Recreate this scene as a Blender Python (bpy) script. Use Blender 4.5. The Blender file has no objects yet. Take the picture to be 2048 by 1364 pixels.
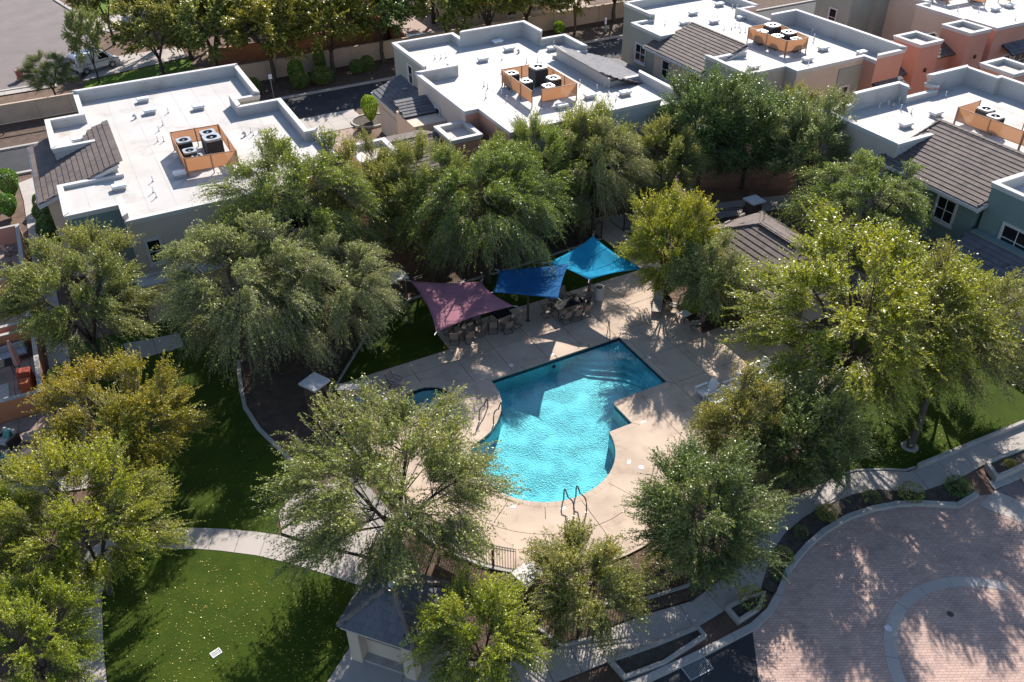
import bpy, bmesh, math, random
import numpy as np
from mathutils import Vector, Matrix
from mathutils.geometry import tessellate_polygon
random.seed(7)
RNG = np.random.default_rng(7)
SC = bpy.context.scene
COL = SC.collection

# ------------------------------------------------------------------ camera, sky, sun, exposure
cd = bpy.data.cameras.new("camera")
cam = bpy.data.objects.new("camera", cd)
COL.objects.link(cam)
cd.sensor_fit = 'HORIZONTAL'
cd.sensor_width = 36.0
cd.lens = 30.27
cd.clip_start = 0.5
cd.clip_end = 2000.0
_p, _y, _r = math.radians(36.407), math.radians(62.737), math.radians(-0.847)
_F = Vector((math.cos(_y)*math.cos(_p), math.sin(_y)*math.cos(_p), -math.sin(_p)))
_R0 = Vector((math.sin(_y), -math.cos(_y), 0.0))
_U0 = _R0.cross(_F)
_R = _R0*math.cos(_r) + _U0*math.sin(_r)
_U = _U0*math.cos(_r) - _R0*math.sin(_r)
cam.matrix_world = Matrix(((_R.x, _U.x, -_F.x, 0), (_R.y, _U.y, -_F.y, 0), (_R.z, _U.z, -_F.z, 30.0), (0, 0, 0, 1)))
SC.camera = cam

SUN_AZ, SUN_EL = 50.0, 35.5      # azimuth counter-clockwise from +X
w = bpy.data.worlds.new("World")
SC.world = w
w.use_nodes = True
nt = w.node_tree
bg = nt.nodes['Background']
sky = nt.nodes.new('ShaderNodeTexSky')
sky.sky_type = 'NISHITA'
sky.sun_disc = False
sky.sun_elevation = math.radians(SUN_EL)
sky.sun_rotation = math.radians(90.0-SUN_AZ)
sky.air_density = 1.0
sky.dust_density = 0.6
sky.ozone_density = 2.4
nt.links.new(sky.outputs[0], bg.inputs[0])
bg.inputs[1].default_value = 0.105
sl = bpy.data.lights.new("sun", 'SUN')
sl.energy = 5.0
sl.angle = math.radians(0.55)
sl.color = (1.0, 0.935, 0.85)
sun = bpy.data.objects.new("sun", sl)
COL.objects.link(sun)
_az, _el = math.radians(SUN_AZ), math.radians(SUN_EL)
sd = Vector((math.cos(_az)*math.cos(_el), math.sin(_az)*math.cos(_el), math.sin(_el)))
sun.rotation_euler = sd.to_track_quat('Z', 'Y').to_euler()
SC.view_settings.view_transform = 'Standard'
SC.view_settings.look = 'None'
SC.view_settings.gamma = 1.0
SC.view_settings.use_curve_mapping = False
SC.view_settings.exposure = 0.82
SC.cycles.max_bounces = 8
SC.cycles.transparent_max_bounces = 16
SC.cycles.diffuse_bounces = 2
SC.cycles.transmission_bounces = 4

# ------------------------------------------------------------------ materials
def nmat(name):
    m = bpy.data.materials.new(name)
    m.use_nodes = True
    t = m.node_tree
    return m, t, t.nodes['Principled BSDF']

def N(t, typ, **kw):
    n = t.nodes.new(typ)
    for k, v in kw.items():
        setattr(n, k, v)
    return n

def wpos(t, scale=(1, 1, 1), rot=0.0):
    g = N(t, 'ShaderNodeNewGeometry')
    mp = N(t, 'ShaderNodeMapping')
    mp.inputs['Scale'].default_value = scale
    mp.inputs['Rotation'].default_value = (0, 0, rot)
    t.links.new(g.outputs['Position'], mp.inputs['Vector'])
    return mp.outputs[0]

def ramp(t, fac, stops):
    r = N(t, 'ShaderNodeValToRGB')
    e = r.color_ramp.elements
    while len(e) < len(stops):
        e.new(0.5)
    for i, (p, c) in enumerate(stops):
        e[i].position = p
        e[i].color = (c[0], c[1], c[2], 1)
    t.links.new(fac, r.inputs[0])
    return r.outputs[0]

def mul(c, k):
    return tuple(max(0.0, min(1.0, x*k)) for x in c)

def surf(name, c, rough=0.85, var=0.12, scale=0.7, fine=14.0, fvar=0.12, bump=0.25, bscale=30.0, bdist=0.01, stain=None, metal=0.0, spec=0.4, islands=0.0):
    """a weathered surface: wide mottling, fine grain, optional stains with a shape of their own"""
    m, t, b = nmat(name)
    L = t.links
    p = wpos(t)
    n1 = N(t, 'ShaderNodeTexNoise'); n1.inputs['Scale'].default_value = scale; n1.inputs['Detail'].default_value = 5
    n2 = N(t, 'ShaderNodeTexNoise'); n2.inputs['Scale'].default_value = fine; n2.inputs['Detail'].default_value = 3
    L.new(p, n1.inputs[0]); L.new(p, n2.inputs[0])
    r1 = ramp(t, n1.outputs[0], [(0.3, mul(c, 1-var)), (0.7, mul(c, 1+var))])
    r2 = ramp(t, n2.outputs[0], [(0.3, (1-fvar,)*3), (0.7, (1, 1, 1))])
    mx = N(t, 'ShaderNodeMix', data_type='RGBA', blend_type='MULTIPLY'); mx.inputs[0].default_value = 1
    L.new(r1, mx.inputs[6]); L.new(r2, mx.inputs[7])
    out = mx.outputs[2]
    if islands:
        g = N(t, 'ShaderNodeNewGeometry'); oi = N(t, 'ShaderNodeObjectInfo')
        ad = N(t, 'ShaderNodeMath', operation='ADD'); fr = N(t, 'ShaderNodeMath', operation='FRACT')
        L.new(g.outputs['Random Per Island'], ad.inputs[0]); L.new(oi.outputs['Random'], ad.inputs[1]); L.new(ad.outputs[0], fr.inputs[0])
        ri = ramp(t, fr.outputs[0], [(0.0, (1-islands, 1-islands, 1-islands*.9)), (0.5, (1, 1, 1)), (1.0, (1+islands*0.0, 1-islands*.25, 1-islands*.4))])
        m2 = N(t, 'ShaderNodeMix', data_type='RGBA', blend_type='MULTIPLY'); m2.inputs[0].default_value = 1
        L.new(out, m2.inputs[6]); L.new(ri, m2.inputs[7]); out = m2.outputs[2]
    if stain:
        sc_, colr, lo, hi = stain
        n3 = N(t, 'ShaderNodeTexNoise'); n3.inputs['Scale'].default_value = sc_; n3.inputs['Detail'].default_value = 6; n3.inputs['Roughness'].default_value = 0.62
        L.new(p, n3.inputs[0])
        f = ramp(t, n3.outputs[0], [(lo, (0, 0, 0)), (hi, (1, 1, 1))])
        m3 = N(t, 'ShaderNodeMix', data_type='RGBA'); L.new(f, m3.inputs[0]); L.new(out, m3.inputs[6]); m3.inputs[7].default_value = (*colr, 1)
        out = m3.outputs[2]
    L.new(out, b.inputs['Base Color'])
    b.inputs['Roughness'].default_value = rough
    b.inputs['Metallic'].default_value = metal
    b.inputs['Specular IOR Level'].default_value = spec
    if bump:
        n4 = N(t, 'ShaderNodeTexNoise'); n4.inputs['Scale'].default_value = bscale; n4.inputs['Detail'].default_value = 4
        L.new(p, n4.inputs[0])
        bp = N(t, 'ShaderNodeBump'); bp.inputs['Strength'].default_value = bump; bp.inputs['Distance'].default_value = bdist
        L.new(n4.outputs[0], bp.inputs['Height']); L.new(bp.outputs[0], b.inputs['Normal'])
    return m

def plain(name, c, rough=0.5, metal=0.0, spec=0.5):
    m, t, b = nmat(name)
    p = wpos(t)
    n1 = N(t, 'ShaderNodeTexNoise'); n1.inputs['Scale'].default_value = 6
    t.links.new(p, n1.inputs[0])
    t.links.new(ramp(t, n1.outputs[0], [(0.3, mul(c, 0.86)), (0.7, mul(c, 1.08))]), b.inputs['Base Color'])
    b.inputs['Roughness'].default_value = rough; b.inputs['Metallic'].default_value = metal; b.inputs['Specular IOR Level'].default_value = spec
    return m

MT = {}
MT['soil'] = surf('desert_soil', (0.17, 0.105, 0.075), 0.95, 0.3, 0.9, 30, 0.45, 0.6, 40, 0.03)
MT['mulch'] = surf('decomposed_granite', (0.15, 0.098, 0.07), 0.95, 0.3, 2.0, 40, 0.55, 0.9, 45, 0.04)
MT['gravel'] = surf('rock_gravel', (0.13, 0.105, 0.085), 0.95, 0.3, 3.0, 28, 0.65, 1.0, 30, 0.06)
MT['asphalt'] = surf('asphalt', (0.042, 0.043, 0.048), 0.9, 0.2, 0.5, 60, 0.3, 0.5, 80, 0.01)
MT['asphalt_old'] = surf('old_asphalt', (0.20, 0.165, 0.16), 0.92, 0.12, 0.35, 50, 0.2, 0.4, 80, 0.01, stain=(0.8, (0.12, 0.10, 0.10), 0.60, 0.75))
MT['concrete'] = surf('concrete', (0.42, 0.375, 0.34), 0.88, 0.09, 0.5, 25, 0.1, 0.25, 60, 0.006, stain=(1.1, (0.27, 0.23, 0.20), 0.60, 0.80))
MT['kerb'] = surf('kerb_concrete', (0.40, 0.37, 0.34), 0.88, 0.12, 0.8, 25, 0.12, 0.3, 50, 0.008, stain=(1.6, (0.22, 0.18, 0.16), 0.58, 0.78))
MT['deck'] = surf('cool_deck', (0.545, 0.425, 0.33), 0.9, 0.15, 0.55, 34, 0.20, 0.5, 55, 0.012, stain=(0.9, (0.32, 0.225, 0.165), 0.55, 0.80))
MT['joint'] = plain('joint_dirt', (0.06, 0.045, 0.04), 0.95)
MT['patio'] = surf('patio_tile', (0.33, 0.235, 0.19), 0.85, 0.12, 1.2, 25, 0.15, 0.2, 40, 0.005)
MT['white_roof'] = surf('white_roof_coating', (0.50, 0.475, 0.45), 0.75, 0.08, 0.35, 12, 0.08, 0.2, 25, 0.01, stain=(0.55, (0.35, 0.30, 0.26), 0.53, 0.76))
MT['roof_lap'] = plain('roof_seam_lap', (0.44, 0.415, 0.40), 0.8)
MT['white_trim'] = surf('white_stucco_trim', (0.57, 0.55, 0.535), 0.8, 0.05, 1.0, 30, 0.05, 0.25, 60, 0.005)
MT['cream'] = surf('cream_stucco', (0.60, 0.48, 0.37), 0.9, 0.06, 0.6, 40, 0.08, 0.4, 90, 0.006)
MT['sand'] = surf('sand_stucco', (0.56, 0.48, 0.42), 0.9, 0.06, 0.6, 40, 0.08, 0.4, 90, 0.006)
MT['sage'] = surf('sage_stucco', (0.33, 0.345, 0.295), 0.9, 0.06, 0.6, 40, 0.08, 0.4, 90, 0.006)
MT['teal'] = surf('blue_green_stucco', (0.19, 0.26, 0.25), 0.9, 0.06, 0.6, 40, 0.08, 0.4, 90, 0.006)
MT['sand_shaded'] = surf('shaded_sand_stucco', (0.42, 0.44, 0.46), 0.9, 0.06, 0.6, 40, 0.08, 0.4, 90, 0.006)  # sand stucco with its bluish shade put into the colour
MT['salmon'] = surf('salmon_stucco', (0.58, 0.29, 0.21), 0.9, 0.06, 0.6, 40, 0.08, 0.4, 90, 0.006)
MT['orange'] = surf('orange_stucco', (0.48, 0.20, 0.10), 0.9, 0.08, 0.6, 40, 0.08, 0.4, 90, 0.006)
MT['block'] = surf('painted_block_wall', (0.50, 0.385, 0.29), 0.92, 0.10, 0.5, 20, 0.12, 0.4, 30, 0.01, stain=(0.7, (0.36, 0.25, 0.18), 0.56, 0.78))
MT['tile'] = surf('concrete_roof_tile', (0.155, 0.122, 0.110), 0.85, 0.16, 0.6, 30, 0.2, 0.3, 60, 0.006, islands=0.32)
MT['tile_dark'] = surf('dark_roof_tile', (0.155, 0.152, 0.165), 0.85, 0.14, 0.6, 30, 0.2, 0.3, 60, 0.006, islands=0.28)
MT['clay'] = surf('clay_roof_tile', (0.42, 0.27, 0.21), 0.85, 0.16, 0.6, 30, 0.2, 0.3, 60, 0.006, islands=0.3)
MT['underlay'] = plain('roof_underlay', (0.03, 0.027, 0.026), 0.95)
MT['ridge'] = surf('ridge_cap', (0.22, 0.175, 0.15), 0.85, 0.12, 1.0, 30, 0.2, 0.3, 60, 0.006, islands=0.25)
MT['stone'] = surf('stacked_stone', (0.15, 0.105, 0.09), 0.9, 0.2, 2.0, 20, 0.3, 0.5, 40, 0.02, islands=0.5)
MT['iron'] = plain('bronze_iron', (0.045, 0.032, 0.027), 0.55)
MT['black'] = plain('black_metal', (0.016, 0.016, 0.018), 0.75, 0.0, 0.15)
MT['steel'] = plain('galvanised_steel', (0.45, 0.46, 0.47), 0.4, 0.6)
MT['grey_paint'] = plain('grey_paint', (0.24, 0.25, 0.25), 0.5)
MT['ac_dark'] = plain('condenser_dark', (0.05, 0.05, 0.052), 0.55)
MT['glass'] = plain('window_glass', (0.012, 0.016, 0.019), 0.08, 0.0, 0.9)
MT['white_paint'] = plain('white_paint', (0.80, 0.81, 0.83), 0.3)
MT['white_plastic'] = plain('white_plastic', (0.78, 0.78, 0.78), 0.5)
MT['rubber'] = plain('rubber', (0.02, 0.02, 0.02), 0.8)
MT['redbin'] = plain('red_plastic', (0.33, 0.045, 0.05), 0.5)
MT['pinklid'] = plain('faded_pink_lid', (0.50, 0.17, 0.22), 0.5)
MT['chrome'] = plain('dark_rail_metal', (0.06, 0.06, 0.075), 0.3, 0.7)
MT['sling'] = plain('tan_sling', (0.30, 0.225, 0.19), 0.8)
MT['pinksling'] = plain('rose_sling', (0.33, 0.17, 0.155), 0.8)
MT['cushion'] = plain('pale_cushion', (0.42, 0.38, 0.33), 0.9)
MT['greycush'] = plain('grey_cushion', (0.33, 0.33, 0.35), 0.9)
MT['teal_cush'] = plain('teal_cushion', (0.10, 0.25, 0.23), 0.9)
MT['wicker'] = plain('brown_wicker', (0.06, 0.045, 0.04), 0.8)
MT['bark'] = surf('bark', (0.10, 0.078, 0.06), 0.95, 0.25, 3, 30, 0.4, 0.8, 30, 0.02)
MT['twig'] = plain('pale_twig', (0.24, 0.20, 0.155), 0.9)
MT['marker'] = plain('depth_marker', (0.75, 0.75, 0.75), 0.5)
MT['coping'] = surf('pool_coping', (0.40, 0.30, 0.235), 0.85, 0.1, 1.0, 30, 0.15, 0.4, 60, 0.006)
MT['wt_tile'] = surf('waterline_tile', (0.02, 0.045, 0.07), 0.3, 0.2, 3, 10, 0.3, 0.0)
MT['wood'] = surf('pale_boards', (0.45, 0.36, 0.24), 0.85, 0.15, 1.5, 20, 0.2, 0.3, 30, 0.01)
MT['rustred'] = plain('rust_red_cover', (0.33, 0.06, 0.03), 0.8)
MT['orangecover'] = plain('orange_cover', (0.55, 0.15, 0.05), 0.8)
MT['umb'] = plain('rose_umbrella_cloth', (0.42, 0.27, 0.25), 0.9)

def lawn_mat(name, c):
    m, t, b = nmat(name)
    L = t.links
    p = wpos(t)
    n1 = N(t, 'ShaderNodeTexNoise'); n1.inputs['Scale'].default_value = 0.6; n1.inputs['Detail'].default_value = 4
    n2 = N(t, 'ShaderNodeTexNoise'); n2.inputs['Scale'].default_value = 45; n2.inputs['Detail'].default_value = 3
    L.new(p, n1.inputs[0]); L.new(p, n2.inputs[0])
    n1.inputs['Roughness'].default_value = 0.7
    r1 = ramp(t, n1.outputs[0], [(0.28, mul(c, 0.7)), (0.5, mul(c, 1.0)), (0.72, (c[0]*1.45, c[1]*1.2, c[2]*1.3))])
    r2 = ramp(t, n2.outputs[0], [(0.3, (0.5, 0.5, 0.5)), (0.7, (1, 1, 1))])
    mx = N(t, 'ShaderNodeMix', data_type='RGBA', blend_type='MULTIPLY'); mx.inputs[0].default_value = 1
    L.new(r1, mx.inputs[6]); L.new(r2, mx.inputs[7]); L.new(mx.outputs[2], b.inputs['Base Color'])
    b.inputs['Roughness'].default_value = 0.9; b.inputs['Specular IOR Level'].default_value = 0.15
    bp = N(t, 'ShaderNodeBump'); bp.inputs['Strength'].default_value = 0.8; bp.inputs['Distance'].default_value = 0.03
    n3 = N(t, 'ShaderNodeTexNoise'); n3.inputs['Scale'].default_value = 60
    L.new(p, n3.inputs[0]); L.new(n3.outputs[0], bp.inputs['Height']); L.new(bp.outputs[0], b.inputs['Normal'])
    return m
MT['lawn'] = lawn_mat('turf', (0.052, 0.088, 0.006))
MT['grass'] = lawn_mat('far_grass', (0.13, 0.22, 0.02))

def paver_mat():
    m, t, b = nmat('plaza_pavers')
    L = t.links
    p = wpos(t, (1, 1, 1), math.radians(27))
    br = N(t, 'ShaderNodeTexBrick')
    br.inputs['Scale'].default_value = 1.0
    br.inputs['Brick Width'].default_value = 0.24; br.inputs['Row Height'].default_value = 0.12
    br.inputs['Mortar Size'].default_value = 0.010; br.inputs['Mortar Smooth'].default_value = 0.3; br.inputs['Bias'].default_value = 0.0
    br.inputs['Color1'].default_value = (0.55, 0.385, 0.31, 1); br.inputs['Color2'].default_value = (0.45, 0.30, 0.245, 1); br.inputs['Mortar'].default_value = (0.26, 0.195, 0.175, 1)
    L.new(p, br.inputs['Vector'])
    n1 = N(t, 'ShaderNodeTexNoise'); n1.inputs['Scale'].default_value = 0.7; n1.inputs['Detail'].default_value = 8; n1.inputs['Roughness'].default_value = 0.65
    L.new(wpos(t), n1.inputs[0])
    r1 = ramp(t, n1.outputs[0], [(0.28, (0.62, 0.62, 0.65)), (0.5, (0.92, 0.92, 0.93)), (0.75, (1.0, 0.97, 0.94))])
    mx = N(t, 'ShaderNodeMix', data_type='RGBA', blend_type='MULTIPLY'); mx.inputs[0].default_value = 1
    L.new(br.outputs[0], mx.inputs[6]); L.new(r1, mx.inputs[7]); L.new(mx.outputs[2], b.inputs['Base Color'])
    b.inputs['Roughness'].default_value = 0.88
    bp = N(t, 'ShaderNodeBump'); bp.inputs['Strength'].default_value = 0.5; bp.inputs['Distance'].default_value = 0.01; bp.invert = True
    L.new(br.outputs['Fac'], bp.inputs['Height']); L.new(bp.outputs[0], b.inputs['Normal'])
    return m
MT['pavers'] = paver_mat()

def plaster_mat():
    """aqua pool plaster: added relief stands in for the caustic net of sunlight through ripples"""
    m, t, b = nmat('pool_plaster')
    L = t.links
    p = wpos(t)
    dn = N(t, 'ShaderNodeTexNoise'); dn.inputs['Scale'].default_value = 2.5; dn.inputs['Detail'].default_value = 2
    L.new(p, dn.inputs[0])
    ad = N(t, 'ShaderNodeMix', data_type='VECTOR'); ad.inputs[0].default_value = 0.10
    L.new(p, ad.inputs[4]); L.new(dn.outputs['Color'], ad.inputs[5])
    vo = N(t, 'ShaderNodeTexVoronoi', feature='F1'); vo.inputs['Scale'].default_value = 13.0
    L.new(ad.outputs[1], vo.inputs['Vector'])
    no = N(t, 'ShaderNodeTexNoise'); no.inputs['Scale'].default_value = 20; no.inputs['Detail'].default_value = 2
    L.new(p, no.inputs[0])
    am = N(t, 'ShaderNodeMath', operation='ADD'); L.new(vo.outputs['Distance'], am.inputs[0]); L.new(no.outputs[0], am.inputs[1])
    bp = N(t, 'ShaderNodeBump'); bp.inputs['Strength'].default_value = 1.0; bp.inputs['Distance'].default_value = 0.12
    sn = N(t, 'ShaderNodeTexNoise'); sn.inputs['Scale'].default_value = 0.9; sn.inputs['Detail'].default_value = 3
    L.new(p, sn.inputs[0]); L.new(ramp(t, sn.outputs[0], [(0.35, (0.35, 0.35, 0.35)), (0.62, (1, 1, 1))]), bp.inputs['Strength'])
    L.new(am.outputs[0], bp.inputs['Height']); L.new(bp.outputs[0], b.inputs['Normal'])
    n1 = N(t, 'ShaderNodeTexNoise'); n1.inputs['Scale'].default_value = 0.4
    L.new(p, n1.inputs[0])
    L.new(ramp(t, n1.outputs[0], [(0.3, (0.15, 0.53, 0.60)), (0.7, (0.19, 0.60, 0.65))]), b.inputs['Base Color'])
    b.inputs['Roughness'].default_value = 0.8
    return m
MT['plaster'] = plaster_mat()

def water_mat(name, tint):
    m = bpy.data.materials.new(name); m.use_nodes = True
    t = m.node_tree; L = t.links
    t.nodes.remove(t.nodes['Principled BSDF'])
    out = t.nodes['Material Output']
    p = wpos(t)
    no = N(t, 'ShaderNodeTexNoise'); no.inputs['Scale'].default_value = 5.0; no.inputs['Detail'].default_value = 4
    L.new(p, no.inputs[0])
    bp = N(t, 'ShaderNodeBump'); bp.inputs['Strength'].default_value = 0.15; bp.inputs['Distance'].default_value = 0.015
    L.new(no.outputs[0], bp.inputs['Height'])
    lw = N(t, 'ShaderNodeLayerWeight'); L.new(bp.outputs[0], lw.inputs['Normal'])
    pw_ = N(t, 'ShaderNodeMath', operation='POWER'); L.new(lw.outputs['Facing'], pw_.inputs[0]); pw_.inputs[1].default_value = 4.0
    fr = N(t, 'ShaderNodeMath', operation='MULTIPLY_ADD'); L.new(pw_.outputs[0], fr.inputs[0]); fr.inputs[1].default_value = 0.6; fr.inputs[2].default_value = 0.012
    tr = N(t, 'ShaderNodeBsdfTransparent'); tr.inputs[0].default_value = (*tint, 1)
    gl = N(t, 'ShaderNodeBsdfGlossy'); gl.inputs['Roughness'].default_value = 0.05; L.new(bp.outputs[0], gl.inputs['Normal'])
    mx = N(t, 'ShaderNodeMixShader'); L.new(fr.outputs[0], mx.inputs[0]); L.new(tr.outputs[0], mx.inputs[1]); L.new(gl.outputs[0], mx.inputs[2])
    L.new(mx.outputs[0], out.inputs['Surface'])
    return m
MT['water'] = water_mat('pool_water', (0.80, 0.97, 0.985))
MT['spa_water'] = water_mat('spa_water', (0.55, 0.85, 0.86))

def cloth_mat(name, c, trans=0.35):
    m, t, b = nmat(name)
    L = t.links
    out = t.nodes['Material Output']
    p = wpos(t)
    n1 = N(t, 'ShaderNodeTexNoise'); n1.inputs['Scale'].default_value = 1.2; n1.inputs['Detail'].default_value = 4
    L.new(p, n1.inputs[0])
    col = ramp(t, n1.outputs[0], [(0.3, mul(c, 0.85)), (0.7, mul(c, 1.1))])
    L.new(col, b.inputs['Base Color']); b.inputs['Roughness'].default_value = 0.9; b.inputs['Specular IOR Level'].default_value = 0.08
    tl = N(t, 'ShaderNodeBsdfTranslucent'); L.new(col, tl.inputs[0])
    mx = N(t, 'ShaderNodeMixShader'); mx.inputs[0].default_value = trans
    L.new(b.outputs[0], mx.inputs[1]); L.new(tl.outputs[0], mx.inputs[2]); L.new(mx.outputs[0], out.inputs[0])
    return m
MT['sail_red'] = cloth_mat('maroon_shade_cloth', (0.36, 0.165, 0.20), 0.2)
MT['sail_navy'] = cloth_mat('navy_shade_cloth', (0.020, 0.105, 0.26), 0.15)
MT['sail_blue'] = cloth_mat('bright_blue_shade_cloth', (0.02, 0.30, 0.50), 0.2)
MT['mesh_tan'] = None

def screen_mat():
    m = bpy.data.materials.new('perforated_tan_screen'); m.use_nodes = True
    t = m.node_tree; L = t.links; b = t.nodes['Principled BSDF']; out = t.nodes['Material Output']
    b.inputs['Base Color'].default_value = (0.56, 0.33, 0.19, 1); b.inputs['Roughness'].default_value = 0.7
    tl = N(t, 'ShaderNodeBsdfTranslucent'); tl.inputs[0].default_value = (0.66, 0.36, 0.18, 1)
    tp = N(t, 'ShaderNodeBsdfTransparent')
    m1 = N(t, 'ShaderNodeMixShader'); m1.inputs[0].default_value = 0.45
    L.new(b.outputs[0], m1.inputs[1]); L.new(tl.outputs[0], m1.inputs[2])
    m2 = N(t, 'ShaderNodeMixShader'); m2.inputs[0].default_value = 0.24
    L.new(m1.outputs[0], m2.inputs[1]); L.new(tp.outputs[0], m2.inputs[2]); L.new(m2.outputs[0], out.inputs[0])
    return m
MT['screen'] = screen_mat()

def leaf_mat(name, dark, light, tip, trans=0.38, tipamt=0.5, rough=0.38):
    m, t, b = nmat(name)
    L = t.links
    out = t.nodes['Material Output']
    at = N(t, 'ShaderNodeAttribute'); at.attribute_name = 'leafrnd'
    sp = N(t, 'ShaderNodeSeparateColor'); L.new(at.outputs['Color'], sp.inputs[0])
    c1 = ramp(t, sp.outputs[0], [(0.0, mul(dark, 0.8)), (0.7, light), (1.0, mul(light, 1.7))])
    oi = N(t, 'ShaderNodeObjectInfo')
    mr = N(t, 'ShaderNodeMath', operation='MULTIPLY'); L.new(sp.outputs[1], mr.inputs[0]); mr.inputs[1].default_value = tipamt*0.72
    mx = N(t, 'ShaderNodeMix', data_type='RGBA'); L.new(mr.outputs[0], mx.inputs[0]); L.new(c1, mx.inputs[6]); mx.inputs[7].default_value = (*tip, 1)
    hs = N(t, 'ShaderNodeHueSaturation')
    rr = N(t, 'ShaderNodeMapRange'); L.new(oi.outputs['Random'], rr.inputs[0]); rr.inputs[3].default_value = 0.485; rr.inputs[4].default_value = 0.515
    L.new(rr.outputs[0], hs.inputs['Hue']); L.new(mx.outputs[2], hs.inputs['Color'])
    L.new(hs.outputs[0], b.inputs['Base Color']); b.inputs['Roughness'].default_value = rough; b.inputs['Specular IOR Level'].default_value = 0.5
    tl = N(t, 'ShaderNodeBsdfTranslucent')
    hs2 = N(t, 'ShaderNodeHueSaturation'); hs2.inputs['Hue'].default_value = 0.485; hs2.inputs['Saturation'].default_value = 1.15; hs2.inputs['Value'].default_value = 1.45
    L.new(hs.outputs[0], hs2.inputs['Color']); L.new(hs2.outputs[0], tl.inputs[0])
    ms = N(t, 'ShaderNodeMixShader'); ms.inputs[0].default_value = trans*0.85
    L.new(b.outputs[0], ms.inputs[1]); L.new(tl.outputs[0], ms.inputs[2]); L.new(ms.outputs[0], out.inputs[0])
    return m
LM = {
 'green':  leaf_mat('leaf_green', (0.076, 0.125, 0.025), (0.204, 0.281, 0.056), (0.484, 0.456, 0.057)),
 'bright': leaf_mat('leaf_bright', (0.117, 0.177, 0.013), (0.308, 0.360, 0.045), (0.625, 0.527, 0.053), 0.42, 0.55),
 'grey':   leaf_mat('leaf_grey', (0.124, 0.153, 0.052), (0.315, 0.351, 0.115), (0.518, 0.488, 0.156), 0.28, 0.4, 0.4),
 'olive':  leaf_mat('leaf_olive', (0.098, 0.130, 0.032), (0.266, 0.301, 0.074), (0.575, 0.438, 0.081), 0.38, 0.55),
 'autumn': leaf_mat('leaf_autumn', (0.130, 0.178, 0.017), (0.327, 0.336, 0.041), (0.782, 0.493, 0.036), 0.42, 0.5),
 'dark':   leaf_mat('leaf_dark', (0.050, 0.091, 0.025), (0.133, 0.211, 0.051), (0.333, 0.315, 0.048), 0.34, 0.5),
 'far':    leaf_mat('leaf_far', (0.103, 0.125, 0.025), (0.275, 0.274, 0.048), (0.695, 0.491, 0.048), 0.4, 0.6),
 'hedge':  leaf_mat('leaf_hedge', (0.053, 0.113, 0.019), (0.129, 0.255, 0.032), (0.242, 0.350, 0.032), 0.3, 0.4),
 'lime':   leaf_mat('leaf_lime', (0.102, 0.210, 0.017), (0.217, 0.372, 0.025), (0.319, 0.453, 0.034), 0.4, 0.5),
 'fallen': leaf_mat('leaf_fallen', (0.400, 0.280, 0.060), (0.620, 0.500, 0.160), (0.620, 0.500, 0.160), 0.2, 0.3),
}

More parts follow.
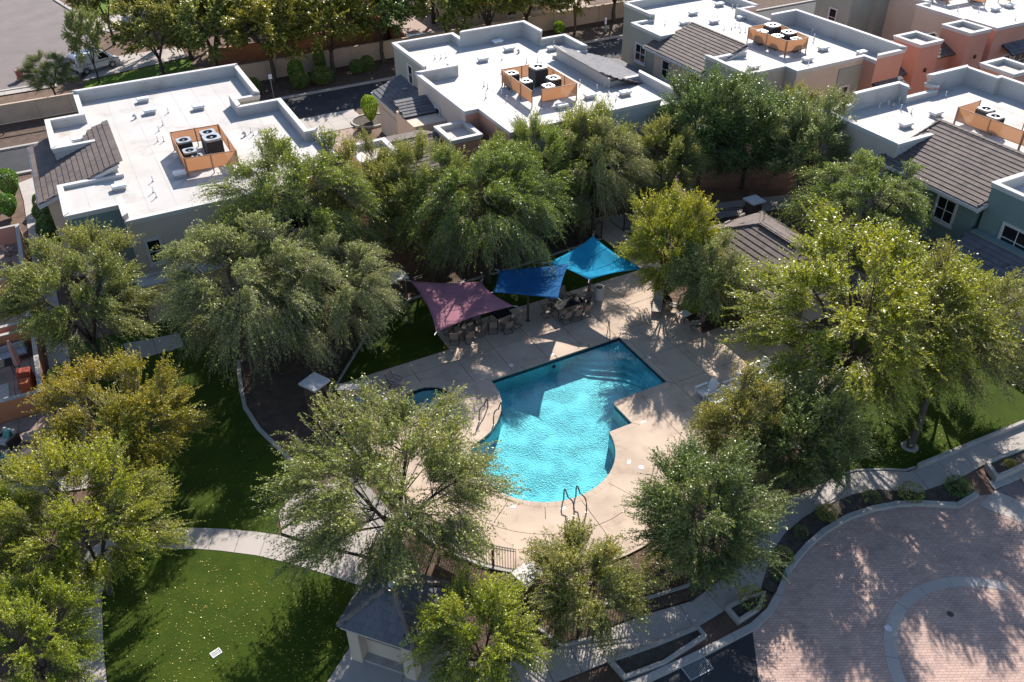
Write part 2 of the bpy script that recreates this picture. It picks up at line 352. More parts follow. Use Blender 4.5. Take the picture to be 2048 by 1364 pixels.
# ------------------------------------------------------------------ mesh helpers
class MB:
    """collects shapes and links them as one mesh object"""
    def __init__(s):
        s.v = []; s.f = []; s.m = []
    def poly(s, pts, mi=0):
        k = len(s.v); s.v += [tuple(p) for p in pts]; s.f.append(tuple(range(k, k+len(pts)))); s.m.append(mi)
    def box(s, x0, y0, z0, x1, y1, z1, mi=0, mside=None):
        k = len(s.v)
        s.v += [(x0, y0, z0), (x1, y0, z0), (x1, y1, z0), (x0, y1, z0), (x0, y0, z1), (x1, y0, z1), (x1, y1, z1), (x0, y1, z1)]
        s.f += [(k, k+3, k+2, k+1), (k+4, k+5, k+6, k+7), (k, k+1, k+5, k+4), (k+1, k+2, k+6, k+5), (k+2, k+3, k+7, k+6), (k+3, k, k+4, k+7)]
        ms = mside if mside else (mi,)*6
        s.m += list(ms)
    def hexa(s, b, t, mi=0):
        k = len(s.v); s.v += [tuple(p) for p in b]+[tuple(p) for p in t]
        n = len(b)
        s.f.append(tuple(k+n-1-i for i in range(n))); s.f.append(tuple(k+n+i for i in range(n))); s.m += [mi, mi]
        for i in range(n):
            j = (i+1) % n
            s.f.append((k+i, k+j, k+n+j, k+n+i)); s.m.append(mi)
    def prism(s, pts, z0, z1, mi=0, mtop=None):
        """closed prism over a CCW outline"""
        k = len(s.v); n = len(pts)
        s.v += [(p[0], p[1], z0) for p in pts]+[(p[0], p[1], z1) for p in pts]
        for tri in tessellate_polygon([[Vector((p[0], p[1], 0)) for p in pts]]):
            a, b, c = tri
            A, B, C_ = pts[a], pts[b], pts[c]
            if (B[0]-A[0])*(C_[1]-A[1])-(B[1]-A[1])*(C_[0]-A[0]) < 0: b, c = c, b
            s.f.append((k+n+a, k+n+b, k+n+c)); s.m.append(mi if mtop is None else mtop)
            s.f.append((k+a, k+c, k+b)); s.m.append(mi)
        for i in range(n):
            j = (i+1) % n
            s.f.append((k+i, k+j, k+n+j, k+n+i)); s.m.append(mi)
    def tube(s, pts, r, seg=6, mi=0, r1=None):
        pts = [Vector(p) for p in pts]; n = len(pts); k = len(s.v)
        up = Vector((0.13, 0.21, 0.97))
        for i, p in enumerate(pts):
            d = (pts[min(i+1, n-1)]-pts[max(i-1, 0)]).normalized()
            a = d.cross(up)
            if a.length < 1e-3: a = d.cross(Vector((1, 0, 0)))
            a.normalize(); b = d.cross(a)
            rr = r if r1 is None else r+(r1-r)*i/max(1, n-1)
            for q in range(seg):
                th = 2*math.pi*q/seg
                s.v.append(tuple(p+a*(math.cos(th)*rr)+b*(math.sin(th)*rr)))
        for i in range(n-1):
            for q in range(seg):
                q2 = (q+1) % seg
                s.f.append((k+i*seg+q, k+i*seg+q2, k+(i+1)*seg+q2, k+(i+1)*seg+q)); s.m.append(mi)
        s.f.append(tuple(k+seg-1-q for q in range(seg))); s.f.append(tuple(k+(n-1)*seg+q for q in range(seg))); s.m += [mi, mi]
    def cyl(s, c, r, z0, z1, seg=16, mi=0, r1=None):
        s.tube([(c[0], c[1], z0), (c[0], c[1], z1)], r, seg, mi, r1)
    def mesh(s, name, mats, smooth=False):
        me = bpy.data.meshes.new(name)
        me.from_pydata(s.v, [], s.f)
        for mm in (mats if isinstance(mats, (list, tuple)) else [mats]):
            me.materials.append(MT[mm] if isinstance(mm, str) else mm)
        me.polygons.foreach_set('material_index', s.m)
        if smooth: me.polygons.foreach_set('use_smooth', [True]*len(me.polygons))
        me.update()
        return me
    def build(s, name, mats, parent=None, smooth=False, loc=None, rz=None):
        return link(name, s.mesh(name, mats, smooth), parent, loc, rz)

def link(name, me, parent=None, loc=None, rz=None):
    o = bpy.data.objects.new(name, me); COL.objects.link(o)
    if parent is not None: o.parent = parent
    if loc is not None: o.location = loc
    if rz is not None: o.rotation_euler = (0, 0, rz)
    return o

def tag(o, label=None, cat=None, group=None, kind=None):
    if label: o['label'] = label
    if cat: o['category'] = cat
    if group: o['group'] = group
    if kind: o['kind'] = kind
    return o

def thing(name, label, cat, loc=(0, 0, 0), rz=0.0, group=None):
    o = bpy.data.objects.new(name, None); COL.objects.link(o); o.empty_display_size = 0.3
    o.location = loc; o.rotation_euler = (0, 0, rz)
    return tag(o, label, cat, group)

KIDS = {}
def dup(root, loc=None, rz=None, label=None, group=None, parent=None, scale=None):
    """a copy of a thing with copies of its parts and sub-parts"""
    r = root.copy(); COL.objects.link(r)
    if loc is not None: r.location = loc
    if rz is not None: r.rotation_euler = (0, 0, rz)
    if scale is not None: r.scale = scale
    if label: r['label'] = label
    if group: r['group'] = group
    if parent is not None: r.parent = parent
    for ch in list(root.children):
        c = ch.copy(); COL.objects.link(c); c.parent = r
        for g in list(ch.children):
            d = g.copy(); COL.objects.link(d); d.parent = c
    return r

def struct(name, o):
    o.name = name; o['kind'] = 'structure'; return o

def arc(cx, cy, r, a0, a1, n):
    return [(cx+r*math.cos(math.radians(a0+(a1-a0)*i/n)), cy+r*math.sin(math.radians(a0+(a1-a0)*i/n))) for i in range(n+1)]

def sheet(name, pts, z, mat, holes=(), kind='structure', parent=None, depth=0.0):
    bm = bmesh.new()
    loops = [pts]+list(holes)
    vecs = [[Vector((p[0], p[1], 0)) for p in lp] for lp in loops]
    flat = [p for lp in loops for p in lp]
    vs = [bm.verts.new((p[0], p[1], z)) for p in flat]
    for a, b, c in tessellate_polygon(vecs):
        try: f = bm.faces.new((vs[a], vs[b], vs[c]))
        except ValueError: continue
        f.normal_update()
        if f.normal.z < 0: f.normal_flip()
    if depth:
        k = 0
        for lp in loops:
            n = len(lp)
            low = [bm.verts.new((p[0], p[1], z-depth)) for p in lp]
            for i in range(n):
                j = (i+1) % n
                bm.faces.new((vs[k+i], vs[k+j], low[j], low[i]))
            k += n
        bmesh.ops.recalc_face_normals(bm, faces=bm.faces)
    me = bpy.data.meshes.new(name); bm.to_mesh(me); bm.free()
    me.materials.append(MT[mat])
    o = link(name, me, parent)
    if kind: o['kind'] = kind
    return o

def ribbon(pl, w0, w1):
    """left and right offset points of a polyline"""
    n = len(pl); A = []; B = []
    for i in range(n):
        p = Vector(pl[i]); d = Vector(pl[min(i+1, n-1)])-Vector(pl[max(i-1, 0)]); d.normalize()
        nn = Vector((-d.y, d.x))
        A.append(p+nn*w0); B.append(p+nn*w1)
    return A, B

def wall_strip(mb, pl, w0, w1, z0, z1, mi=0, step=1):
    A, B = ribbon(pl, w0, w1)
    for i in range(len(pl)-1):
        b = [A[i], B[i], B[i+1], A[i+1]]
        mb.hexa([(p.x, p.y, z0) for p in b], [(p.x, p.y, z1) for p in b], mi)

def kerb(name, pl, w, z0, z1, mat='kerb', label=None, kind='structure'):
    """a kerb of separate stones about 1.5 m long with open joints"""
    pts = [Vector(p) for p in pl]; out = []
    o = bpy.data.objects.new(name, None); COL.objects.link(o); o['kind'] = kind
    acc = [0.0]
    for a, b in zip(pts, pts[1:]): acc.append(acc[-1]+(b-a).length)
    tot = acc[-1]; n = max(1, int(round(tot/1.5)))
    def at(s):
        for i in range(len(pts)-1):
            if s <= acc[i+1] or i == len(pts)-2:
                return pts[i]+(pts[i+1]-pts[i])*((s-acc[i])/max(1e-6, acc[i+1]-acc[i]))
    for k in range(n):
        s0 = tot*k/n+0.008; s1 = tot*(k+1)/n-0.008
        ss = [s0]+[x for x in acc if s0 < x < s1]+[s1]
        mb = MB(); wall_strip(mb, [at(x) for x in ss], -w/2, w/2, z0, z1)
        mb.build('kerb_stone', mat, o)
    return o

def slabs(name, outline, z, mat, lines, holes=(), thick=0.03, gap=0.022, base=True, piece='slab', parent=None, cond=None):
    """paving of separate slabs: outline cut along joint lines (point, direction), joints recessed over a dark bed"""
    bm = bmesh.new()
    loops = [outline]+list(holes)
    flat = [p for lp in loops for p in lp]
    vs = [bm.verts.new((p[0], p[1], z)) for p in flat]
    for a, b, c in tessellate_polygon([[Vector((p[0], p[1], 0)) for p in lp] for lp in loops]):
        try: f = bm.faces.new((vs[a], vs[b], vs[c]))
        except ValueError: continue
        f.normal_update()
        if f.normal.z < 0: f.normal_flip()
    for ln in lines:
        p, d = ln[0], ln[1]
        cnd = ln[2] if len(ln) > 2 else None
        g0 = ln[3] if len(ln) > 3 else gap
        nrm = Vector((-d[1], d[0], 0)).normalized(); co = Vector((p[0], p[1], z))
        for sgn in ((-1, 1) if g0 else (1,)):
            fs = [f for f in bm.faces if cnd is None or cnd(f.calc_center_median())]
            geom = set(fs)
            for f in fs:
                geom.update(f.edges); geom.update(f.verts)
            bmesh.ops.bisect_plane(bm, geom=list(geom), dist=1e-5, plane_co=co+nrm*(sgn*g0/2), plane_no=nrm)
        if not g0: continue
        kill = [f for f in bm.faces if abs((f.calc_center_median()-co).dot(nrm)) < gap/2*0.98 and (cnd is None or cnd(f.calc_center_median()))]
        bmesh.ops.delete(bm, geom=kill, context='FACES')
    # components
    bm.faces.ensure_lookup_table()
    seen = set(); comps = []
    for f in bm.faces:
        if f.index in seen: continue
        st = [f]; seen.add(f.index); comp = []
        while st:
            g = st.pop(); comp.append(g)
            for e in g.edges:
                for h in e.link_faces:
                    if h.index not in seen: seen.add(h.index); st.append(h)
        comps.append(comp)
    root = sheet(name, outline, z-thick+0.002, 'joint', holes) if base else link(name, None)
    root['kind'] = 'structure'
    if parent: root.parent = parent
    comps = [c for c in comps if sum(f.calc_area() for f in c) > 0.01]
    comps.sort(key=lambda c: -sum(f.calc_area() for f in c))
    rest = MB()
    for i, comp in enumerate(comps):
        idx = {}; mb = MB(); tiltz = random.uniform(-0.0015, 0.0015)
        tgt = mb if i < 295 else rest
        k0 = len(tgt.v)
        for f in comp:
            for v in f.verts:
                if v.index not in idx: idx[v.index] = k0+len(idx); tgt.v.append((v.co.x, v.co.y, z+tiltz))
            tgt.f.append(tuple(idx[v.index] for v in f.verts)); tgt.m.append(0)
        for f in comp:
            fs = set(comp)
            for e in f.edges:
                if sum(1 for h in e.link_faces if h in fs) == 1:
                    a, b = e.verts
                    vl = list(f.verts); ia = vl.index(a)
                    if vl[(ia+1) % len(vl)] is not b: a, b = b, a
                    q = len(tgt.v)
                    tgt.v += [(a.co.x, a.co.y, z+tiltz), (b.co.x, b.co.y, z+tiltz), (b.co.x, b.co.y, z-thick), (a.co.x, a.co.y, z-thick)]
                    tgt.f.append((q+1, q, q+3, q+2)); tgt.m.append(0)
        if tgt is mb: mb.build(piece, mat, root)
    if rest.v: rest.build('slab_field', mat, root)['kind'] = 'stuff'
    bm.free()
    return root

# ------------------------------------------------------------------ ground
sheet('ground', [(-400, -250), (500, -250), (500, 600), (-400, 600)], -2.6, 'soil')
PC = (15.75, 27.35); PR = 3.62
pool = []
pool += [(15.86, 33.45), (24.35, 33.45)][::-1]            # far side, right to left is built below
pool = [(24.35, 33.45), (15.9, 33.45)]
pool += [(12.1+3.78*math.cos(math.radians(a)), 33.0+3.78*math.sin(math.radians(a))) for a in (-2, -12, -22, -32, -42, -52, -60, -68, -75, -82)]
pool += [(PC[0]+PR*math.cos(math.radians(a)), PC[1]+PR*math.sin(math.radians(a))) for a in range(154, 352, 6)]
pool += [(19.33, 26.8), (20.74, 26.8), (20.74, 28.45), (20.82, 28.62), (21.0, 28.7), (24.35, 28.7)]
SPA = (12.1, 33.35); SR = 1.38
spa = arc(SPA[0], SPA[1], SR, 0, 345, 23)
# terrain with openings cut for the pool and the spa
sheet('terrain', [(-120, -80), (200, -80), (200, 260), (-120, 260)], -0.05, 'soil', holes=[pool, spa])

# alley, street, planting strips beside the wall
sheet('alley_road', [(-60, 75.6), (110, 75.6), (110, 81.2), (-60, 81.2)], 0.0-0.02, 'asphalt')
sheet('alley_road', [(14.6, 55), (21.0, 55), (21.0, 75.6), (14.6, 75.6)], -0.016, 'patio')
slabs('alley_apron', [(14.6, 71.3), (22.6, 71.3), (22.6, 75.4), (14.6, 75.4)], 0.03, 'concrete', [((x, 71), (0, 1)) for x in (16.2, 17.9, 19.6, 21.2)]+[((14, 73.4), (1, 0))])
kerb('alley_kerb', [(-30, 81.3), (90, 81.3)], 0.35, -0.03, 0.13)
kerb('alley_kerb', [(-30, 75.45), (14.5, 75.45)], 0.35, -0.03, 0.13)
kerb('alley_kerb', [(24.4, 75.45), (47, 75.45)], 0.35, -0.03, 0.13)
sheet('street_road', [(-60, 97.3), (0.4, 97.3), (3.2, 104.0), (3.6, 112), (3.0, 122), (1.2, 130), (-2, 150), (-8, 200), (-60, 200)], -0.02, 'asphalt_old')
kerb('street_kerb', [(-30, 97.0), (-1.0, 97.0), (0.8, 97.6), (3.5, 104.0), (3.9, 112), (3.3, 122), (1.5, 130), (-1.7, 150)], 0.4, -0.03, 0.12)
slabs('street_pavement', [(-30, 95.7), (-1.2, 95.7), (-1.2, 96.75), (-30, 96.75)], 0.05, 'concrete', [((-30+1.6*i, 95), (0, 1)) for i in range(1, 18)])
slabs('driveway', [(1.2, 96.2), (12, 98.5), (12, 102.4), (3.9, 102.6)], 0.03, 'concrete', [((4.5, 96), (0, 1)), ((8, 96), (0, 1)), ((1, 100), (1, 0.1))])
slabs('driveway', [(4.3, 112), (16, 114), (16, 119), (3.9, 119)], 0.03, 'concrete', [((8, 110), (0, 1)), ((12, 110), (0, 1))])
sheet('street_lawn', [(0.4, 91.3), (12, 91.3), (12, 98.2), (1.4, 95.9)], 0.01, 'grass')
sheet('street_lawn', [(4.2, 120), (20, 120), (20, 135), (2.0, 135)], 0.01, 'grass')
sheet('planting_strip', [(-30, 81.5), (90, 81.5), (90, 87.2), (-30, 87.2)], 0.02, 'mulch')

# pool deck
R76 = [(PC[0]+7.6*math.cos(math.radians(a)), PC[1]+7.6*math.sin(math.radians(a))) for a in range(186, 313, 6)]
deck = [(8.2, 37.15), (8.2, 29.0)]+R76+[(23.4, 22.6), (32.4, 24.4), (32.4, 30.9), (30.75, 30.9), (30.75, 31.4), (28.95, 31.4), (28.95, 36.5), (31.6, 36.5), (31.6, 46.5), (29.75, 46.5), (29.75, 39.07), (15.04, 39.07), (15.04, 37.15)]
def offset_loop(pts, d):
    out = []; n = len(pts)
    for i in range(n):
        a = Vector(pts[i-1]); b = Vector(pts[i]); c = Vector(pts[(i+1) % n])
        d1 = (b-a).normalized(); d2 = (c-b).normalized()
        n1 = Vector((d1.y, -d1.x)); n2 = Vector((d2.y, -d2.x))
        s = n1+n2
        k = max(0.4, 1+n1.dot(n2))
        out.append(tuple(b+s*(d/k)))
    return out
pool_out = offset_loop(pool, 0.30)
spa_out = arc(SPA[0], SPA[1], SR+0.30, 0, 345, 23)
NW = lambda c: c.y > 33.8 and c.x < 28.9
FARL = lambda c: (Vector((c.x, c.y))-Vector(PC)).length > 3.6 and c.y < 30.5 and c.x < 25
jl = [((x, 30), (0, 1), lambda c: c.y > 33.74) for x in (9.6, 12.4, 15.04, 17.35, 19.65, 21.95, 24.25, 26.6)]
jl += [((8, 36.0), (1, 0), lambda c: c.y > 33.74), ((28.9, 30), (0, 1)), ((8, 33.9), (1, 0), lambda c: c.x > 24.6), ((8, 31.1), (1, 0), lambda c: c.x > 24.6), ((8, 28.4), (1, 0), lambda c: c.x > 24.6), ((8, 25.6), (1, 0), lambda c: c.x > 22.5),
       ((26.7, 0), (0, 1), lambda c: c.x > 24.7 and c.y < 34), ((24.66, 0), (0, 1), lambda c: c.y < 33.9), ((22.4, 0), (0, 1), lambda c: c.y < 28.3), ((8, 42.0), (1, 0)), ((30.7, 0), (0, 1), lambda c: c.x > 29)]
for a in range(190, 320, 26):
    d = (math.cos(math.radians(a)), math.sin(math.radians(a)))
    jl.append((PC, d, lambda c, d=d: (Vector((c.x-PC[0], c.y-PC[1]))).dot(Vector(d)) > 3.5 and c.x < 22.4))
for a in range(179, 324, 8):
    d = (math.cos(math.radians(a)), math.sin(math.radians(a)))
    jl.append((PC, d, lambda c, d=d: (Vector((c.x-PC[0], c.y-PC[1]))).dot(Vector(d)) > 0.3*(Vector((c.x-PC[0], c.y-PC[1]))).length and c.y < 34 and c.x < 25, 0))
for a in range(179, 316, 8):
    am = math.radians(a+4)
    p = (PC[0]+5.55*math.cos(am), PC[1]+5.55*math.sin(am)); d = (-math.sin(am), math.cos(am))
    def cnd(c, am=am):
        v = Vector((c.x-PC[0], c.y-PC[1]))
        an = math.atan2(v.y, v.x)
        return abs((an-am+math.pi) % (2*math.pi)-math.pi) < math.radians(4.2) and v.length > 4.0 and v.length < 8.2
    jl.append((p, d, cnd))
slabs('pool_deck', deck, 0.03, 'deck', jl, holes=[pool_out, spa_out], gap=0.028)
# coping stones
def ring_pieces(name, inner, outer, z0, z1, mat, root, per=0.6, piece='coping_stone'):
    n = len(inner)
    for i in range(n):
        j = (i+1) % n
        a, b, c, d = Vector(inner[i]), Vector(inner[j]), Vector(outer[j]), Vector(outer[i])
        L = (b-a).length; k = max(1, int(round(L/per)))
        for q in range(k):
            t0 = (q+0.012)/k; t1 = (q+1-0.012)/k
            P = [a.lerp(b, t0), a.lerp(b, t1), d.lerp(c, t1), d.lerp(c, t0)]
            mb = MB(); mb.hexa([(p.x, p.y, z0) for p in P], [(p.x, p.y, z1) for p in P]); 
            mb.build(piece, mat, root)
cop = thing('pool_coping', None, None); cop['kind'] = 'structure'
ring_pieces('coping', pool, pool_out, -0.05, 0.034, 'deck', cop, 2.4)
cop2 = thing('spa_coping', None, None); cop2['kind'] = 'structure'
ring_pieces('coping', spa, spa_out, -0.05, 0.034, 'deck', cop2, 2.0)

def basin(name, pts, zt, zf, tile=True):
    m = MB(); n = len(pts)
    for i in range(n):
        j = (i+1) % n
        a, b = pts[i], pts[j]
        if tile:
            m.poly([(a[0], a[1], zt-0.22), (b[0], b[1], zt-0.22), (b[0], b[1], zt), (a[0], a[1], zt)], 1)
        m.poly([(a[0], a[1], zf), (b[0], b[1], zf), (b[0], b[1], zt-0.22), (a[0], a[1], zt-0.22)], 0)
    k = len(m.v); m.v += [(p[0], p[1], zf) for p in pts]
    for a, b, c in tessellate_polygon([[Vector((p[0], p[1], 0)) for p in pts]]):
        A, B, C_ = pts[a], pts[b], pts[c]
        if (B[0]-A[0])*(C_[1]-A[1])-(B[1]-A[1])*(C_[0]-A[0]) < 0: b, c = c, b
        m.f.append((k+a, k+b, k+c)); m.m.append(0)
    o = m.build(name, ['plaster', 'wt_tile']); o['kind'] = 'structure'
    return o
pb = basin('pool_basin', pool, -0.045, -1.05)
sb = basin('spa_basin', spa, -0.045, -0.95)
# steps in the far right corner, a bench along the right wall
m = MB()
for i, (r, zt) in enumerate(((0.55, -0.35), (1.05, -0.55), (1.55, -0.76), (2.05, -0.95))):
    ys = 33.44
    m.prism([(24.34, 28.72), (24.34, ys), (24.34-2.6-r*0.55, ys), (24.34-1.7-r*0.55, ys-0.35-r*0.45), (24.34-0.45*r-0.3, ys-0.9-r*0.8), (24.34-0.20-0.25*r, ys-1.5-r), (24.34-0.20-0.25*r, 28.72)], -1.04, zt, 0)
m.build('pool_steps', ['plaster'], pb)
sheet('pool_water', pool, -0.13, 'water')
sheet('spa_water', spa, -0.12, 'spa_water')
for (x, y, a, lb) in ((14.6, 23.4, 0, 'depth marker tile at the round pool end, left of the handrails'), (19.0, 24.5, 40, 'depth marker tile on the curve right of the handrails'), (20.0, 33.85, 0, 'depth marker tile behind the straight far edge of the pool'), (24.75, 31.0, 90, 'depth marker tile beside the right edge of the pool'), (21.3, 26.6, 0, 'depth marker tile at the tip of the small square bay'), (12.6, 24.6, -30, 'depth marker tile at the lower left of the pool under leaves')):
    mb = MB(); mb.box(-0.13, -0.07, 0, 0.13, 0.07, 0.006)
    mk = mb.build('depth_marker', 'marker', None, loc=(x, y, 0.033), rz=math.radians(a))
    tag(mk, 'small white '+lb, 'depth marker', 'depth markers round the pool')
    d = MB(); d.box(-0.02, -0.035, 0.006, 0.02, 0.035, 0.009); d.build('numeral_bar', 'black', mk)
mb = MB(); mb.cyl((0, 0), 0.13, 0, 0.012, 18); tag(mb.build('skimmer_lid', 'white_plastic', None, loc=(17.5, 34.1, 0.032)), 'round white skimmer lid in the deck behind the pool', 'skimmer lid', 'round skimmer lids')
mb = MB(); mb.cyl((0, 0), 0.13, 0, 0.012, 18); tag(mb.build('skimmer_lid', 'white_plastic', None, loc=(19.3, 23.9, 0.032)), 'round pale skimmer lid near the round end of the pool', 'skimmer lid', 'round skimmer lids')

# lawns, mulch, paths
sheet('lawn', [(8.2, 37.15), (15.04, 37.15), (15.04, 39.07), (29.75, 39.07), (29.75, 43.6), (17.2, 43.2), (12.8, 42.6), (6.9, 36.6), (8.2, 36.2)], 0.012, 'lawn')
arcU = [(-2.57, 31.22), (-1.17, 30.62), (0.33, 29.74), (1.67, 28.81), (2.5, 28.14), (3.73, 26.69)]
curbl = [(4.0, 42.0), (3.72, 40.6), (3.5, 39.2), (3.33, 37.7), (3.55, 35.6), (4.08, 33.6), (4.62, 31.5), (4.95, 30.3)]
sheet('lawn', [(-3.9, 31.8)]+arcU[:-1]+[(2.79, 29.51), (4.0, 30.4)]+curbl[::-1]+[(4.0, 48.2), (-3.9, 48.2)], 0.012, 'lawn')
sheet('mulch_bed', [(x+0.02, y) for x, y in curbl[::-1]]+[(4.3, 44.5), (12.8, 46.2), (30, 46.2), (30, 43.6), (17.2, 43.2), (12.8, 42.6), (6.9, 36.6), (7.1, 29.8)], 0.008, 'mulch')
kerb('lawn_kerb', curbl, 0.22, -0.03, 0.07)
arcL = [(-3.3, 30.5), (-1.8, 29.55), (-0.93, 29.11), (0.04, 28.45), (1.33, 27.47), (2.53, 26.33), (3.67, 25.08), (4.95, 23.59)]
arcT = [(-3.6, 31.7)]+arcU+[(4.9, 25.6), (6.05, 24.45)]
jl = []
for i in range(0, 9):
    x = -2.6+i*1.05; jl.append(((x, 29.3-0.55*max(0, i-1)), (0.45+0.03*i, 1.0)))
slabs('curved_path', arcL+arcT[::-1], 0.03, 'concrete', jl)
slabs('gate_path', [(3.9, 26.75), (2.68, 28.2), (2.86, 29.5), (4.1, 30.4), (7.0, 29.9), (7.6, 26.2), (6.15, 24.6), (4.98, 25.75)], 0.034, 'concrete', [((4.2, 26), (0.6, 1)), ((3, 28.6), (1, -0.35)), ((5.9, 26), (0.5, 1))])
slabs('left_path', [(-6.25, 20), (-5.35, 20), (-5.31, 24.1), (-5.23, 25.82), (-4.99, 28.5), (-4.4, 30.0), (-3.35, 30.55), (-3.65, 31.7), (-5.2, 31.4), (-6.15, 29.2), (-6.22, 27.49)], 0.03, 'concrete', [((-6, 20.6+1.15*i), (1, 0.02)) for i in range(10)])
sheet('lawn', [(-5.3, 19.0), (1.4, 19.0), (2.15, 20.1), (4.05, 21.7), (4.6, 22.5), (4.9, 23.55)]+arcL[::-1][1:]+[(-4.3, 29.8), (-4.95, 28.5), (-5.2, 25.8), (-5.28, 24.1)], 0.012, 'lawn')
slabs('mail_court', [(1.45, 19.0), (3.0, 17.0), (9.2, 15.3), (8.6, 17.3), (7.0, 18.6), (6.4, 20.3), (7.2, 21.3), (6.05, 22.5), (5.05, 23.55), (4.2, 21.75), (2.2, 20.1)], 0.026, 'concrete', [((3.2, 19.2), (1, -1.1)), ((4.6, 18.6), (0.8, 1)), ((6.2, 17.4), (0.8, 1)), ((4, 18.3), (1, -.45)), ((5.0, 20.5), (1, -.9))])
slabs('south_sidewalk', [(7.5, 16.4), (9.96, 15.92), (14.15, 15.55), (14.3, 16.85), (11, 17.15), (8.3, 17.6), (7.3, 18.3), (6.4, 17.6)], 0.03, 'concrete', [((x, 16), (0.15, 1)) for x in (8.6, 9.8, 11.0, 12.2, 13.3)])
sheet('mulch_bed', [(7.05, 18.7), (8.4, 17.7), (11, 17.2), (14.4, 16.95), (16.8, 16.55), (19.4, 17.0), (21.9, 18.5), (24.5, 21.8), (23.4, 22.5), (20.0, 20.8), (17.7, 19.7), (15, 19.6), (12.3, 20.4), (10.2, 21.7), (8.2, 24.0), (7.4, 26.0), (6.1, 24.4), (6.1, 22.6), (7.3, 21.3), (6.5, 20.3)], 0.014, 'mulch')
sheet('mulch_bed', [(21.5, 18.6), (23.7, 18.95), (26.8, 19.0), (26.9, 24.2), (24.5, 21.9)], 0.010, 'mulch')
sheet('lawn', [(26.9, 18.95), (28.3, 18.75), (29.5, 18.2), (30.45, 17.6), (31.05, 17.55), (34.7, 17.35), (44, 16.9), (44, 27), (33, 26.5), (26.9, 24.2)], 0.016, 'lawn')
wk = [(14.25, 16.9), (16.7, 16.45), (19.35, 16.9), (21.97, 18.4), (23.74, 18.88), (26.88, 18.93), (28.27, 18.7), (29.45, 18.14), (30.45, 17.52), (31.02, 17.5), (34.66, 17.29), (44, 16.8)]
wi = [(44, 15.2), (35.9, 15.5), (34.0, 16.15), (32.0, 16.06), (29.81, 16.33), (28.26, 17.39), (26.99, 17.71), (25.41, 17.81), (23.95, 17.73), (22.54, 17.39), (21.34, 16.85), (20.43, 16.2), (19.72, 15.66), (18.1, 15.5), (16.13, 15.35), (14.15, 15.5)]
slabs('plaza_sidewalk', wk+wi, 0.03, 'concrete', [((15.9, 15), (0.15, 1)), ((17.6, 15), (-.05, 1)), ((18.9, 16), (-0.4, 1)), ((20.4, 16.5), (-.6, 1)), ((21.7, 17.5), (-.5, 1)), ((23.3, 18), (-.25, 1)), ((24.9, 18), (0, 1)), ((26.5, 18), (0.1, 1)), ((28, 18), (0.35, 1)), ((29.3, 17), (0.55, 1)), ((30.6, 17), (0.3, 1)), ((32.2, 17), (0.1, 1)), ((33.7, 17), (0.1, 1)), ((35.4, 17), (0.1, 1)), ((22.5, 18.25), (1.0, 0.12), lambda c: 21.5 < c.x < 27)])
slabs('tinted_ramp', [(16.16, 15.6), (18.4, 15.75), (18.6, 16.75), (16.5, 16.5)], 0.036, 'asphalt_old', [], base=False)
slabs('tinted_ramp', [(14.3, 15.6), (15.3, 15.55), (15.5, 16.6), (14.5, 16.8)], 0.036, 'asphalt_old', [], base=False)
slabs('tinted_ramp', [(33.1, 16.2), (34.6, 16.1), (34.9, 17.15), (33.4, 17.25)], 0.036, 'patio', [], base=False)
slabs('tinted_ramp', [(30.2, 16.45), (31.7, 16.2), (31.9, 17.3), (30.6, 17.4)], 0.036, 'patio', [], base=False)
# planter crescent and plaza
PZ = (25.4, 8.0)
kc = [(20.0, 14.96), (20.53, 15.28), (21.13, 15.7), (21.9, 16.03), (22.93, 16.38), (24.16, 16.65), (25.77, 16.76), (27.15, 16.59), (28.36, 16.25), (29.4, 15.73), (30.71, 14.88), (32.07, 14.96)]
sheet('planter_bed', kc+[(32.5, 15.8), (32.0, 16.06), (29.81, 16.33), (28.26, 17.39), (26.99, 17.71), (25.41, 17.81), (23.95, 17.73), (22.54, 17.39), (21.34, 16.85), (20.43, 16.2), (19.72, 15.66)], 0.045, 'gravel')
kerb('plaza_kerb', kc, 0.24, -0.05, 0.16)
kerb('plaza_kerb', [(20.0, 14.96), (19.2, 14.55), (18.1, 14.3), (15.44, 14.3), (13.15, 14.4), (8, 14.9)], 0.30, -0.05, 0.10)
sheet('plaza', [(18.0, 14.2), (19.2, 14.4), (20.1, 14.85)]+[(x, y-0.05) for x, y in kc[1:]]+[(33, 14.6), (34, 12), (40, 8), (40, -10), (12, -10), (14.5, 5), (16.71, 12.3)], -0.03, 'pavers')
sheet('south_road', [(18.0, 14.2), (16.71, 12.3), (14.5, 5), (12, -10), (-20, -10), (-20, 15.4), (8, 14.8), (15.4, 14.2)], -0.034, 'asphalt')
sheet('east_road', [(33.0, 14.75), (60, 14.5), (60, 3), (36, 9), (33.4, 12.2)], -0.026, 'asphalt_old')
ringp = arc(PZ[0], PZ[1], 4.62, 40, 330, 58)+arc(PZ[0], PZ[1], 4.12, 40, 330, 58)[::-1]
slabs('plaza_ring', ringp, -0.018, 'concrete', [(PZ, (math.cos(math.radians(a)), math.sin(math.radians(a))), (lambda c, a=a: (c.x-PZ[0])*math.cos(math.radians(a))+(c.y-PZ[1])*math.sin(math.radians(a)) > 0)) for a in range(52, 330, 18)], base=False, thick=0.01)
slabs('plaza_gutter', [(31.7, 14.5), (33.1, 14.75), (34.0, 12.6), (33.3, 11.4), (32.5, 12.8), (31.8, 14.1)], -0.018, 'concrete', [((32.2, 13.6), (1, 0.3)), ((32.9, 12.6), (1, 0.5))], base=False, thick=0.01)
slabs('east_kerb', [(33.1, 14.8), (35.9, 14.6), (35.9, 15.1), (33.3, 15.3)], 0.02, 'kerb', [((34.4, 14), (0, 1))])
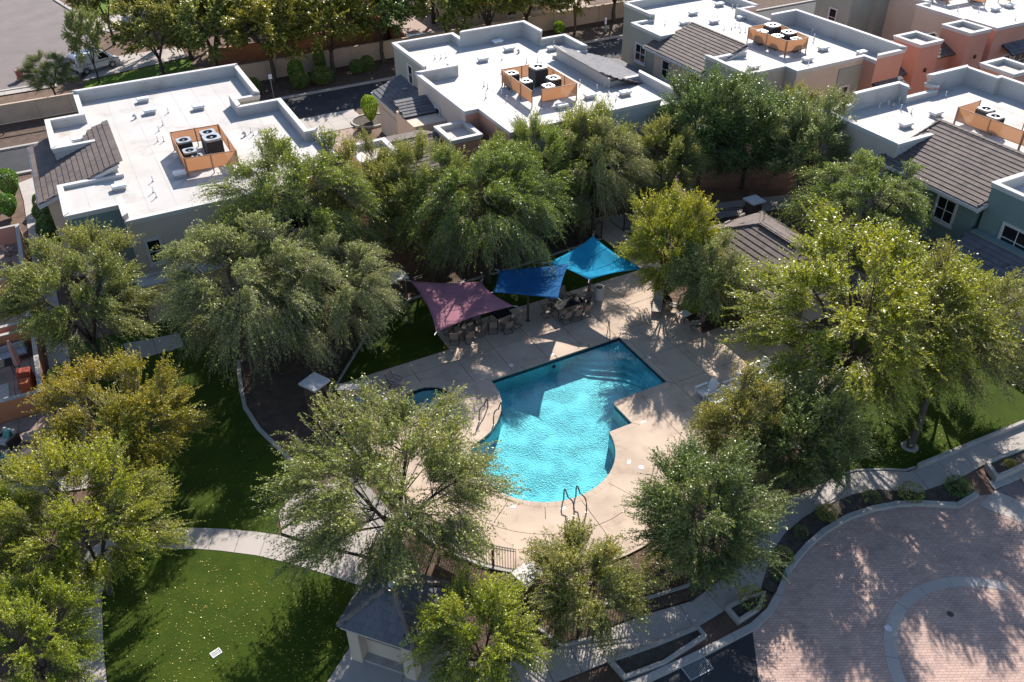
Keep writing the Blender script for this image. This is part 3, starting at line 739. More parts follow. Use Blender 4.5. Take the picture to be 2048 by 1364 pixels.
# raised planter boxes
def planter(label, pts, h=0.32, wdt=0.16):
    t = thing('planter_box', label, 'planter', (0, 0, 0))
    inn = offset_loop(pts, -wdt)
    n = len(pts)
    for i in range(n):
        j = (i+1) % n
        mb = MB(); b = [pts[i], pts[j], inn[j], inn[i]]
        mb.hexa([(p[0], p[1], -0.05) for p in b], [(p[0], p[1], h) for p in b]); mb.build('planter_wall', 'kerb', t)
    sheet('soil', inn, h-0.12, 'gravel', kind=None, parent=t)
    return t
planter('low concrete planter box of bare gravel beside the east road', [(33.5, 15.1), (37.5, 14.9), (37.6, 15.85), (34.3, 16.1), (33.95, 16.05)])
planter('small three-sided concrete planter at the end of the crescent bed', [(17.62, 14.65), (18.85, 14.75), (19.6, 15.3), (18.6, 15.5), (17.64, 15.48)], 0.26, 0.13)
planter('long narrow concrete planter beside the striped sidewalk', [(12.2, 14.75), (13.98, 14.55), (16.14, 14.78), (16.14, 15.32), (14.15, 15.48), (12.1, 15.75)], 0.22, 0.14)
g = thing('drain_grate', 'black slotted drain grate in the asphalt beside the kerb', 'grate', (15.0, 13.95, -0.03), math.radians(0))
mb = MB(); mb.box(-0.55, -0.38, 0, 0.55, -0.34, 0.03); mb.box(-0.55, 0.34, 0, 0.55, 0.38, 0.03); mb.box(-0.55, -0.34, 0, -0.51, 0.34, 0.03); mb.box(0.51, -0.34, 0, 0.55, 0.34, 0.03); mb.build('grate_frame', 'steel', g)
for i in range(14):
    mb = MB(); mb.box(-0.49+i*0.073, -0.34, 0, -0.455+i*0.073, 0.34, 0.022); mb.build('grate_bar', 'grey_paint', g)
g = thing('lawn_drain', 'small white slotted drain cover in the front lawn', 'drain cover', (-1.32, 23.37, 0.014), math.radians(15))
mb = MB(); mb.box(-0.2, -0.15, 0, 0.2, -0.12, 0.03); mb.box(-0.2, 0.12, 0, 0.2, 0.15, 0.03); mb.box(-0.2, -0.12, 0, -0.17, 0.12, 0.03); mb.box(0.17, -0.12, 0, 0.2, 0.12, 0.03); mb.build('drain_frame', 'white_plastic', g)
for i in range(7):
    mb = MB(); mb.box(-0.15+i*0.044, -0.12, 0, -0.13+i*0.044, 0.12, 0.025); mb.build('drain_bar', 'white_plastic', g)
mb = MB(); mb.cyl((0, 0), 0.14, 0, 0.006, 18); tag(mb.build('manhole_cover', 'iron', None, loc=(25.6, 11.0, -0.028)), 'small dark round cover in the brick plaza under the tree shadow', 'utility cover')
mb = MB(); mb.cyl((0, 0), 0.16, 0, 0.006, 18); tag(mb.build('manhole_cover', 'steel', None, loc=(22.85, 11.7, -0.012)), 'pale round cover at the broken end of the plaza ring', 'utility cover')
kerb('lawn_wall', [(31.0, 17.5), (34.66, 17.33), (44, 16.85)], 0.16, -0.03, 0.30)
kerb('lawn_wall', [(27.1, 24.3), (26.95, 19.0), (28.3, 18.82), (29.5, 18.25), (30.45, 17.66), (31.0, 17.6)], 0.10, -0.03, 0.06)
sheet('tree_ring', arc(31.9, 18.75, 0.42, 0, 345, 20), 0.03, 'concrete')
# left walks
slabs('side_walk', [(-5.9, 73.6), (-3.0, 75.1), (-3.5, 72.0), (-4.6, 66), (-4.6, 52), (-4.4, 37), (-5.6, 37), (-5.75, 56), (-5.7, 70)], 0.02, 'concrete', [((-6, 38+2.6*i), (1, 0)) for i in range(14)])
slabs('patio_walk', [(-8.5, 36.6), (-4.2, 35.2), (-3.9, 36.2), (-8.5, 37.6)], 0.026, 'concrete', [((-7.2, 37), (0.2, 1)), ((-5.6, 36), (0.2, 1))])
slabs('entry_walk', [(-1.6, 44.9), (1.5, 44.9), (1.5, 46.4), (-1.6, 46.9)], 0.026, 'concrete', [((0, 44), (0, 1))])
slabs('north_east_walk', [(31.7, 43.6), (46.4, 40.6), (46.4, 42.4), (31.7, 46.4)], 0.03, 'concrete', [((31+1.6*i, 44), (0.1, 1)) for i in range(1, 10)])

mb = MB(); mb.cyl((0, 0), 0.12, 0, 0.03, 16); o = mb.build('underwater_light', 'iron', pb, loc=(19.9, 33.43, -0.5)); o.rotation_euler = (math.pi/2, 0, 0)

# ------------------------------------------------------------------ roofs
def inside(p, poly):
    x, y = p; r = False; n = len(poly)
    for i in range(n):
        x0, y0 = poly[i]; x1, y1 = poly[(i+1) % n]
        if (y0 > y) != (y1 > y) and x < (x1-x0)*(y-y0)/(y1-y0)+x0: r = not r
    return r

TILE_W, TILE_C = 0.335, 0.375
_tm = {}
def tile_mesh(mat, w=TILE_W, c=TILE_C):
    k = (mat, w, c)
    if k not in _tm:
        m = MB(); g = 0.0035
        m.hexa([(g, -0.03, 0.03), (w-g, -0.03, 0.03), (w-g, c+0.02, 0.002), (g, c+0.02, 0.002)],
               [(g, -0.03, 0.074), (w-g, -0.03, 0.074), (w-g, c+0.02, 0.026), (g, c+0.02, 0.026)])
        _tm[k] = m.mesh('roof_tile', mat)
    return _tm[k]
TCOUNT = {}
def tile_slope(parent, o, u, v, Lu, Lv, clip=None, mat='tile', w=TILE_W, c=TILE_C, limit=300, each=True, thick=0.10):
    """concrete tiles laid in courses on a slope: origin o at the eave, u along the eave, v up the slope"""
    o = Vector(o); u = Vector(u).normalized(); v = Vector(v).normalized(); n = u.cross(v)
    if n.z < 0: raise ValueError('slope faces down')
    R = Matrix((u, v, n)).transposed()
    clip = clip or [(0, 0), (Lu, 0), (Lu, Lv), (0, Lv)]
    base = MB(); low = [o+u*a+v*b-n*thick for a, b in clip]; top = [o+u*a+v*b-n*0.002 for a, b in clip]
    base.hexa(low, top); base.build('roof_deck', 'underlay', parent)
    nu, nv = int(math.ceil(Lu/w)), int(math.ceil(Lv/c))
    wu = Lu/nu; rest = MB(); me = tile_mesh(mat, round(wu, 4), c)
    key = parent.name
    for j in range(nv):
        for i in range(nu):
            a, b = (i+(0.33 if j % 2 else 0.0))*wu, j*c
            if not inside((a+wu/2, min(b+c*0.45, Lv-0.02)), clip): continue
            p = o+u*a+v*b+n*random.uniform(-0.002, 0.004)
            if each and TCOUNT.get(key, 0) < limit:
                TCOUNT[key] = TCOUNT.get(key, 0)+1
                ob = bpy.data.objects.new('roof_tile', me); COL.objects.link(ob); ob.parent = parent
                M = R.to_4x4(); M.translation = p
                ob.matrix_local = M
            else:
                k = len(rest.v)
                for q in me.vertices: rest.v.append(tuple(p+R@q.co))
                for f in me.polygons: rest.f.append(tuple(k+x for x in f.vertices)); rest.m.append(0)
    if rest.v: rest.build('tile_field', mat, parent)['kind'] = 'stuff'

def ridge_caps(parent, a, b, mat='ridge', w=0.24, step=0.42, name='ridge_tile'):
    a, b = Vector(a), Vector(b); L = (b-a).length; n = max(1, int(L/step)); d = (b-a)/n
    side = Vector((-d.y, d.x, 0)).normalized()
    for i in range(n):
        p = a+d*i; q = a+d*(i+1)*1.0+Vector((0, 0, 0))
        m = MB(); h = 0.085
        q2 = p+d*1.08
        A = [p-side*w/2, p+side*w/2, q2+side*w/2*0.92, q2-side*w/2*0.92]
        T = [p-side*w*0.22+Vector((0, 0, h)), p+side*w*0.22+Vector((0, 0, h)), q2+side*w*0.2+Vector((0, 0, h-0.025)), q2-side*w*0.2+Vector((0, 0, h-0.025))]
        m.hexa([x-Vector((0, 0, 0.03)) for x in A], T); m.build(name, mat, parent)

def window(parent, face, c, z0, wdt, h, trim='white_trim', mull=1, bars=1, sill=True, depth=0.09):
    """face: '-x' '-y' '+x' '+y'; c = (x, y) of the centre of the opening on the wall plane"""
    ang = {'-y': 0, '+x': math.pi/2, '+y': math.pi, '-x': -math.pi/2}[face]
    R = Matrix.Rotation(ang, 4, 'Z'); T = Matrix.Translation((c[0], c[1], 0))@R
    t = 0.13
    m = MB()
    x0, x1 = -wdt/2, wdt/2
    m.box(x0-t, -depth, z0-t, x0, 0.004, z0+h+t); m.box(x1, -depth, z0-t, x1+t, 0.004, z0+h+t)
    m.box(x0, -depth, z0+h, x1, 0.004, z0+h+t); m.box(x0, -depth, z0-t, x1, 0.004, z0)
    fr = m.build('window', trim, parent); fr.matrix_local = T
    m = MB(); m.box(x0, -0.035, z0, x1, -0.01, z0+h); m.build('pane', 'glass', fr)
    m = MB()
    s = 0.035
    m.box(x0, -0.06, z0, x0+s, -0.036, z0+h); m.box(x1-s, -0.06, z0, x1, -0.036, z0+h)
    m.box(x0+s, -0.06, z0, x1-s, -0.036, z0+s); m.box(x0+s, -0.06, z0+h-s, x1-s, -0.036, z0+h)
    for i in range(mull):
        x = x0+(x1-x0)*(i+1)/(mull+1); m.box(x-0.02, -0.058, z0+s, x+0.02, -0.0365, z0+h-s)
    m.build('sash', 'grey_paint' if trim != 'white_trim' else 'white_paint', fr)
    for i in range(bars):
        z = z0+h*(i+1)/(bars+1)
        m = MB(); m.box(x0+s, -0.056, z-0.018, x1-s, -0.037, z+0.018); m.build('glazing_bar', 'white_paint', fr)
    if sill:
        m = MB(); m.box(x0-t-0.06, -depth-0.07, z0-t-0.09, x1+t+0.06, 0.002, z0-t-0.001); m.build('sill', trim, fr)
    return fr

def parapets(parent, outline, heights, mats, zr, skip=()):
    """outline CCW; heights, mats per edge; mitred, colour outside, white coating inside, white cornice on top"""
    n = len(outline)
    def off(d): return offset_loop(outline, d)
    inn = off(-0.24); co = off(0.10); ci = off(-0.245); mo = off(0.055); wo = outline; wi2 = off(0.004)
    for i in range(n):
        if i in skip: continue
        j = (i+1) % n; z = heights[i]
        m = MB(); k = 0
        b = [wo[i], wo[j], inn[j], inn[i]]
        m.v += [(p[0], p[1], zr-0.05) for p in b]+[(p[0], p[1], z-0.132) for p in b]
        for f, mi in (((0, 1, 5, 4), 0), ((1, 2, 6, 5), 0), ((2, 3, 7, 6), 1), ((3, 0, 4, 7), 0), ((4, 5, 6, 7), 1)):
            m.f.append(f); m.m.append(mi)
        m.build('parapet', [mats[i], 'white_roof'], parent)
        m = MB(); b = [co[i], co[j], ci[j], ci[i]]
        m.hexa([(p[0], p[1], z-0.13) for p in b], [(p[0], p[1], z) for p in b])
        b = [mo[i], mo[j], wi2[j], wi2[i]]
        m.hexa([(p[0], p[1], z-0.30) for p in b], [(p[0], p[1], z-0.131) for p in b])
        m.build('cornice', 'white_trim', parent)

def body(parent, outline, zr, mats, zbase=-0.06, z0=None):
    """walls of the outline up to the roof deck, grouped by colour"""
    n = len(outline)
    runs = []
    for i in range(n):
        if runs and mats[runs[-1][-1]] == mats[i]: runs[-1].append(i)
        else: runs.append([i])
    if len(runs) > 1 and mats[runs[0][0]] == mats[runs[-1][0]]: runs[0] = runs.pop()+runs[0]
    for r in runs:
        m = MB()
        pts = [outline[i] for i in r]+[outline[(r[-1]+1) % n]]
        m.v = [(p[0], p[1], zbase) for p in pts]+[(p[0], p[1], zr-0.05) for p in pts]; k = len(pts)
        for i in range(k-1): m.f.append((i, i+1, k+i+1, k+i)); m.m.append(0)
        m.build('wall', mats[r[0]], parent)

def flat_roof(parent, outline, zr, crick=()):
    o = sheet('roof', offset_loop(outline, -0.02), zr, 'white_roof', kind=None, parent=parent)
    return o

def gap_seams(parent, x0, x1, y0, y1, zr, inside_poly):
    m = MB(); x = x0+0.9
    while x < x1:
        # seam laps of the roofing sheets, broken where the outline stops
        y = y0
        while y < y1:
            if inside((x, y+0.5), inside_poly) and inside((x+0.06, y), inside_poly) and inside((x, y+1.0), inside_poly):
                m.box(x, y, zr+0.001, x+0.05, y+1.0, zr+0.006)
            y += 1.0
        x += 1.55
    if m.v: m.build('roof_seam', 'roof_lap', parent)['kind'] = 'stuff'

# rooftop equipment -------------------------------------------------
def ac_proto():
    t = thing('ac_unit', 'dark condenser', 'ac unit', (0, 0, -50))
    m = MB(); s = 0.40; H = 0.82
    m.box(-s+.02, -s+.02, 0.06, s-.02, s-.02, H-0.08); m.build('coil', 'ac_dark', t)
    for k in range(4):
        R = Matrix.Rotation(k*math.pi/2, 4, 'Z'); mm = MB()
        for i in range(9):
            x = -s+0.06+i*(2*s-0.12)/8; mm.box(x-0.012, -s-0.004, 0.08, x+0.012, -s+0.02, H-0.09)
        mm.v = [tuple(R@Vector(p)) for p in mm.v]; mm.build('louvre', 'grey_paint' if k % 2 else 'ac_dark', t)
    for a, b in ((-1, -1), (1, -1), (1, 1), (-1, 1)):
        mm = MB(); mm.box(a*s-0.03, b*s-0.03, 0.0, a*s+0.03, b*s+0.03, H-0.08); mm.build('corner_post', 'ac_dark', t)
    m = MB(); k0 = 24
    ro, ri = [], []
    for i in range(k0):
        th = 2*math.pi*i/k0; cx, cy = math.cos(th), math.sin(th)
        q = max(abs(cx), abs(cy)); e = 0.44/max(q, 0.80)
        ro.append((cx*e, cy*e)); ri.append((cx*0.29, cy*0.29))
    for i in range(k0):
        j = (i+1) % k0; b = [ro[i], ro[j], ri[j], ri[i]]
        m.hexa([(p[0], p[1], H-0.08) for p in b], [(p[0], p[1], H) for p in b])
    m.build('top_ring', 'steel', t)
    m = MB(); m.cyl((0, 0), 0.285, H-0.2, H-0.19, 20); m.build('fan_well', 'black', t)
    m = MB()
    for r in (0.09, 0.15, 0.21, 0.27): m.tube([(r*math.cos(a*math.pi/8), r*math.sin(a*math.pi/8), H-0.02) for a in range(17)], 0.006, 4)
    for a in range(8):
        th = a*math.pi/4; m.tube([(0.05*math.cos(th), 0.05*math.sin(th), H-0.02), (0.29*math.cos(th), 0.29*math.sin(th), H-0.02)], 0.005, 4)
    m.build('fan_guard', 'black', t)
    m = MB(); m.cyl((0, 0), 0.07, H-0.1, H-0.015, 10); m.build('motor_cap', 'steel', t)
    for a in range(3):
        th = a*2*math.pi/3; mm = MB()
        p = [Vector((math.cos(th+d)*r, math.sin(th+d)*r, H-0.12+z)) for r, d, z in ((0.06, -0.3, 0), (0.27, -0.22, 0.02), (0.27, 0.25, -0.02), (0.06, 0.3, -0.01))]
        mm.hexa([q-Vector((0, 0, 0.006)) for q in p], p); mm.build('fan_blade', 'ac_dark', t)
    return t
ACP = ac_proto()
ac_used = [False]
def ac(x, y, z, rz, label, s=1.0):
    if not ac_used[0]:
        ac_used[0] = True; ACP.location = (x, y, z); ACP.rotation_euler = (0, 0, rz); ACP['label'] = label; ACP['group'] = 'rooftop condensers'; ACP.scale = (s*1.04, s*1.04, s*1.42); return ACP
    return dup(ACP, (x, y, z), rz, label, 'rooftop condensers', scale=(s*1.04, s*1.04, s*1.42))

def screen(label, x0, y0, x1, y1, zr, sides, h0=0.35, h1=1.28):
    """four sided equipment screen; sides: list of ((ax, ay), (bx, by)) in world coordinates"""
    t = thing('equipment_screen', label, 'screen', (0, 0, 0))
    for a, b in sides:
        a, b = Vector(a), Vector(b); L = (b-a).length; d = (b-a)/L; nn = Vector((-d.y, d.x))
        k = max(1, int(round(L/2.0)))
        for i in range(k):
            p, q = a+d*(L*i/k+0.03), a+d*(L*(i+1)/k-0.03)
            m = MB(); bb = [p-nn*0.006, q-nn*0.006, q+nn*0.006, p+nn*0.006]
            m.hexa([(v.x, v.y, zr+h0+0.03) for v in bb], [(v.x, v.y, zr+h1-0.03) for v in bb]); m.build('screen_panel', 'screen', t)
            f = MB()
            for z in (h0, h1-0.04):
                bb = [p-nn*0.02, q-nn*0.02, q+nn*0.02, p+nn*0.02]
                f.hexa([(v.x, v.y, zr+z) for v in bb], [(v.x, v.y, zr+z+0.04) for v in bb])
            f.build('rail', 'screen_rail', t)
        for i in range(k+1):
            p = a+d*(L*i/k); m = MB(); m.box(p.x-0.03, p.y-0.03, zr, p.x+0.03, p.y+0.03, zr+h1+0.02); m.build('post', 'screen_rail', t)
    return t
MT['screen_rail'] = plain('tan_painted_steel', (0.36, 0.19, 0.11), 0.6)

def vent_proto():
    t = thing('roof_vent', 'vent', 'roof vent', (0, 0, -50))
    m = MB(); m.box(-0.36, -0.22, 0, 0.36, 0.22, 0.20); m.build('throat', 'white_roof', t)
    m = MB(); b = [(-0.44, -0.28), (0.44, -0.28), (0.44, 0.28), (-0.44, 0.28)]; c = [(-0.40, -0.24), (0.40, -0.24), (0.40, 0.24), (-0.40, 0.24)]
    m.hexa([(p[0], p[1], 0.201) for p in b], [(p[0], p[1], 0.30) for p in b]); m.hexa([(p[0], p[1], 0.3005) for p in b], [(p[0], p[1], 0.34) for p in c]); m.build('hood', 'white_plastic', t)
    m = MB(); m.box(-0.52, -0.38, -0.01, 0.52, 0.38, 0.012); m.build('flashing', 'white_roof', t)
    return t
VP = vent_proto(); v_used = [False]
def vent(x, y, z, rz, label):
    if not v_used[0]:
        v_used[0] = True; o = VP; o.location = (x, y, z); o.rotation_euler = (0, 0, rz)
    else: o = dup(VP, (x, y, z), rz)
    o['label'] = label; o['group'] = 'box vents on the flat roofs'
def pipe_proto():
    t = thing('vent_pipe', 'pipe', 'vent pipe', (0, 0, -50))
    m = MB(); m.cyl((0, 0), 0.03, 0.05, 0.42, 8); m.build('pipe', 'white_plastic', t)
    m = MB(); m.cyl((0, 0), 0.10, -0.01, 0.06, 10, 0, 0.045); m.build('boot', 'white_roof', t)
    return t
PP = pipe_proto(); p_used = [False]
def pipe(x, y, z, where, h=1.0):
    if not p_used[0]:
        p_used[0] = True; o = PP; o.location = (x, y, z)
    else: o = dup(PP, (x, y, z))
    o.scale = (1, 1, h)
    o['label'] = 'thin white vent pipe standing on the flat roof of '+where; o['group'] = 'vent pipes on '+where
def turbine(x, y, z, label):
    t = thing('goose_vent', label, 'roof vent', (x, y, z))
    m = MB(); m.tube([(0, 0, -0.01), (0, 0, 0.22), (-0.05, -0.02, 0.29), (-0.14, -0.05, 0.26), (-0.16, -0.06, 0.18)], 0.07, 10); m.build('pipe', 'steel', t)
    m = MB(); m.cyl((0, 0), 0.16, -0.01, 0.05, 12, 0, 0.09); m.build('boot', 'white_roof', t)

# ------------------------------------------------------------------ the four flat roofed buildings
ZR = 6.25
def ghouse(name, label):
    return thing(name, label, 'building', (0, 0, 0))

# left building -----------------------------------------------------
A = ghouse('stucco_building', 'white flat roofed stucco building at the upper left with a brown tiled side roof')
oa = [(0.55, 49.15), (14.0, 49.15), (14.0, 55.8), (13.3, 55.8), (13.3, 62.5), (10.35, 62.5), (10.35, 64.7), (12.25, 64.7), (12.25, 71.4), (0.05, 71.4), (0.05, 66.75), (-2.25, 66.75), (-2.25, 61.3), (1.1, 61.3), (1.1, 56.1), (-2.45, 56.1), (-2.45, 51.75), (0.55, 51.75)]
ha = [6.55, 6.75, 7.0, 7.0, 7.0, 7.1, 6.75, 7.0, 7.15, 6.95, 6.95, 6.95, 6.9, 6.35, 6.5, 6.5, 6.45, 6.9]
ma = ['sand', 'sand', 'sand', 'cream', 'cream', 'sage', 'sage', 'sage', 'cream', 'cream', 'cream', 'cream', 'white_roof', 'white_roof', 'white_roof', 'cream', 'teal', 'sand']
body(A, oa, ZR, ma)
flat_roof(A, oa, ZR); parapets(A, oa, ha, ma, ZR, skip=(13,))
gap_seams(A, -2, 14, 49.4, 71.2, ZR, offset_loop(oa, -0.35))
for v in ([(-3.35, 56.35), (1.1, 56.35), 56.35, 66.2],):
    m = MB()
    m.hexa([(-3.4, 56.3, -0.06), (-2.46, 56.3, -0.06), (-2.46, 66.2, -0.06), (-3.4, 66.2, -0.06)], [(-3.4, 56.3, 5.55), (-2.46, 56.3, 5.82), (-2.46, 66.2, 5.82), (-3.4, 66.2, 5.55)])
    m.build('wall', 'cream', A)
    m = MB(); m.hexa([(-2.459, 56.3, -0.06), (1.098, 56.3, -0.06), (1.098, 61.29, -0.06), (-2.459, 61.29, -0.06)], [(-2.459, 56.3, 5.82), (1.098, 56.3, 6.98), (1.098, 61.29, 6.98), (-2.459, 61.29, 5.82)]); m.build('wall', 'white_roof', A)
    m = MB(); m.hexa([(0.9, 61.3, 6.0), (1.098, 61.3, 6.0), (1.098, 63.6, 6.0), (0.9, 63.6, 6.0)], [(0.9, 61.3, 6.93), (1.098, 61.3, 6.98), (1.098, 63.6, 6.98), (0.9, 63.6, 6.93)]); m.build('wall', 'white_roof', A)
vv = Vector((5.0, 0, 1.62)); LV = vv.length
tile_slope(A, (-3.82, 66.1, 5.48), (0, -1, 0), vv, 9.9, LV, clip=[(0, 0), (9.9, 0), (9.9, LV), (2.45, LV), (2.45, LV-1.2), (4.78, LV-1.9), (4.78, 1.72), (0, 1.72)], mat='tile', limit=296)
m = MB(); m.box(-3.95, 56.22, 5.28, -3.83, 66.1, 5.46); m.build('fascia', 'white_trim', A)
m = MB(); m.hexa([(-3.9, 56.05, 5.22), (-3.9, 56.19, 5.22), (1.2, 56.19, 6.87), (1.2, 56.05, 6.87)], [(-3.9, 56.05, 5.44), (-3.9, 56.19, 5.44), (1.2, 56.19, 7.09), (1.2, 56.05, 7.09)]); m.build('rake_board', 'white_trim', A)
ridge_caps(A, (1.2, 56.2, 7.06), (1.2, 63.6, 7.06)); ridge_caps(A, (-3.8, 56.25, 5.5), (1.15, 56.25, 7.1), 'tile', 0.2)
window(A, '-y', (1.65, 49.15), 3.55, 0.75, 1.45, mull=0, bars=1)
window(A, '-y', (6.0, 49.15), 3.5, 1.5, 1.4); window(A, '-y', (10.5, 49.15), 3.5, 1.5, 1.4); window(A, '-y', (-1.0, 51.75), 3.3, 0.9, 1.3, mull=0)
window(A, '-y', (7.5, 49.15), 0.8, 1.5, 1.4)
m = MB(); m.box(0.6, 48.98, 2.75, 13.9, 49.148, 2.95); m.build('band', 'white_trim', A)
m = MB(); m.box(0.2, 48.2, -0.05, 5.2, 49.14, 2.6); m.build('porch', 'cream', A)
m = MB(); m.box(0.05, 48.05, 2.601, 5.35, 49.13, 2.74); m.build('porch_cap', 'white_trim', A)
SR_ = [((4.92, 58.55), (4.92, 53.95)), ((4.98, 53.9), (8.05, 53.55)), ((8.1, 53.6), (8.05, 58.3)), ((8.0, 58.4), (4.98, 58.6))]
screen('tan mesh screen box round the condensers on the left roof', 0, 0, 0, 0, ZR, SR_)
P_ = [(421, 262), (436, 280), (362, 278), (373, 292), (381, 299)]
for (x, y, s, lb) in ((7.15, 57.6, 1.05, 'tall condenser in the far corner of the left roof screen'), (7.15, 56.2, 1.2, 'largest pale-sided condenser in the left roof screen'), (5.5, 57.2, 1.0, 'condenser at the west side of the left roof screen'), (5.55, 55.6, 0.9, 'small round-topped condenser in the left roof screen'), (5.85, 54.9, 0.75, 'lowest condenser in the near corner of the left roof screen')):
    ac(x, y, ZR, 0.03, lb, s)
m = MB(); m.box(6.2, 55.4, ZR+0.0, 6.9, 56.3, ZR+0.05); m.tube([(5.8, 56.4, ZR+0.12), (6.6, 56.2, ZR+0.12), (7.2, 55.2, ZR+0.12), (7.4, 54.4, ZR+0.12)], 0.035, 6); m.tube([(6.0, 57.2, ZR+0.15), (6.4, 56.0, ZR+0.14), (6.0, 55.0, ZR+0.13)], 0.03, 6)
tag(m.build('duct_run', 'white_plastic', None), 'white ducts and pipes lying between the condensers on the left roof', 'ducts')
VW = {'A': ['rearmost of the box vents on the left roof', 'box vent beside the bent pipe on the left roof', 'box vent near the stepped east parapet of the left roof', 'box vent in the shadow of the mesh screen on the left roof', 'box vent by the low front parapet of the left roof', 'box vent half hidden by the tree at the front of the left roof']}
for (x, y), lb in zip([(4.5, 68.92), (4.58, 66.25), (7.88, 65.28), (4.57, 54.3), (0.85, 54.21), (8.2, 53.0)], VW['A']): vent(x, y, ZR, 0.0, lb)
vent(-0.6, 61.0+2.2, ZR, 0.0, 'box vent tucked against the ridge of the tiled side roof')
for x, y in [(5.76, 65.69), (4.99, 63.44), (4.57, 62.55), (4.19, 60.68), (4.55, 60.48), (5.7, 63.15-2.6), (6.22, 63.17-2.6), (2.84, 54.37), (2.61, 52.76), (2.66, 51.97), (10.19, 59.08), (10.21, 58.47), (10.66, 58.72), (10.16, 56.38), (10.07, 55.4), (11.08, 57.0)]: pipe(x, y, ZR, 'the left building')
turbine(3.49, 65.77, ZR, 'bent metal pipe vent on the left roof beside a box vent'); turbine(9.7, 58.66, ZR, 'bent metal pipe vent east of the screen on the left roof')

# centre building ---------------------------------------------------
C = ghouse('stucco_building', 'white flat roofed stucco building in the upper middle with a sage corner block')
oc = [(25.25, 48.8), (37.6, 48.8), (39.7, 48.8), (39.7, 54.6), (36.5, 54.6), (36.5, 62.0), (39.4, 62.0), (39.4, 65.6), (37.15, 65.6), (37.15, 68.9), (31.0, 68.9), (31.0, 70.7), (25.4, 70.7), (25.4, 63.8), (27.35, 63.8), (27.35, 62.4), (24.15, 62.4), (24.15, 53.6), (25.25, 53.6)]
hc = [6.95, 6.45, 6.95, 6.6, 6.6, 6.5, 6.9, 6.9, 7.55, 7.55, 6.95, 6.95, 6.95, 6.5, 6.95, 7.15, 7.0, 7.0, 7.0]
mc = ['sand_shaded', 'sand_shaded', 'sand', 'white_roof', 'white_roof', 'white_roof', 'cream', 'cream', 'cream', 'cream', 'sage', 'sage', 'sage', 'sage', 'sage', 'sand', 'sand', 'salmon', 'salmon']
body(C, oc, ZR, mc); flat_roof(C, oc, ZR); parapets(C, oc, hc, mc, ZR, skip=(4,))
gap_seams(C, 24.5, 39.5, 49.2, 70.2, ZR, offset_loop(oc, -0.35))
m = MB(); m.hexa([(36.502, 54.0, 5.9), (36.6, 54.0, 5.9), (36.6, 62.0, 5.9), (36.502, 62.0, 5.9)], [(36.502, 54.0, 7.0), (36.6, 54.0, 7.0), (36.6, 62.0, 7.28), (36.502, 62.0, 7.28)]); m.build('wall', 'white_roof', C)
m = MB(); m.hexa([(36.61, 54.0, -0.05), (40.6, 54.0, -0.05), (40.6, 62.0, -0.05), (36.61, 62.0, -0.05)], [(36.61, 54.61, 7.05), (40.6, 54.61, 5.55), (40.6, 61.99, 5.55), (36.61, 61.99, 7.05)]); m.build('wall', 'cream', C)
vv = Vector((-5.0, 0, 1.75)); LV = vv.length
tile_slope(C, (41.5, 53.6, 5.42), (0, 1, 0), vv, 8.9, LV, clip=[(0, 0), (8.9, 0), (8.9, LV), (1.2, LV), (0, LV-1.0)], mat='tile_dark', limit=60)
ridge_caps(C, (36.55, 54.4, 7.14), (36.55, 62.4, 7.14)); ridge_caps(C, (37.5, 53.65, 6.9), (41.4, 53.65, 5.5), 'tile', 0.2)
# east lean-to roof
vv = Vector((-4.4, 0, 1.1)); tile_slope(C, (46.0, 55.0, 3.3), (0, 1, 0), vv, 11.5, vv.length, mat='tile_dark', limit=0, each=False)
m = MB(); m.box(41.7, 55.2, -0.05, 45.8, 66.2, 3.2); m.build('wall', 'cream', C)
# west garage roof
vv = Vector((3.1, 0, 1.2)); tile_slope(C, (22.75, 69.6, 3.5), (0, -1, 0), vv, 7.1, vv.length, clip=[(0, 0), (7.1, 0), (7.1, 2.2), (6.6, 3.2), (0, 3.2)], mat='tile_dark', limit=150)
m = MB(); m.prism([(23.1, 62.8), (25.39, 62.8), (25.39, 69.3), (23.1, 69.3)], -0.05, 3.45); m.build('wall', 'cream', C)
m = MB(); m.box(23.05, 63.4, 0.0, 23.098, 68.6, 2.4); m.build('garage_door', 'sand', C)
m = MB(); m.box(22.62, 62.45, 3.28, 22.74, 69.65, 3.44); m.build('fascia', 'white_trim', C)
for (y, z) in ((66.4, 4.35), (65.2, 4.05)):
    mb = MB(); mb.box(24.4, y, z, 24.9, y+0.45, z+0.03); mb.build('roof_patch', 'grey_paint', C)
window(C, '-x', (25.4, 67.0), 4.55, 0.85, 1.5, mull=0, bars=1)
window(C, '-y', (34.6, 48.8), 3.4, 0.75, 1.5, trim='white_trim', mull=0); window(C, '-y', (28.0, 48.8), 3.5, 1.4, 1.3); window(C, '-x', (24.15, 58.6), 4.3, 0.8, 1.2, mull=0, bars=0)
def arch_window(parent, face, c, z0, wd, h, mat):
    ang = {'-y': 0, '+x': math.pi/2, '+y': math.pi, '-x': -math.pi/2}[face]
    T = Matrix.Translation((c[0], c[1], 0))@Matrix.Rotation(ang, 4, 'Z')
    def shape(w_, h_): return [(-w_/2, z0), (w_/2, z0)]+[(w_/2*math.cos(a*math.pi/10), z0+h_+w_/2*math.sin(a*math.pi/10)) for a in range(11)]
    m = MB(); A_ = shape(wd+0.24, h); m.hexa([(x, 0.0, z) for x, z in A_], [(x, -0.07, z) for x, z in A_]); fr = m.build('arch_frame', 'white_trim', parent); fr.matrix_local = T
    m = MB(); B_ = shape(wd, h-0.02); m.hexa([(x, -0.071, z+0.03) for x, z in B_], [(x, -0.075, z+0.03) for x, z in B_]); m.build('arch_panel', mat, fr)
arch_window(C, '-y', (37.9, 48.8), 3.0, 1.0, 1.7, 'orange')
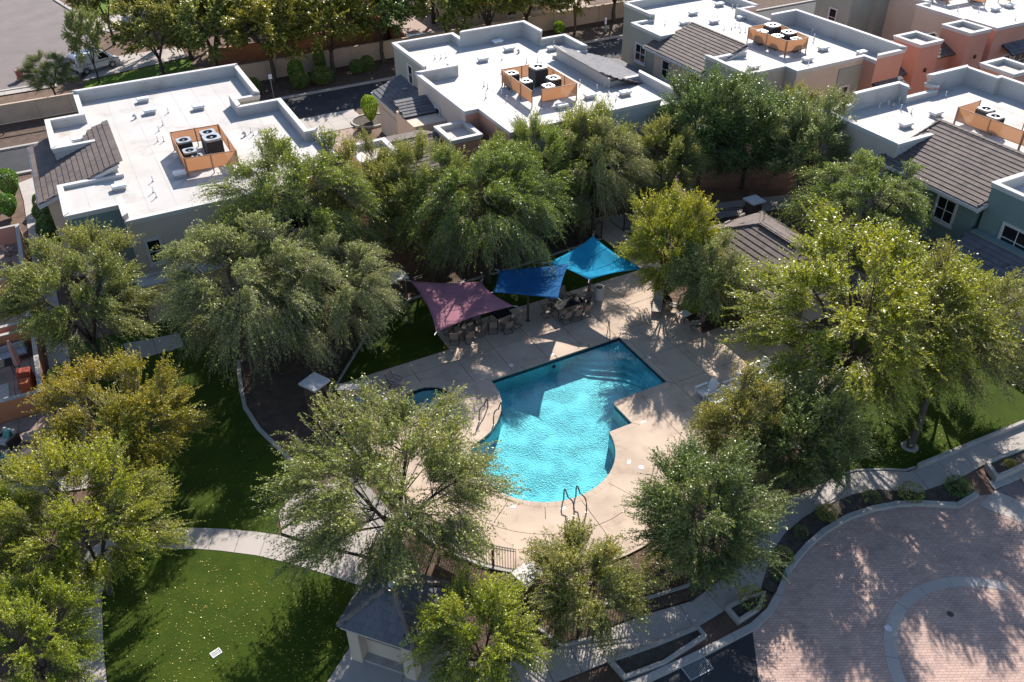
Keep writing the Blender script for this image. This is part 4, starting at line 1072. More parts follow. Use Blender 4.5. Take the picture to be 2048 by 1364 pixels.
SC_ = [((29.6, 58.6), (29.55, 53.9)), ((29.6, 53.8+0.0), (31.1, 53.6)), ((31.9, 53.5), (33.05, 53.3)), ((33.1, 53.4), (33.15, 58.5)), ((33.1, 58.6), (29.7, 58.7))]
SC_ = [((29.62, 58.5), (29.5, 55.3)), ((30.2, 53.3), (33.1, 53.15)), ((33.15, 53.25), (33.1, 58.4)), ((33.05, 58.5), (29.7, 58.6)), ((29.5, 55.2), (29.45, 53.4))]
screen('tan mesh screen box round five condensers on the middle roof', 0, 0, 0, 0, ZR, SC_)
for (x, y, s, lb) in ((30.15, 57.9, 1.0, 'condenser at the west corner of the middle roof screen'), (32.2, 57.4, 1.25, 'tall condenser on a stand at the back of the middle roof screen'), (30.5, 56.2, 0.85, 'small condenser behind the west panel of the middle roof screen'), (32.4, 55.4, 1.0, 'condenser at the east side of the middle roof screen'), (31.4, 54.4, 0.9, 'nearest low condenser inside the middle roof screen')):
    ac(x, y, ZR, 0.02, lb, s)
for (x, y), lb in zip([(34.05, 68.0), (34.0, 65.73), (30.87, 64.41), (37.26, 64.0), (35.9+0.9, 52.2), (34.19, 53.0), (31.34, 52.3)], ['rearmost box vent under the high parapet of the middle roof', 'box vent beside the goose-neck on the middle roof', 'box vent nearest the sage corner of the middle roof', 'box vent beside the tiled ridge of the middle roof', 'easternmost box vent near the front of the middle roof', 'box vent in front of the middle roof screen on the east', 'box vent in front of the middle roof screen behind the leaves']): vent(x, y, ZR, 0, lb)
for x, y in [(27.65, 66.98), (28.14, 66.85), (28.61, 66.87), (32.43, 64.0), (30.88, 61.07), (33.83, 62.29), (34.68, 61.94), (28.35, 59.13), (28.35, 58.51), (28.71, 56.84), (27.4, 56.87), (28.5, 55.54), (38.0, 65.0), (34.99, 55.73), (35.55, 54.16), (35.58, 52.58), (35.67, 51.71)]: pipe(x, y, ZR, 'the middle building')
turbine(34.5, 64.9, ZR, 'goose-neck vent beside a box vent on the middle roof')

# third building (upper right of the middle) ------------------------
D = ghouse('stucco_building', 'white flat roofed stucco building, third from left, with a long tiled roof')
od = [(46.5, 49.9), (50.4, 49.9), (50.4, 48.6), (57.5, 48.6), (57.5, 47.3), (60.5, 47.3), (60.5, 53.2), (60.35, 59.7), (57.45, 59.7), (57.45, 64.0), (59.6, 64.0), (59.6, 71.0), (49.3, 71.0), (49.3, 66.6), (47.2, 66.6), (47.2, 62.2), (50.4, 62.2), (50.4, 55.0), (46.5, 55.0)]
hd = [6.9, 6.9, 6.9, 6.9, 7.3, 7.5, 7.5, 7.5, 7.0, 6.9, 7.0, 7.0, 6.95, 6.5, 6.5, 6.45, 6.5, 6.6, 6.95]
md = ['sand', 'sand', 'cream', 'salmon', 'salmon', 'salmon', 'salmon', 'salmon', 'cream', 'cream', 'cream', 'cream', 'sage', 'sage', 'sage', 'sage', 'white_roof', 'white_roof', 'sage']
body(D, od, ZR, md); flat_roof(D, od, ZR); parapets(D, od, hd, md, ZR, skip=(16,)); gap_seams(D, 47, 60, 49, 70, ZR, offset_loop(od, -0.35))
m = MB(); m.hexa([(46.75, 55.01, -0.06), (50.39, 55.01, -0.06), (50.39, 62.19, -0.06), (46.75, 62.19, -0.06)], [(46.75, 55.01, 5.68), (50.39, 55.01, 6.94), (50.39, 62.19, 6.94), (46.75, 62.19, 5.68)]); m.build('wall', 'cream', D)
m = MB(); m.hexa([(50.392, 55.0, 6.0), (50.6, 55.0, 6.0), (50.6, 62.2, 6.0), (50.392, 62.2, 6.0)], [(50.392, 55.0, 6.95), (50.6, 55.0, 6.95), (50.6, 62.2, 6.95), (50.392, 62.2, 6.95)]); m.build('wall', 'white_roof', D)
vv = Vector((4.55, 0, 1.55)); LV = vv.length
tile_slope(D, (46.15, 63.1, 5.5), (0, -1, 0), vv, 8.3, LV, clip=[(0, 0), (8.3, 0), (8.3, LV), (0.8, LV), (0.8, LV-1.7), (0.6, 1.9), (0, 1.9)], mat='tile', limit=300)
m = MB(); m.box(46.02, 54.75, 5.3, 46.14, 63.1, 5.48); m.build('fascia', 'white_trim', D)
m = MB(); m.hexa([(46.05, 54.64, 5.25), (46.05, 54.77, 5.25), (50.6, 54.77, 6.8), (50.6, 54.64, 6.8)], [(46.05, 54.64, 5.44), (46.05, 54.77, 5.44), (50.6, 54.77, 6.99), (50.6, 54.64, 6.99)]); m.build('rake_board', 'white_trim', D)
ridge_caps(D, (50.6, 54.9, 7.05), (50.6, 62.3, 7.05)); ridge_caps(D, (46.2, 54.9, 5.55), (50.6, 54.9, 7.08), 'tile', 0.2)
window(D, '-x', (47.2, 64.9), 3.4, 1.5, 1.5); window(D, '-x', (46.75, 60.4), 3.3, 0.95, 1.5, mull=0); window(D, '-x', (46.75, 56.4), 3.3, 1.5, 1.5)
window(D, '-x', (46.75, 58.4), 0.8, 1.2, 1.3); window(D, '-y', (55.8, 48.52), 3.3, 0.95, 1.35, mull=0); window(D, '-y', (52.2, 48.6), 3.3, 0.9, 1.3, mull=0)
m = MB(); m.box(54.95, 48.52, 3.0, 57.49, 48.598, 6.2); m.build('colour_panel', 'sage', D)
# bay window with its own little tiled roof on the salmon corner
bay = MB(); bay.prism([(57.9, 47.29), (58.2, 46.5), (60.2, 46.5), (60.5, 47.29)], 1.6, 4.4); bay.build('bay', 'salmon', D)
window(D, '-y', (58.75, 46.5), 2.4, 0.7, 1.5, mull=0); window(D, '-y', (59.7, 46.5), 2.4, 0.7, 1.5, mull=0)
vv = Vector((0, 1.3, 0.62)); tile_slope(D, (57.6, 46.0, 4.35), (1, 0, 0), vv, 3.2, vv.length, mat='tile_dark', limit=300)
SD_ = [((53.0, 57.5), (53.25, 53.1)), ((53.3, 53.05), (55.4, 52.9)), ((55.5, 53.0), (55.95, 57.4)), ((55.9, 57.5), (53.1, 57.6))]
screen('tan mesh screen box on the third flat roof, upper right', 0, 0, 0, 0, ZR, SD_)
for (x, y, s, lb) in ((53.7, 56.6, 0.95, 'condenser at the back left inside the third roof screen'), (55.0, 56.8, 1.2, 'tallest condenser inside the third roof screen'), (54.0, 55.0, 0.95, 'middle condenser inside the third roof screen'), (55.1, 54.9, 1.1, 'condenser by the east panel of the third roof screen'), (54.9, 53.7, 0.9, 'nearest condenser inside the third roof screen')): ac(x, y, ZR, 0, lb, s)
for (x, y), lb in zip([(54.01, 66.41), (54.01, 63.28), (57.0, 63.0), (58.0, 67.5), (51.4, 64.32), (49.0, 51.9), (57.07, 52.6), (54.0, 51.2), (59.0, 50.2)], ['box vent at the far middle of the third roof', 'box vent behind the tiled ridge of the third roof', 'box vent near the stepped parapet of the third roof', 'box vent at the far right edge of the third roof', 'box vent beside the low west corner of the third roof', 'box vent at the near left front of the third roof', 'box vent right of the third roof screen', 'box vent below the third roof screen', 'box vent by the salmon corner of the third roof']): vent(x, y, ZR, 0, lb)
for x, y in [(58.5, 66.17), (58.9, 65.96), (55.18, 64.23), (53.55, 61.27), (54.32, 61.16), (54.88, 61.36), (55.19, 61.18), (54.31, 59.97), (54.69, 59.75), (49.9, 65.2), (59.6, 56.6), (58.75, 55.42), (57.89, 54.63), (53.26, 50.3)]: pipe(x, y, ZR, 'the third building')

# fourth building (right edge) --------------------------------------
E4 = ghouse('stucco_building', 'blue-green stucco building at the right edge with the largest brown tile roof')
oe = [(46.75, 10), (61.3, 10), (61.3, 39.05), (60.85, 39.05), (60.85, 41.65), (56.6, 41.65), (56.6, 40.9), (53.78, 40.9), (53.78, 41.75), (49.2, 41.75), (46.7, 41.75), (46.7, 35.2), (51.15, 35.2), (51.15, 28.1), (46.75, 28.1)]
he = [6.95, 7.5, 7.5, 7.5, 7.6, 7.0, 6.7, 7.5, 7.55, 6.75, 6.75, 6.7, 6.7, 6.95, 6.95]
me_ = ['teal', 'teal', 'cream', 'cream', 'cream', 'salmon', 'salmon', 'cream', 'cream', 'sand', 'sand', 'white_roof', 'white_roof', 'teal', 'teal']
body(E4, oe, ZR, me_); flat_roof(E4, oe, ZR); parapets(E4, oe, he, me_, ZR, skip=(12,)); gap_seams(E4, 47, 61, 20, 41.6, ZR, offset_loop(oe, -0.35))
m = MB(); m.hexa([(46.65, 28.4, -0.06), (51.14, 28.4, -0.06), (51.14, 35.19, -0.06), (46.65, 35.19, -0.06)], [(46.65, 28.4, 5.5), (51.14, 28.4, 6.9), (51.14, 35.19, 6.9), (46.65, 35.19, 5.5)]); m.build('wall', 'teal', E4)
m = MB(); m.box(51.142, 28.1, 6.0, 51.3, 36.1, 6.96); m.build('wall', 'white_roof', E4)
vv = Vector((5.2, 0, 1.62)); LV = vv.length
tile_slope(E4, (46.05, 36.2, 5.42), (0, -1, 0), vv, 8.15, LV, clip=[(0.0, 0), (8.15, 0), (8.15, 1.2), (8.0, LV-0.0), (0.1, LV), (0.9, LV-3.0), (0.9, 1.0), (0, 0.9)], mat='tile', limit=300, w=0.34, c=0.38)
m = MB(); m.box(45.92, 28.05, 5.2, 46.04, 36.2, 5.40); m.build('fascia', 'white_trim', E4)
m = MB(); m.hexa([(45.93, 27.93, 5.16), (45.93, 28.04, 5.16), (46.74, 28.04, 5.4), (46.74, 27.93, 5.4)], [(45.93, 27.93, 5.40), (45.93, 28.04, 5.40), (46.74, 28.04, 5.64), (46.74, 27.93, 5.64)]); m.build('rake_board', 'white_trim', E4)
ridge_caps(E4, (51.25, 28.1, 7.08), (51.25, 36.2, 7.08)); ridge_caps(E4, (46.1, 28.15, 5.5), (47, 28.15, 5.75), 'tile', 0.2); ridge_caps(E4, (46.5, 35.9, 5.62), (51.2, 35.9, 7.1), 'tile', 0.2)
window(E4, '-x', (46.65, 30.5), 3.3, 1.3, 1.5, mull=1); window(E4, '-x', (46.65, 33.6), 3.3, 1.1, 1.5)
window(E4, '-x', (46.75, 25.6), 3.35, 1.9, 1.55, mull=1, bars=1); window(E4, '-x', (46.75, 20.6), 3.35, 1.6, 1.5)
# porch roof along the west side
vv = Vector((1.75, 0, 0.75)); LV = vv.length
tile_slope(E4, (44.45, 28.3, 2.95), (0, -1, 0), vv, 18, LV, mat='tile_dark', limit=300+0, each=False)
m = MB(); m.box(46.16, 10, -0.05, 46.748, 28.09, 3.9); m.build('wall', 'teal', E4)
m = MB(); m.box(44.33, 10.3, 2.72, 44.44, 28.35, 2.94); m.build('fascia', 'cream', E4)
m = MB(); m.box(44.9, 10.3, -0.05, 46.15, 28.1, 2.85); m.build('wall', 'sand', E4)
window(E4, '-x', (44.9, 26.0), 0.9, 0.9, 1.6, mull=0); window(E4, '-x', (44.9, 21.5), 0.1, 1.0, 2.1, mull=0, bars=0, sill=False)
for y in (24.2, 19.4):
    mb = MB(); mb.box(45.2, y, 3.40, 45.75, y+0.4, 3.44); mb.build('roof_patch', 'grey_paint', E4)
SE_ = [((53.35, 36.2), (53.6, 31.4)), ((53.65, 31.35), (53.6, 27.4)), ((53.4, 36.3), (55.75, 36.4)), ((56.7, 33.4), (56.9, 31.2))]
screen('long tan mesh screen on the right edge roof', 0, 0, 0, 0, ZR, SE_)
for (x, y, s, lb) in ((55.1, 35.4, 1.0, 'condenser furthest back on the right edge roof'), (54.5, 34.2, 1.0, 'second condenser behind the long screen on the right edge roof'), (56.1, 31.3, 1.15, 'condenser beside the small tan panel on the right edge roof'), (55.0, 30.3, 1.1, 'condenser cut by the right edge of the photo')): ac(x, y, ZR, 0, lb, s)
for (x, y), lb in zip([(50.18, 37.6), (53.6, 38.0)], ['box vent nearest the tile roof corner on the right edge roof', 'box vent in the middle of the right edge roof']): vent(x, y, ZR, 0, lb)
for x, y in [(51.3, 41.0), (52.2, 41.0), (53.3, 41.0), (52.36, 39.99), (52.49, 39.16), (57.2, 40.2), (52.9, 34.0), (52.8, 32.2), (52.7, 30.6)]: pipe(x, y, ZR, 'the right edge building')
turbine(52.3, 40.6, ZR, 'bent pipe vent by the high wall of the right edge roof')

# fifth building (upper right corner) -------------------------------
F5 = ghouse('stucco_building', 'sage and salmon stucco building in the upper right corner with a white flat roof')
of = [(73.0, 48.3), (87, 48.3), (87, 66), (72.8, 66), (72.8, 61.2), (74.2, 61.2), (74.2, 56.8), (72.75, 56.8), (72.75, 51.5), (73.0, 51.5)]
hf = [6.9, 7, 7, 6.9, 7.2, 7.0, 6.9, 6.9, 6.9, 6.9]
mf = ['salmon', 'salmon', 'cream', 'sage', 'sage', 'cream', 'cream', 'cream', 'salmon', 'salmon']
body(F5, of, ZR, mf); flat_roof(F5, of, ZR); parapets(F5, of, hf, mf, ZR); gap_seams(F5, 74, 86, 49, 65, ZR, offset_loop(of, -0.35))
m = MB(); m.box(69.8, 61.9, -0.05, 72.79, 66.5, 7.0); m.build('wall', 'sage', F5)
m = MB(); m.box(69.7, 61.8, 7.001, 72.9, 66.6, 7.2); m.build('cornice', 'white_trim', F5)
window(F5, '-x', (69.8, 64.0), 3.6, 0.9, 1.6, mull=0); window(F5, '-x', (69.8, 64.0), 0.9, 0.9, 1.5, mull=0)
window(F5, '-y', (75.6, 48.3), 2.6, 0.9, 1.5, mull=0); window(F5, '-y', (77.6, 48.3), 2.6, 1.6, 1.5); window(F5, '-x', (72.75, 54.6), 3.4, 0.8, 1.3, mull=0)
vv = Vector((0, 1.3, 0.62)); tile_slope(F5, (74.4, 47.0, 4.6), (1, 0, 0), vv, 5.0, vv.length, mat='tile_dark', limit=200)
vv = Vector((-2.2, 0, .9)); tile_slope(F5, (69.3, 57.5, 3.0), (0, -1, 0), (2.6, 0, 0.9), 5.2, 2.75, mat='tile_dark', limit=0, each=False)
SF_ = [((77.0, 61.5), (77.1, 57.0)), ((77.1, 56.9), (80.0, 56.8)), ((79.3, 56.0), (79.5, 54.6)), ((82.0, 55.0), (82.2, 53.9))]
screen('tan mesh screen panels on the upper right corner roof', 0, 0, 0, 0, ZR, SF_)
for (x, y, s, lb) in ((78.3, 58.6, 1, 'condenser behind the screen on the upper right corner roof'), (80.6, 56.6, 1, 'condenser between two screens on the upper right corner roof')): ac(x, y, ZR, 0, lb, s)
for (x, y), lb in zip([(79.3, 53.21), (81.42, 53.33), (76.41, 58.4)], ['left box vent near the front of the corner roof', 'right box vent near the front of the corner roof', 'box vent at the west edge of the corner roof']): vent(x, y, ZR, 0, lb)
for x, y in [(76.3, 54.96), (77.57, 53.65), (78.4, 50.39), (80.5, 50.9)]: pipe(x, y, ZR, 'the corner building')

# gatehouses with open square towers --------------------------------
def tower(parent, x0, y0, x1, y1, zt, col='salmon', zin=None):
    o = [(x0, y0), (x1, y0), (x1, y1), (x0, y1)]; zin = zin or zt-0.38
    body(parent, o, zin, [col]*4); sheet('tower_roof', offset_loop(o, -0.02), zin, 'sand', kind=None, parent=parent); parapets(parent, o, [zt]*4, [col]*4, zin)
def lamp(parent, x, y, z):
    m = MB(); m.box(x-0.09, y-0.16, z, x+0.09, y, z+0.3); m.build('wall_lamp', 'iron', parent)
G2 = ghouse('gatehouse', 'salmon stucco gatehouse with two open square towers and a tiled roof between them')
tower(G2, 63.65, 48.3, 66.2, 51.1, 6.9); tower(G2, 69.5, 48.2, 72.0, 51.1, 7.0)
m = MB(); m.box(66.21, 49.5, -0.05, 69.49, 51.0, 4.9); m.build('wall', 'salmon', G2); m = MB(); m.box(66.21, 49.2, 4.85, 69.49, 49.49, 5.0); m.build('fascia', 'salmon', G2)
tile_slope(G2, (66.2, 49.05, 4.95), (1, 0, 0), (0, 2.6, 1.1), 3.3, 2.82, mat='tile', limit=300)
tile_slope(G2, (69.5, 54.2, 4.95), (-1, 0, 0), (0, -2.5, 1.1), 5.6, 2.7, mat='tile', limit=300)
m = MB(); m.box(63.4, 51.2, -0.05, 69.4, 54.0, 4.8); m.build('wall', 'cream', G2)
window(G2, '-y', (67.2, 49.5), 2.4, 0.6, 1.1, mull=0); window(G2, '-y', (68.6, 49.5), 2.4, 0.6, 1.1, mull=0)
m = MB(); m.box(60.6, 49.2, -0.05, 63.6, 51.0, 4.3); m.build('wall', 'salmon', G2); arch_window(G2, '-y', (62.3, 49.2), 0.2, 1.7, 1.9, 'wicker')
tile_slope(G2, (60.7, 48.9, 4.25), (1, 0, 0), (0, 2.0, 0.8), 2.9, 2.15, mat='tile_dark', limit=300)
m = MB(); m.box(72.02, 49.2, -0.05, 72.7, 50.6, 4.3); m.build('wall', 'salmon', G2); lamp(G2, 64.9, 48.3, 4.4); lamp(G2, 70.9, 48.2, 4.6)
m = MB(); m.box(60.6, 47.5, 0, 63.5, 47.6, 1.4); m.build('gate', 'iron', G2)
G3 = ghouse('gate_tower', 'open topped salmon tower cut by the right edge above the largest tile roof')
tower(G3, 63.8, 39.7, 66.4, 42.6, 7.0)
m = MB(); m.box(61.4, 40.2, -0.05, 63.79, 42.2, 4.3); m.build('wall', 'salmon', G3); tile_slope(G3, (66.5, 40.2, 4.5), (1, 0, 0), (0, 2.6, 1.1), 3.0, 2.8, mat='tile', limit=0, each=False)
G1 = ghouse('gatehouse', 'low cream gatehouse between the left and middle buildings with two open towers')
tower(G1, 15.5, 51.3, 18.15, 54.2, 6.0, 'salmon'); tower(G1, 22.0, 51.3, 24.3, 54.1, 6.1, 'salmon')
tile_slope(G1, (18.2, 48.2, 4.0), (1, 0, 0), (0, 5.6, 1.7), 3.75, 5.85, mat='tile', limit=180); tile_slope(G1, (21.9, 56.6, 4.9), (-1, 0, 0), (0, -2.6, 0.8), 3.7, 2.7, mat='tile', limit=0, each=False)
ridge_caps(G1, (18.2, 53.85, 5.75), (21.9, 53.85, 5.75), 'ridge', 0.5)
m = MB(); m.box(18.2, 48.7, -0.05, 21.95, 53.6, 3.9); m.build('wall', 'cream', G1); m = MB(); m.box(18.2, 53.62, -0.05, 21.95, 56.3, 4.7); m.build('wall', 'cream', G1)
tile_slope(G1, (21.4, 58.7, 5.2), (1, 0, 0), (0, 2.2, 0.6), 2.7, 2.2, mat='tile_dark', limit=120)
m = MB(); m.box(21.5, 57.0, -0.05, 24.1, 60.6, 5.1); m.build('wall', 'cream', G1); arch_window(G1, '-y', (22.6, 57.0), 0.2, 1.0, 2.0, 'orange')

# ------------------------------------------------------------------ trees
def np_mesh(name, V, nper, mat, attr=None, smooth=False):
    """V: (n, nper, 3) faces of nper corners each"""
    n = V.shape[0]
    me = bpy.data.meshes.new(name)
    me.vertices.add(n*nper); me.vertices.foreach_set('co', V.reshape(-1).astype(np.float32))
    me.loops.add(n*nper); me.loops.foreach_set('vertex_index', np.arange(n*nper, dtype=np.int32))
    me.polygons.add(n); me.polygons.foreach_set('loop_start', np.arange(0, n*nper, nper, dtype=np.int32))
    try: me.polygons.foreach_set('loop_total', np.full(n, nper, dtype=np.int32))
    except Exception: pass
    if attr is not None:
        a = me.attributes.new('leafrnd', 'FLOAT_COLOR', 'POINT')
        col = np.zeros((n, nper, 4), np.float32); col[:, :, :3] = attr[:, None, :]; col[:, :, 3] = 1
        a.data.foreach_set('color', col.reshape(-1))
    me.materials.append(mat)
    me.update(calc_edges=True); me.validate()
    return me

def unit(a): return a/np.maximum(1e-9, np.linalg.norm(a, axis=-1, keepdims=True))

def leaves_from(P, D, rng, ln, wd, jit, tipn, flat=0.35):
    """P (n,3) positions, D (n,3) twig direction -> kite shaped leaves"""
    n = len(P)
    r = rng.normal(size=(n, 3)); a = unit(D*0.55+unit(r)*0.9)
    up = rng.normal(size=(n, 3)); up[:, 2] += flat*2.2; up = unit(up)
    b = unit(np.cross(a, up)); L = ln*rng.uniform(0.65, 1.25, (n, 1)); W = wd*rng.uniform(0.7, 1.2, (n, 1))
    c = P+unit(rng.normal(size=(n, 3)))*jit*rng.uniform(0.2, 1, (n, 1))
    V = np.stack([c-a*L*0.5, c-a*L*0.05+b*W*0.5, c+a*L*0.5, c-a*L*0.05-b*W*0.5], 1)
    at = np.stack([rng.random(n), np.clip(tipn, 0, 1), rng.random(n)], 1)
    return V, at

def tree_mesh(seed, R=(4.5, 4.5, 3.2), zc=4.6, fork=1.7, nb=34, ntw=1100, nlf=42, tl=(0.7, 1.5), droop=0.15, lift=0.15, ln=0.11, wd=0.055, jit=0.06, out=0.9, rnd=0.5, leafless=0.0, trunk_r=0.16, lean=(0.0, 0.0), shell=(0.22, 0.8), limbs=4, zmin=-0.55, twr=0.011):
    rng = np.random.default_rng(seed); R = np.array(R, float); C = np.array([lean[0], lean[1], zc])
    mb = MB()
    f = np.array([lean[0]*0.25, lean[1]*0.25, fork])
    mb.tube([(0, 0, -0.1), (0.02, 0.01, 0.15), tuple(f*np.array([.5, .5, .5])+np.array([0.06, -0.04, 0])), tuple(f)], trunk_r*1.25, 8, 0, trunk_r*0.85)
    nodes = []
    for i in range(limbs):
        th = 2*math.pi*(i+rng.uniform(-.25, .25))/limbs
        tip = C+R*np.array([math.cos(th)*0.5, math.sin(th)*0.5, rng.uniform(0.1, 0.5)])
        pts = [f*0.97, f+(tip-f)*0.3+np.array([0, 0, 0.25*R[2]*0.3]), f+(tip-f)*0.65+np.array([0, 0, 0.12*R[2]])+rng.normal(size=3)*0.12, tip]
        mb.tube([tuple(p) for p in pts], trunk_r*0.62, 6, 0, trunk_r*0.18)
        nodes += [(np.array(p), trunk_r*(0.5-0.1*k)) for k, p in enumerate(pts) if k > 0]
    boughs = []
    gold = math.pi*(3-math.sqrt(5))
    for i in range(nb):
        z = 1-(i+0.5)/nb*(1-zmin); th = i*gold+rng.uniform(-.3, .3); rr = math.sqrt(max(0, 1-z*z))
        d = np.array([math.cos(th)*rr, math.sin(th)*rr, z])
        k = rng.uniform(shell[0]+0.30, shell[1]) if rng.random() > 0.27 else rng.uniform(shell[0], shell[1])
        tip = C+R*d*k*rng.uniform(0.88, 1.1)
        j = min(range(len(nodes)), key=lambda q: np.linalg.norm((nodes[q][0]-tip)/R)+0.25*(nodes[q][0][2] > tip[2]))
        s = nodes[j][0]; r0 = max(0.022, nodes[j][1]*0.45)
        mid = s+(tip-s)*0.5+np.array([0, 0, 0.10*np.linalg.norm(tip-s)])+rng.normal(size=3)*0.08
        boughs.append((s, mid, tip)); mb.tube([tuple(s), tuple(mid), tuple(tip)], r0, 5, 0, r0*0.35)
    # twigs
    S = np.array([b[0] for b in boughs]); M = np.array([b[1] for b in boughs]); T = np.array([b[2] for b in boughs])
    bi = rng.integers(0, nb, ntw); t = rng.uniform(0.35, 1.0, (ntw, 1))**0.7
    P0 = (1-t)**2*S[bi]+2*t*(1-t)*M[bi]+t*t*T[bi]
    P0 = P0+rng.normal(size=P0.shape)*0.12
    rad = unit((P0-C)/R); bd = unit(T[bi]-M[bi])
    D = unit(rad*out+bd*0.5+rng.normal(size=P0.shape)*rnd+np.array([0, 0, lift]))
    Ln = rng.uniform(tl[0], tl[1], (ntw, 1))*np.clip(0.75+0.25*np.linalg.norm((P0-C)/R, axis=1, keepdims=True), .7, 1.1)
    ss = np.linspace(0, 1, 4)[None, :, None]
    G = np.array([0, 0, -1.0])
    side = unit(np.cross(D, rng.normal(size=D.shape)))*0.12
    path = P0[:, None]+D[:, None]*ss*Ln[:, None]+(G*droop)[None, None]*(ss*Ln[:, None])**2+side[:, None]*np.sin(ss*3.1)*Ln[:, None]
    path[:, :, 2] = np.maximum(path[:, :, 2], 0.5)
    # secondary sprigs forking from each twig
    w = twr*np.linspace(1, 0.35, 4)[None, :, None]
    e1 = unit(np.cross(D, np.array([0.3, 0.2, 1.0]))); e2 = np.cross(D, e1)
    rings = [path+(e1*math.cos(a)+e2*math.sin(a))[:, None]*w for a in (0, 2.09, 4.19)]
    quads = []
    for k in range(3):
        for a in range(3):
            b = (a+1) % 3; quads.append(np.stack([rings[a][:, k], rings[b][:, k], rings[b][:, k+1], rings[a][:, k+1]], 1))
    TW = np.concatenate(quads, 0)
    # leaves
    n = ntw*nlf
    li = np.repeat(np.arange(ntw), nlf); u = rng.uniform(0.08, 1.03, n)[:, None]
    keep = rng.random(ntw) > leafless
    p = P0[li]+D[li]*u*Ln[li]+G*droop*(u*Ln[li])**2+side[li]*np.sin(u*3.1)*Ln[li]
    sp = unit(rng.normal(size=(ntw, 5, 3))); k5 = rng.integers(0, 5, n)
    q = rng.random((n, 1)); p = p+unit(sp[li, k5]+D[li]*0.7)*q*0.17*Ln[li]*(1.15-u)
    p[:, 2] = np.maximum(p[:, 2], 0.4)
    d = unit(D[li]+G*droop*2*u*Ln[li])
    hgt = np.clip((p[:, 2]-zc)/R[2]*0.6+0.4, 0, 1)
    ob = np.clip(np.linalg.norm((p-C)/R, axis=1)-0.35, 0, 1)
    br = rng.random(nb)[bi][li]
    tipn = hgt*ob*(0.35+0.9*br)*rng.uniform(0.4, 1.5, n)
    V, at = leaves_from(p, d, rng, ln, wd, jit, tipn)
    m = keep[li]
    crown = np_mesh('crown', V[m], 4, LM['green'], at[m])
    tw = np_mesh('twigs', TW, 4, MT['twig'])
    tr = mb.mesh('trunk', 'bark', True)
    return tr, tw, crown

print('trees...')
TM = {}
TM['W'] = tree_mesh(11, R=(5.0, 5.0, 3.9), zc=5.1, nb=54, ntw=3300, nlf=34, tl=(1.0, 2.2), droop=0.30, lift=0.22, ln=0.092, wd=0.045, leafless=0.08, out=1.15, rnd=0.32, limbs=5, zmin=-0.75, trunk_r=0.2, twr=0.012)
TM['B'] = tree_mesh(23, R=(4.6, 4.6, 3.8), zc=5.0, nb=54, ntw=3400, nlf=34, tl=(0.8, 1.8), droop=0.07, lift=0.18, ln=0.095, wd=0.05, zmin=-0.75, limbs=5, out=1.1, rnd=0.34)
TM['S'] = tree_mesh(36, R=(4.8, 4.8, 3.5), zc=4.7, nb=72, ntw=3200, nlf=32, tl=(1.0, 2.1), droop=0.14, lift=0.12, ln=0.095, wd=0.048, leafless=0.05, out=1.15, rnd=0.30, limbs=4, shell=(0.2, 0.78), zmin=-0.62)
TM['L'] = tree_mesh(83, R=(4.8, 4.8, 3.2), zc=5.3, fork=2.6, nb=44, ntw=1500, nlf=34, tl=(1.0, 2.0), droop=0.12, lift=0.10, ln=0.095, wd=0.048, leafless=0.05, out=1.15, rnd=0.30, limbs=4, shell=(0.2, 0.78), zmin=-0.5, lean=(1.9, 1.3), trunk_r=0.19)
TM['U'] = tree_mesh(47, R=(2.9, 2.9, 3.5), zc=3.9, fork=1.1, nb=60, ntw=2700, nlf=34, tl=(0.8, 1.7), droop=0.02, lift=0.50, ln=0.09, wd=0.048, out=1.0, trunk_r=0.12, zmin=-0.75, rnd=0.30)
TM['M'] = tree_mesh(59, R=(2.6, 2.6, 2.0), zc=3.0, fork=1.2, nb=36, ntw=1900, nlf=34, tl=(0.8, 1.7), droop=0.20, lift=0.2, ln=0.088, wd=0.046, leafless=0.08, trunk_r=0.09, zmin=-0.6, out=1.1, rnd=0.3)
TM['F'] = tree_mesh(71, R=(3.4, 3.4, 3.0), zc=4.7, fork=1.9, nb=34, ntw=950, nlf=34, tl=(0.6, 1.3), droop=0.03, lift=0.15, ln=0.17, wd=0.10, trunk_r=0.15, zmin=-0.6)
CR = {}
def tree(x, y, kind, leaf, label, s=1.0, sz=None, rz=0.0, name='tree', group=None, cat='tree'):
    tr, tw, cr = TM[kind]
    t = thing(name, label, cat, (x, y, 0.0), rz, group)
    t.scale = (s, s, sz if sz else s)
    link('trunk', tr, t); link('twigs', tw, t)
    k = (kind, leaf)
    o = link('crown', cr, t)
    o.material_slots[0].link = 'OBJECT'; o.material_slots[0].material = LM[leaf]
    return t

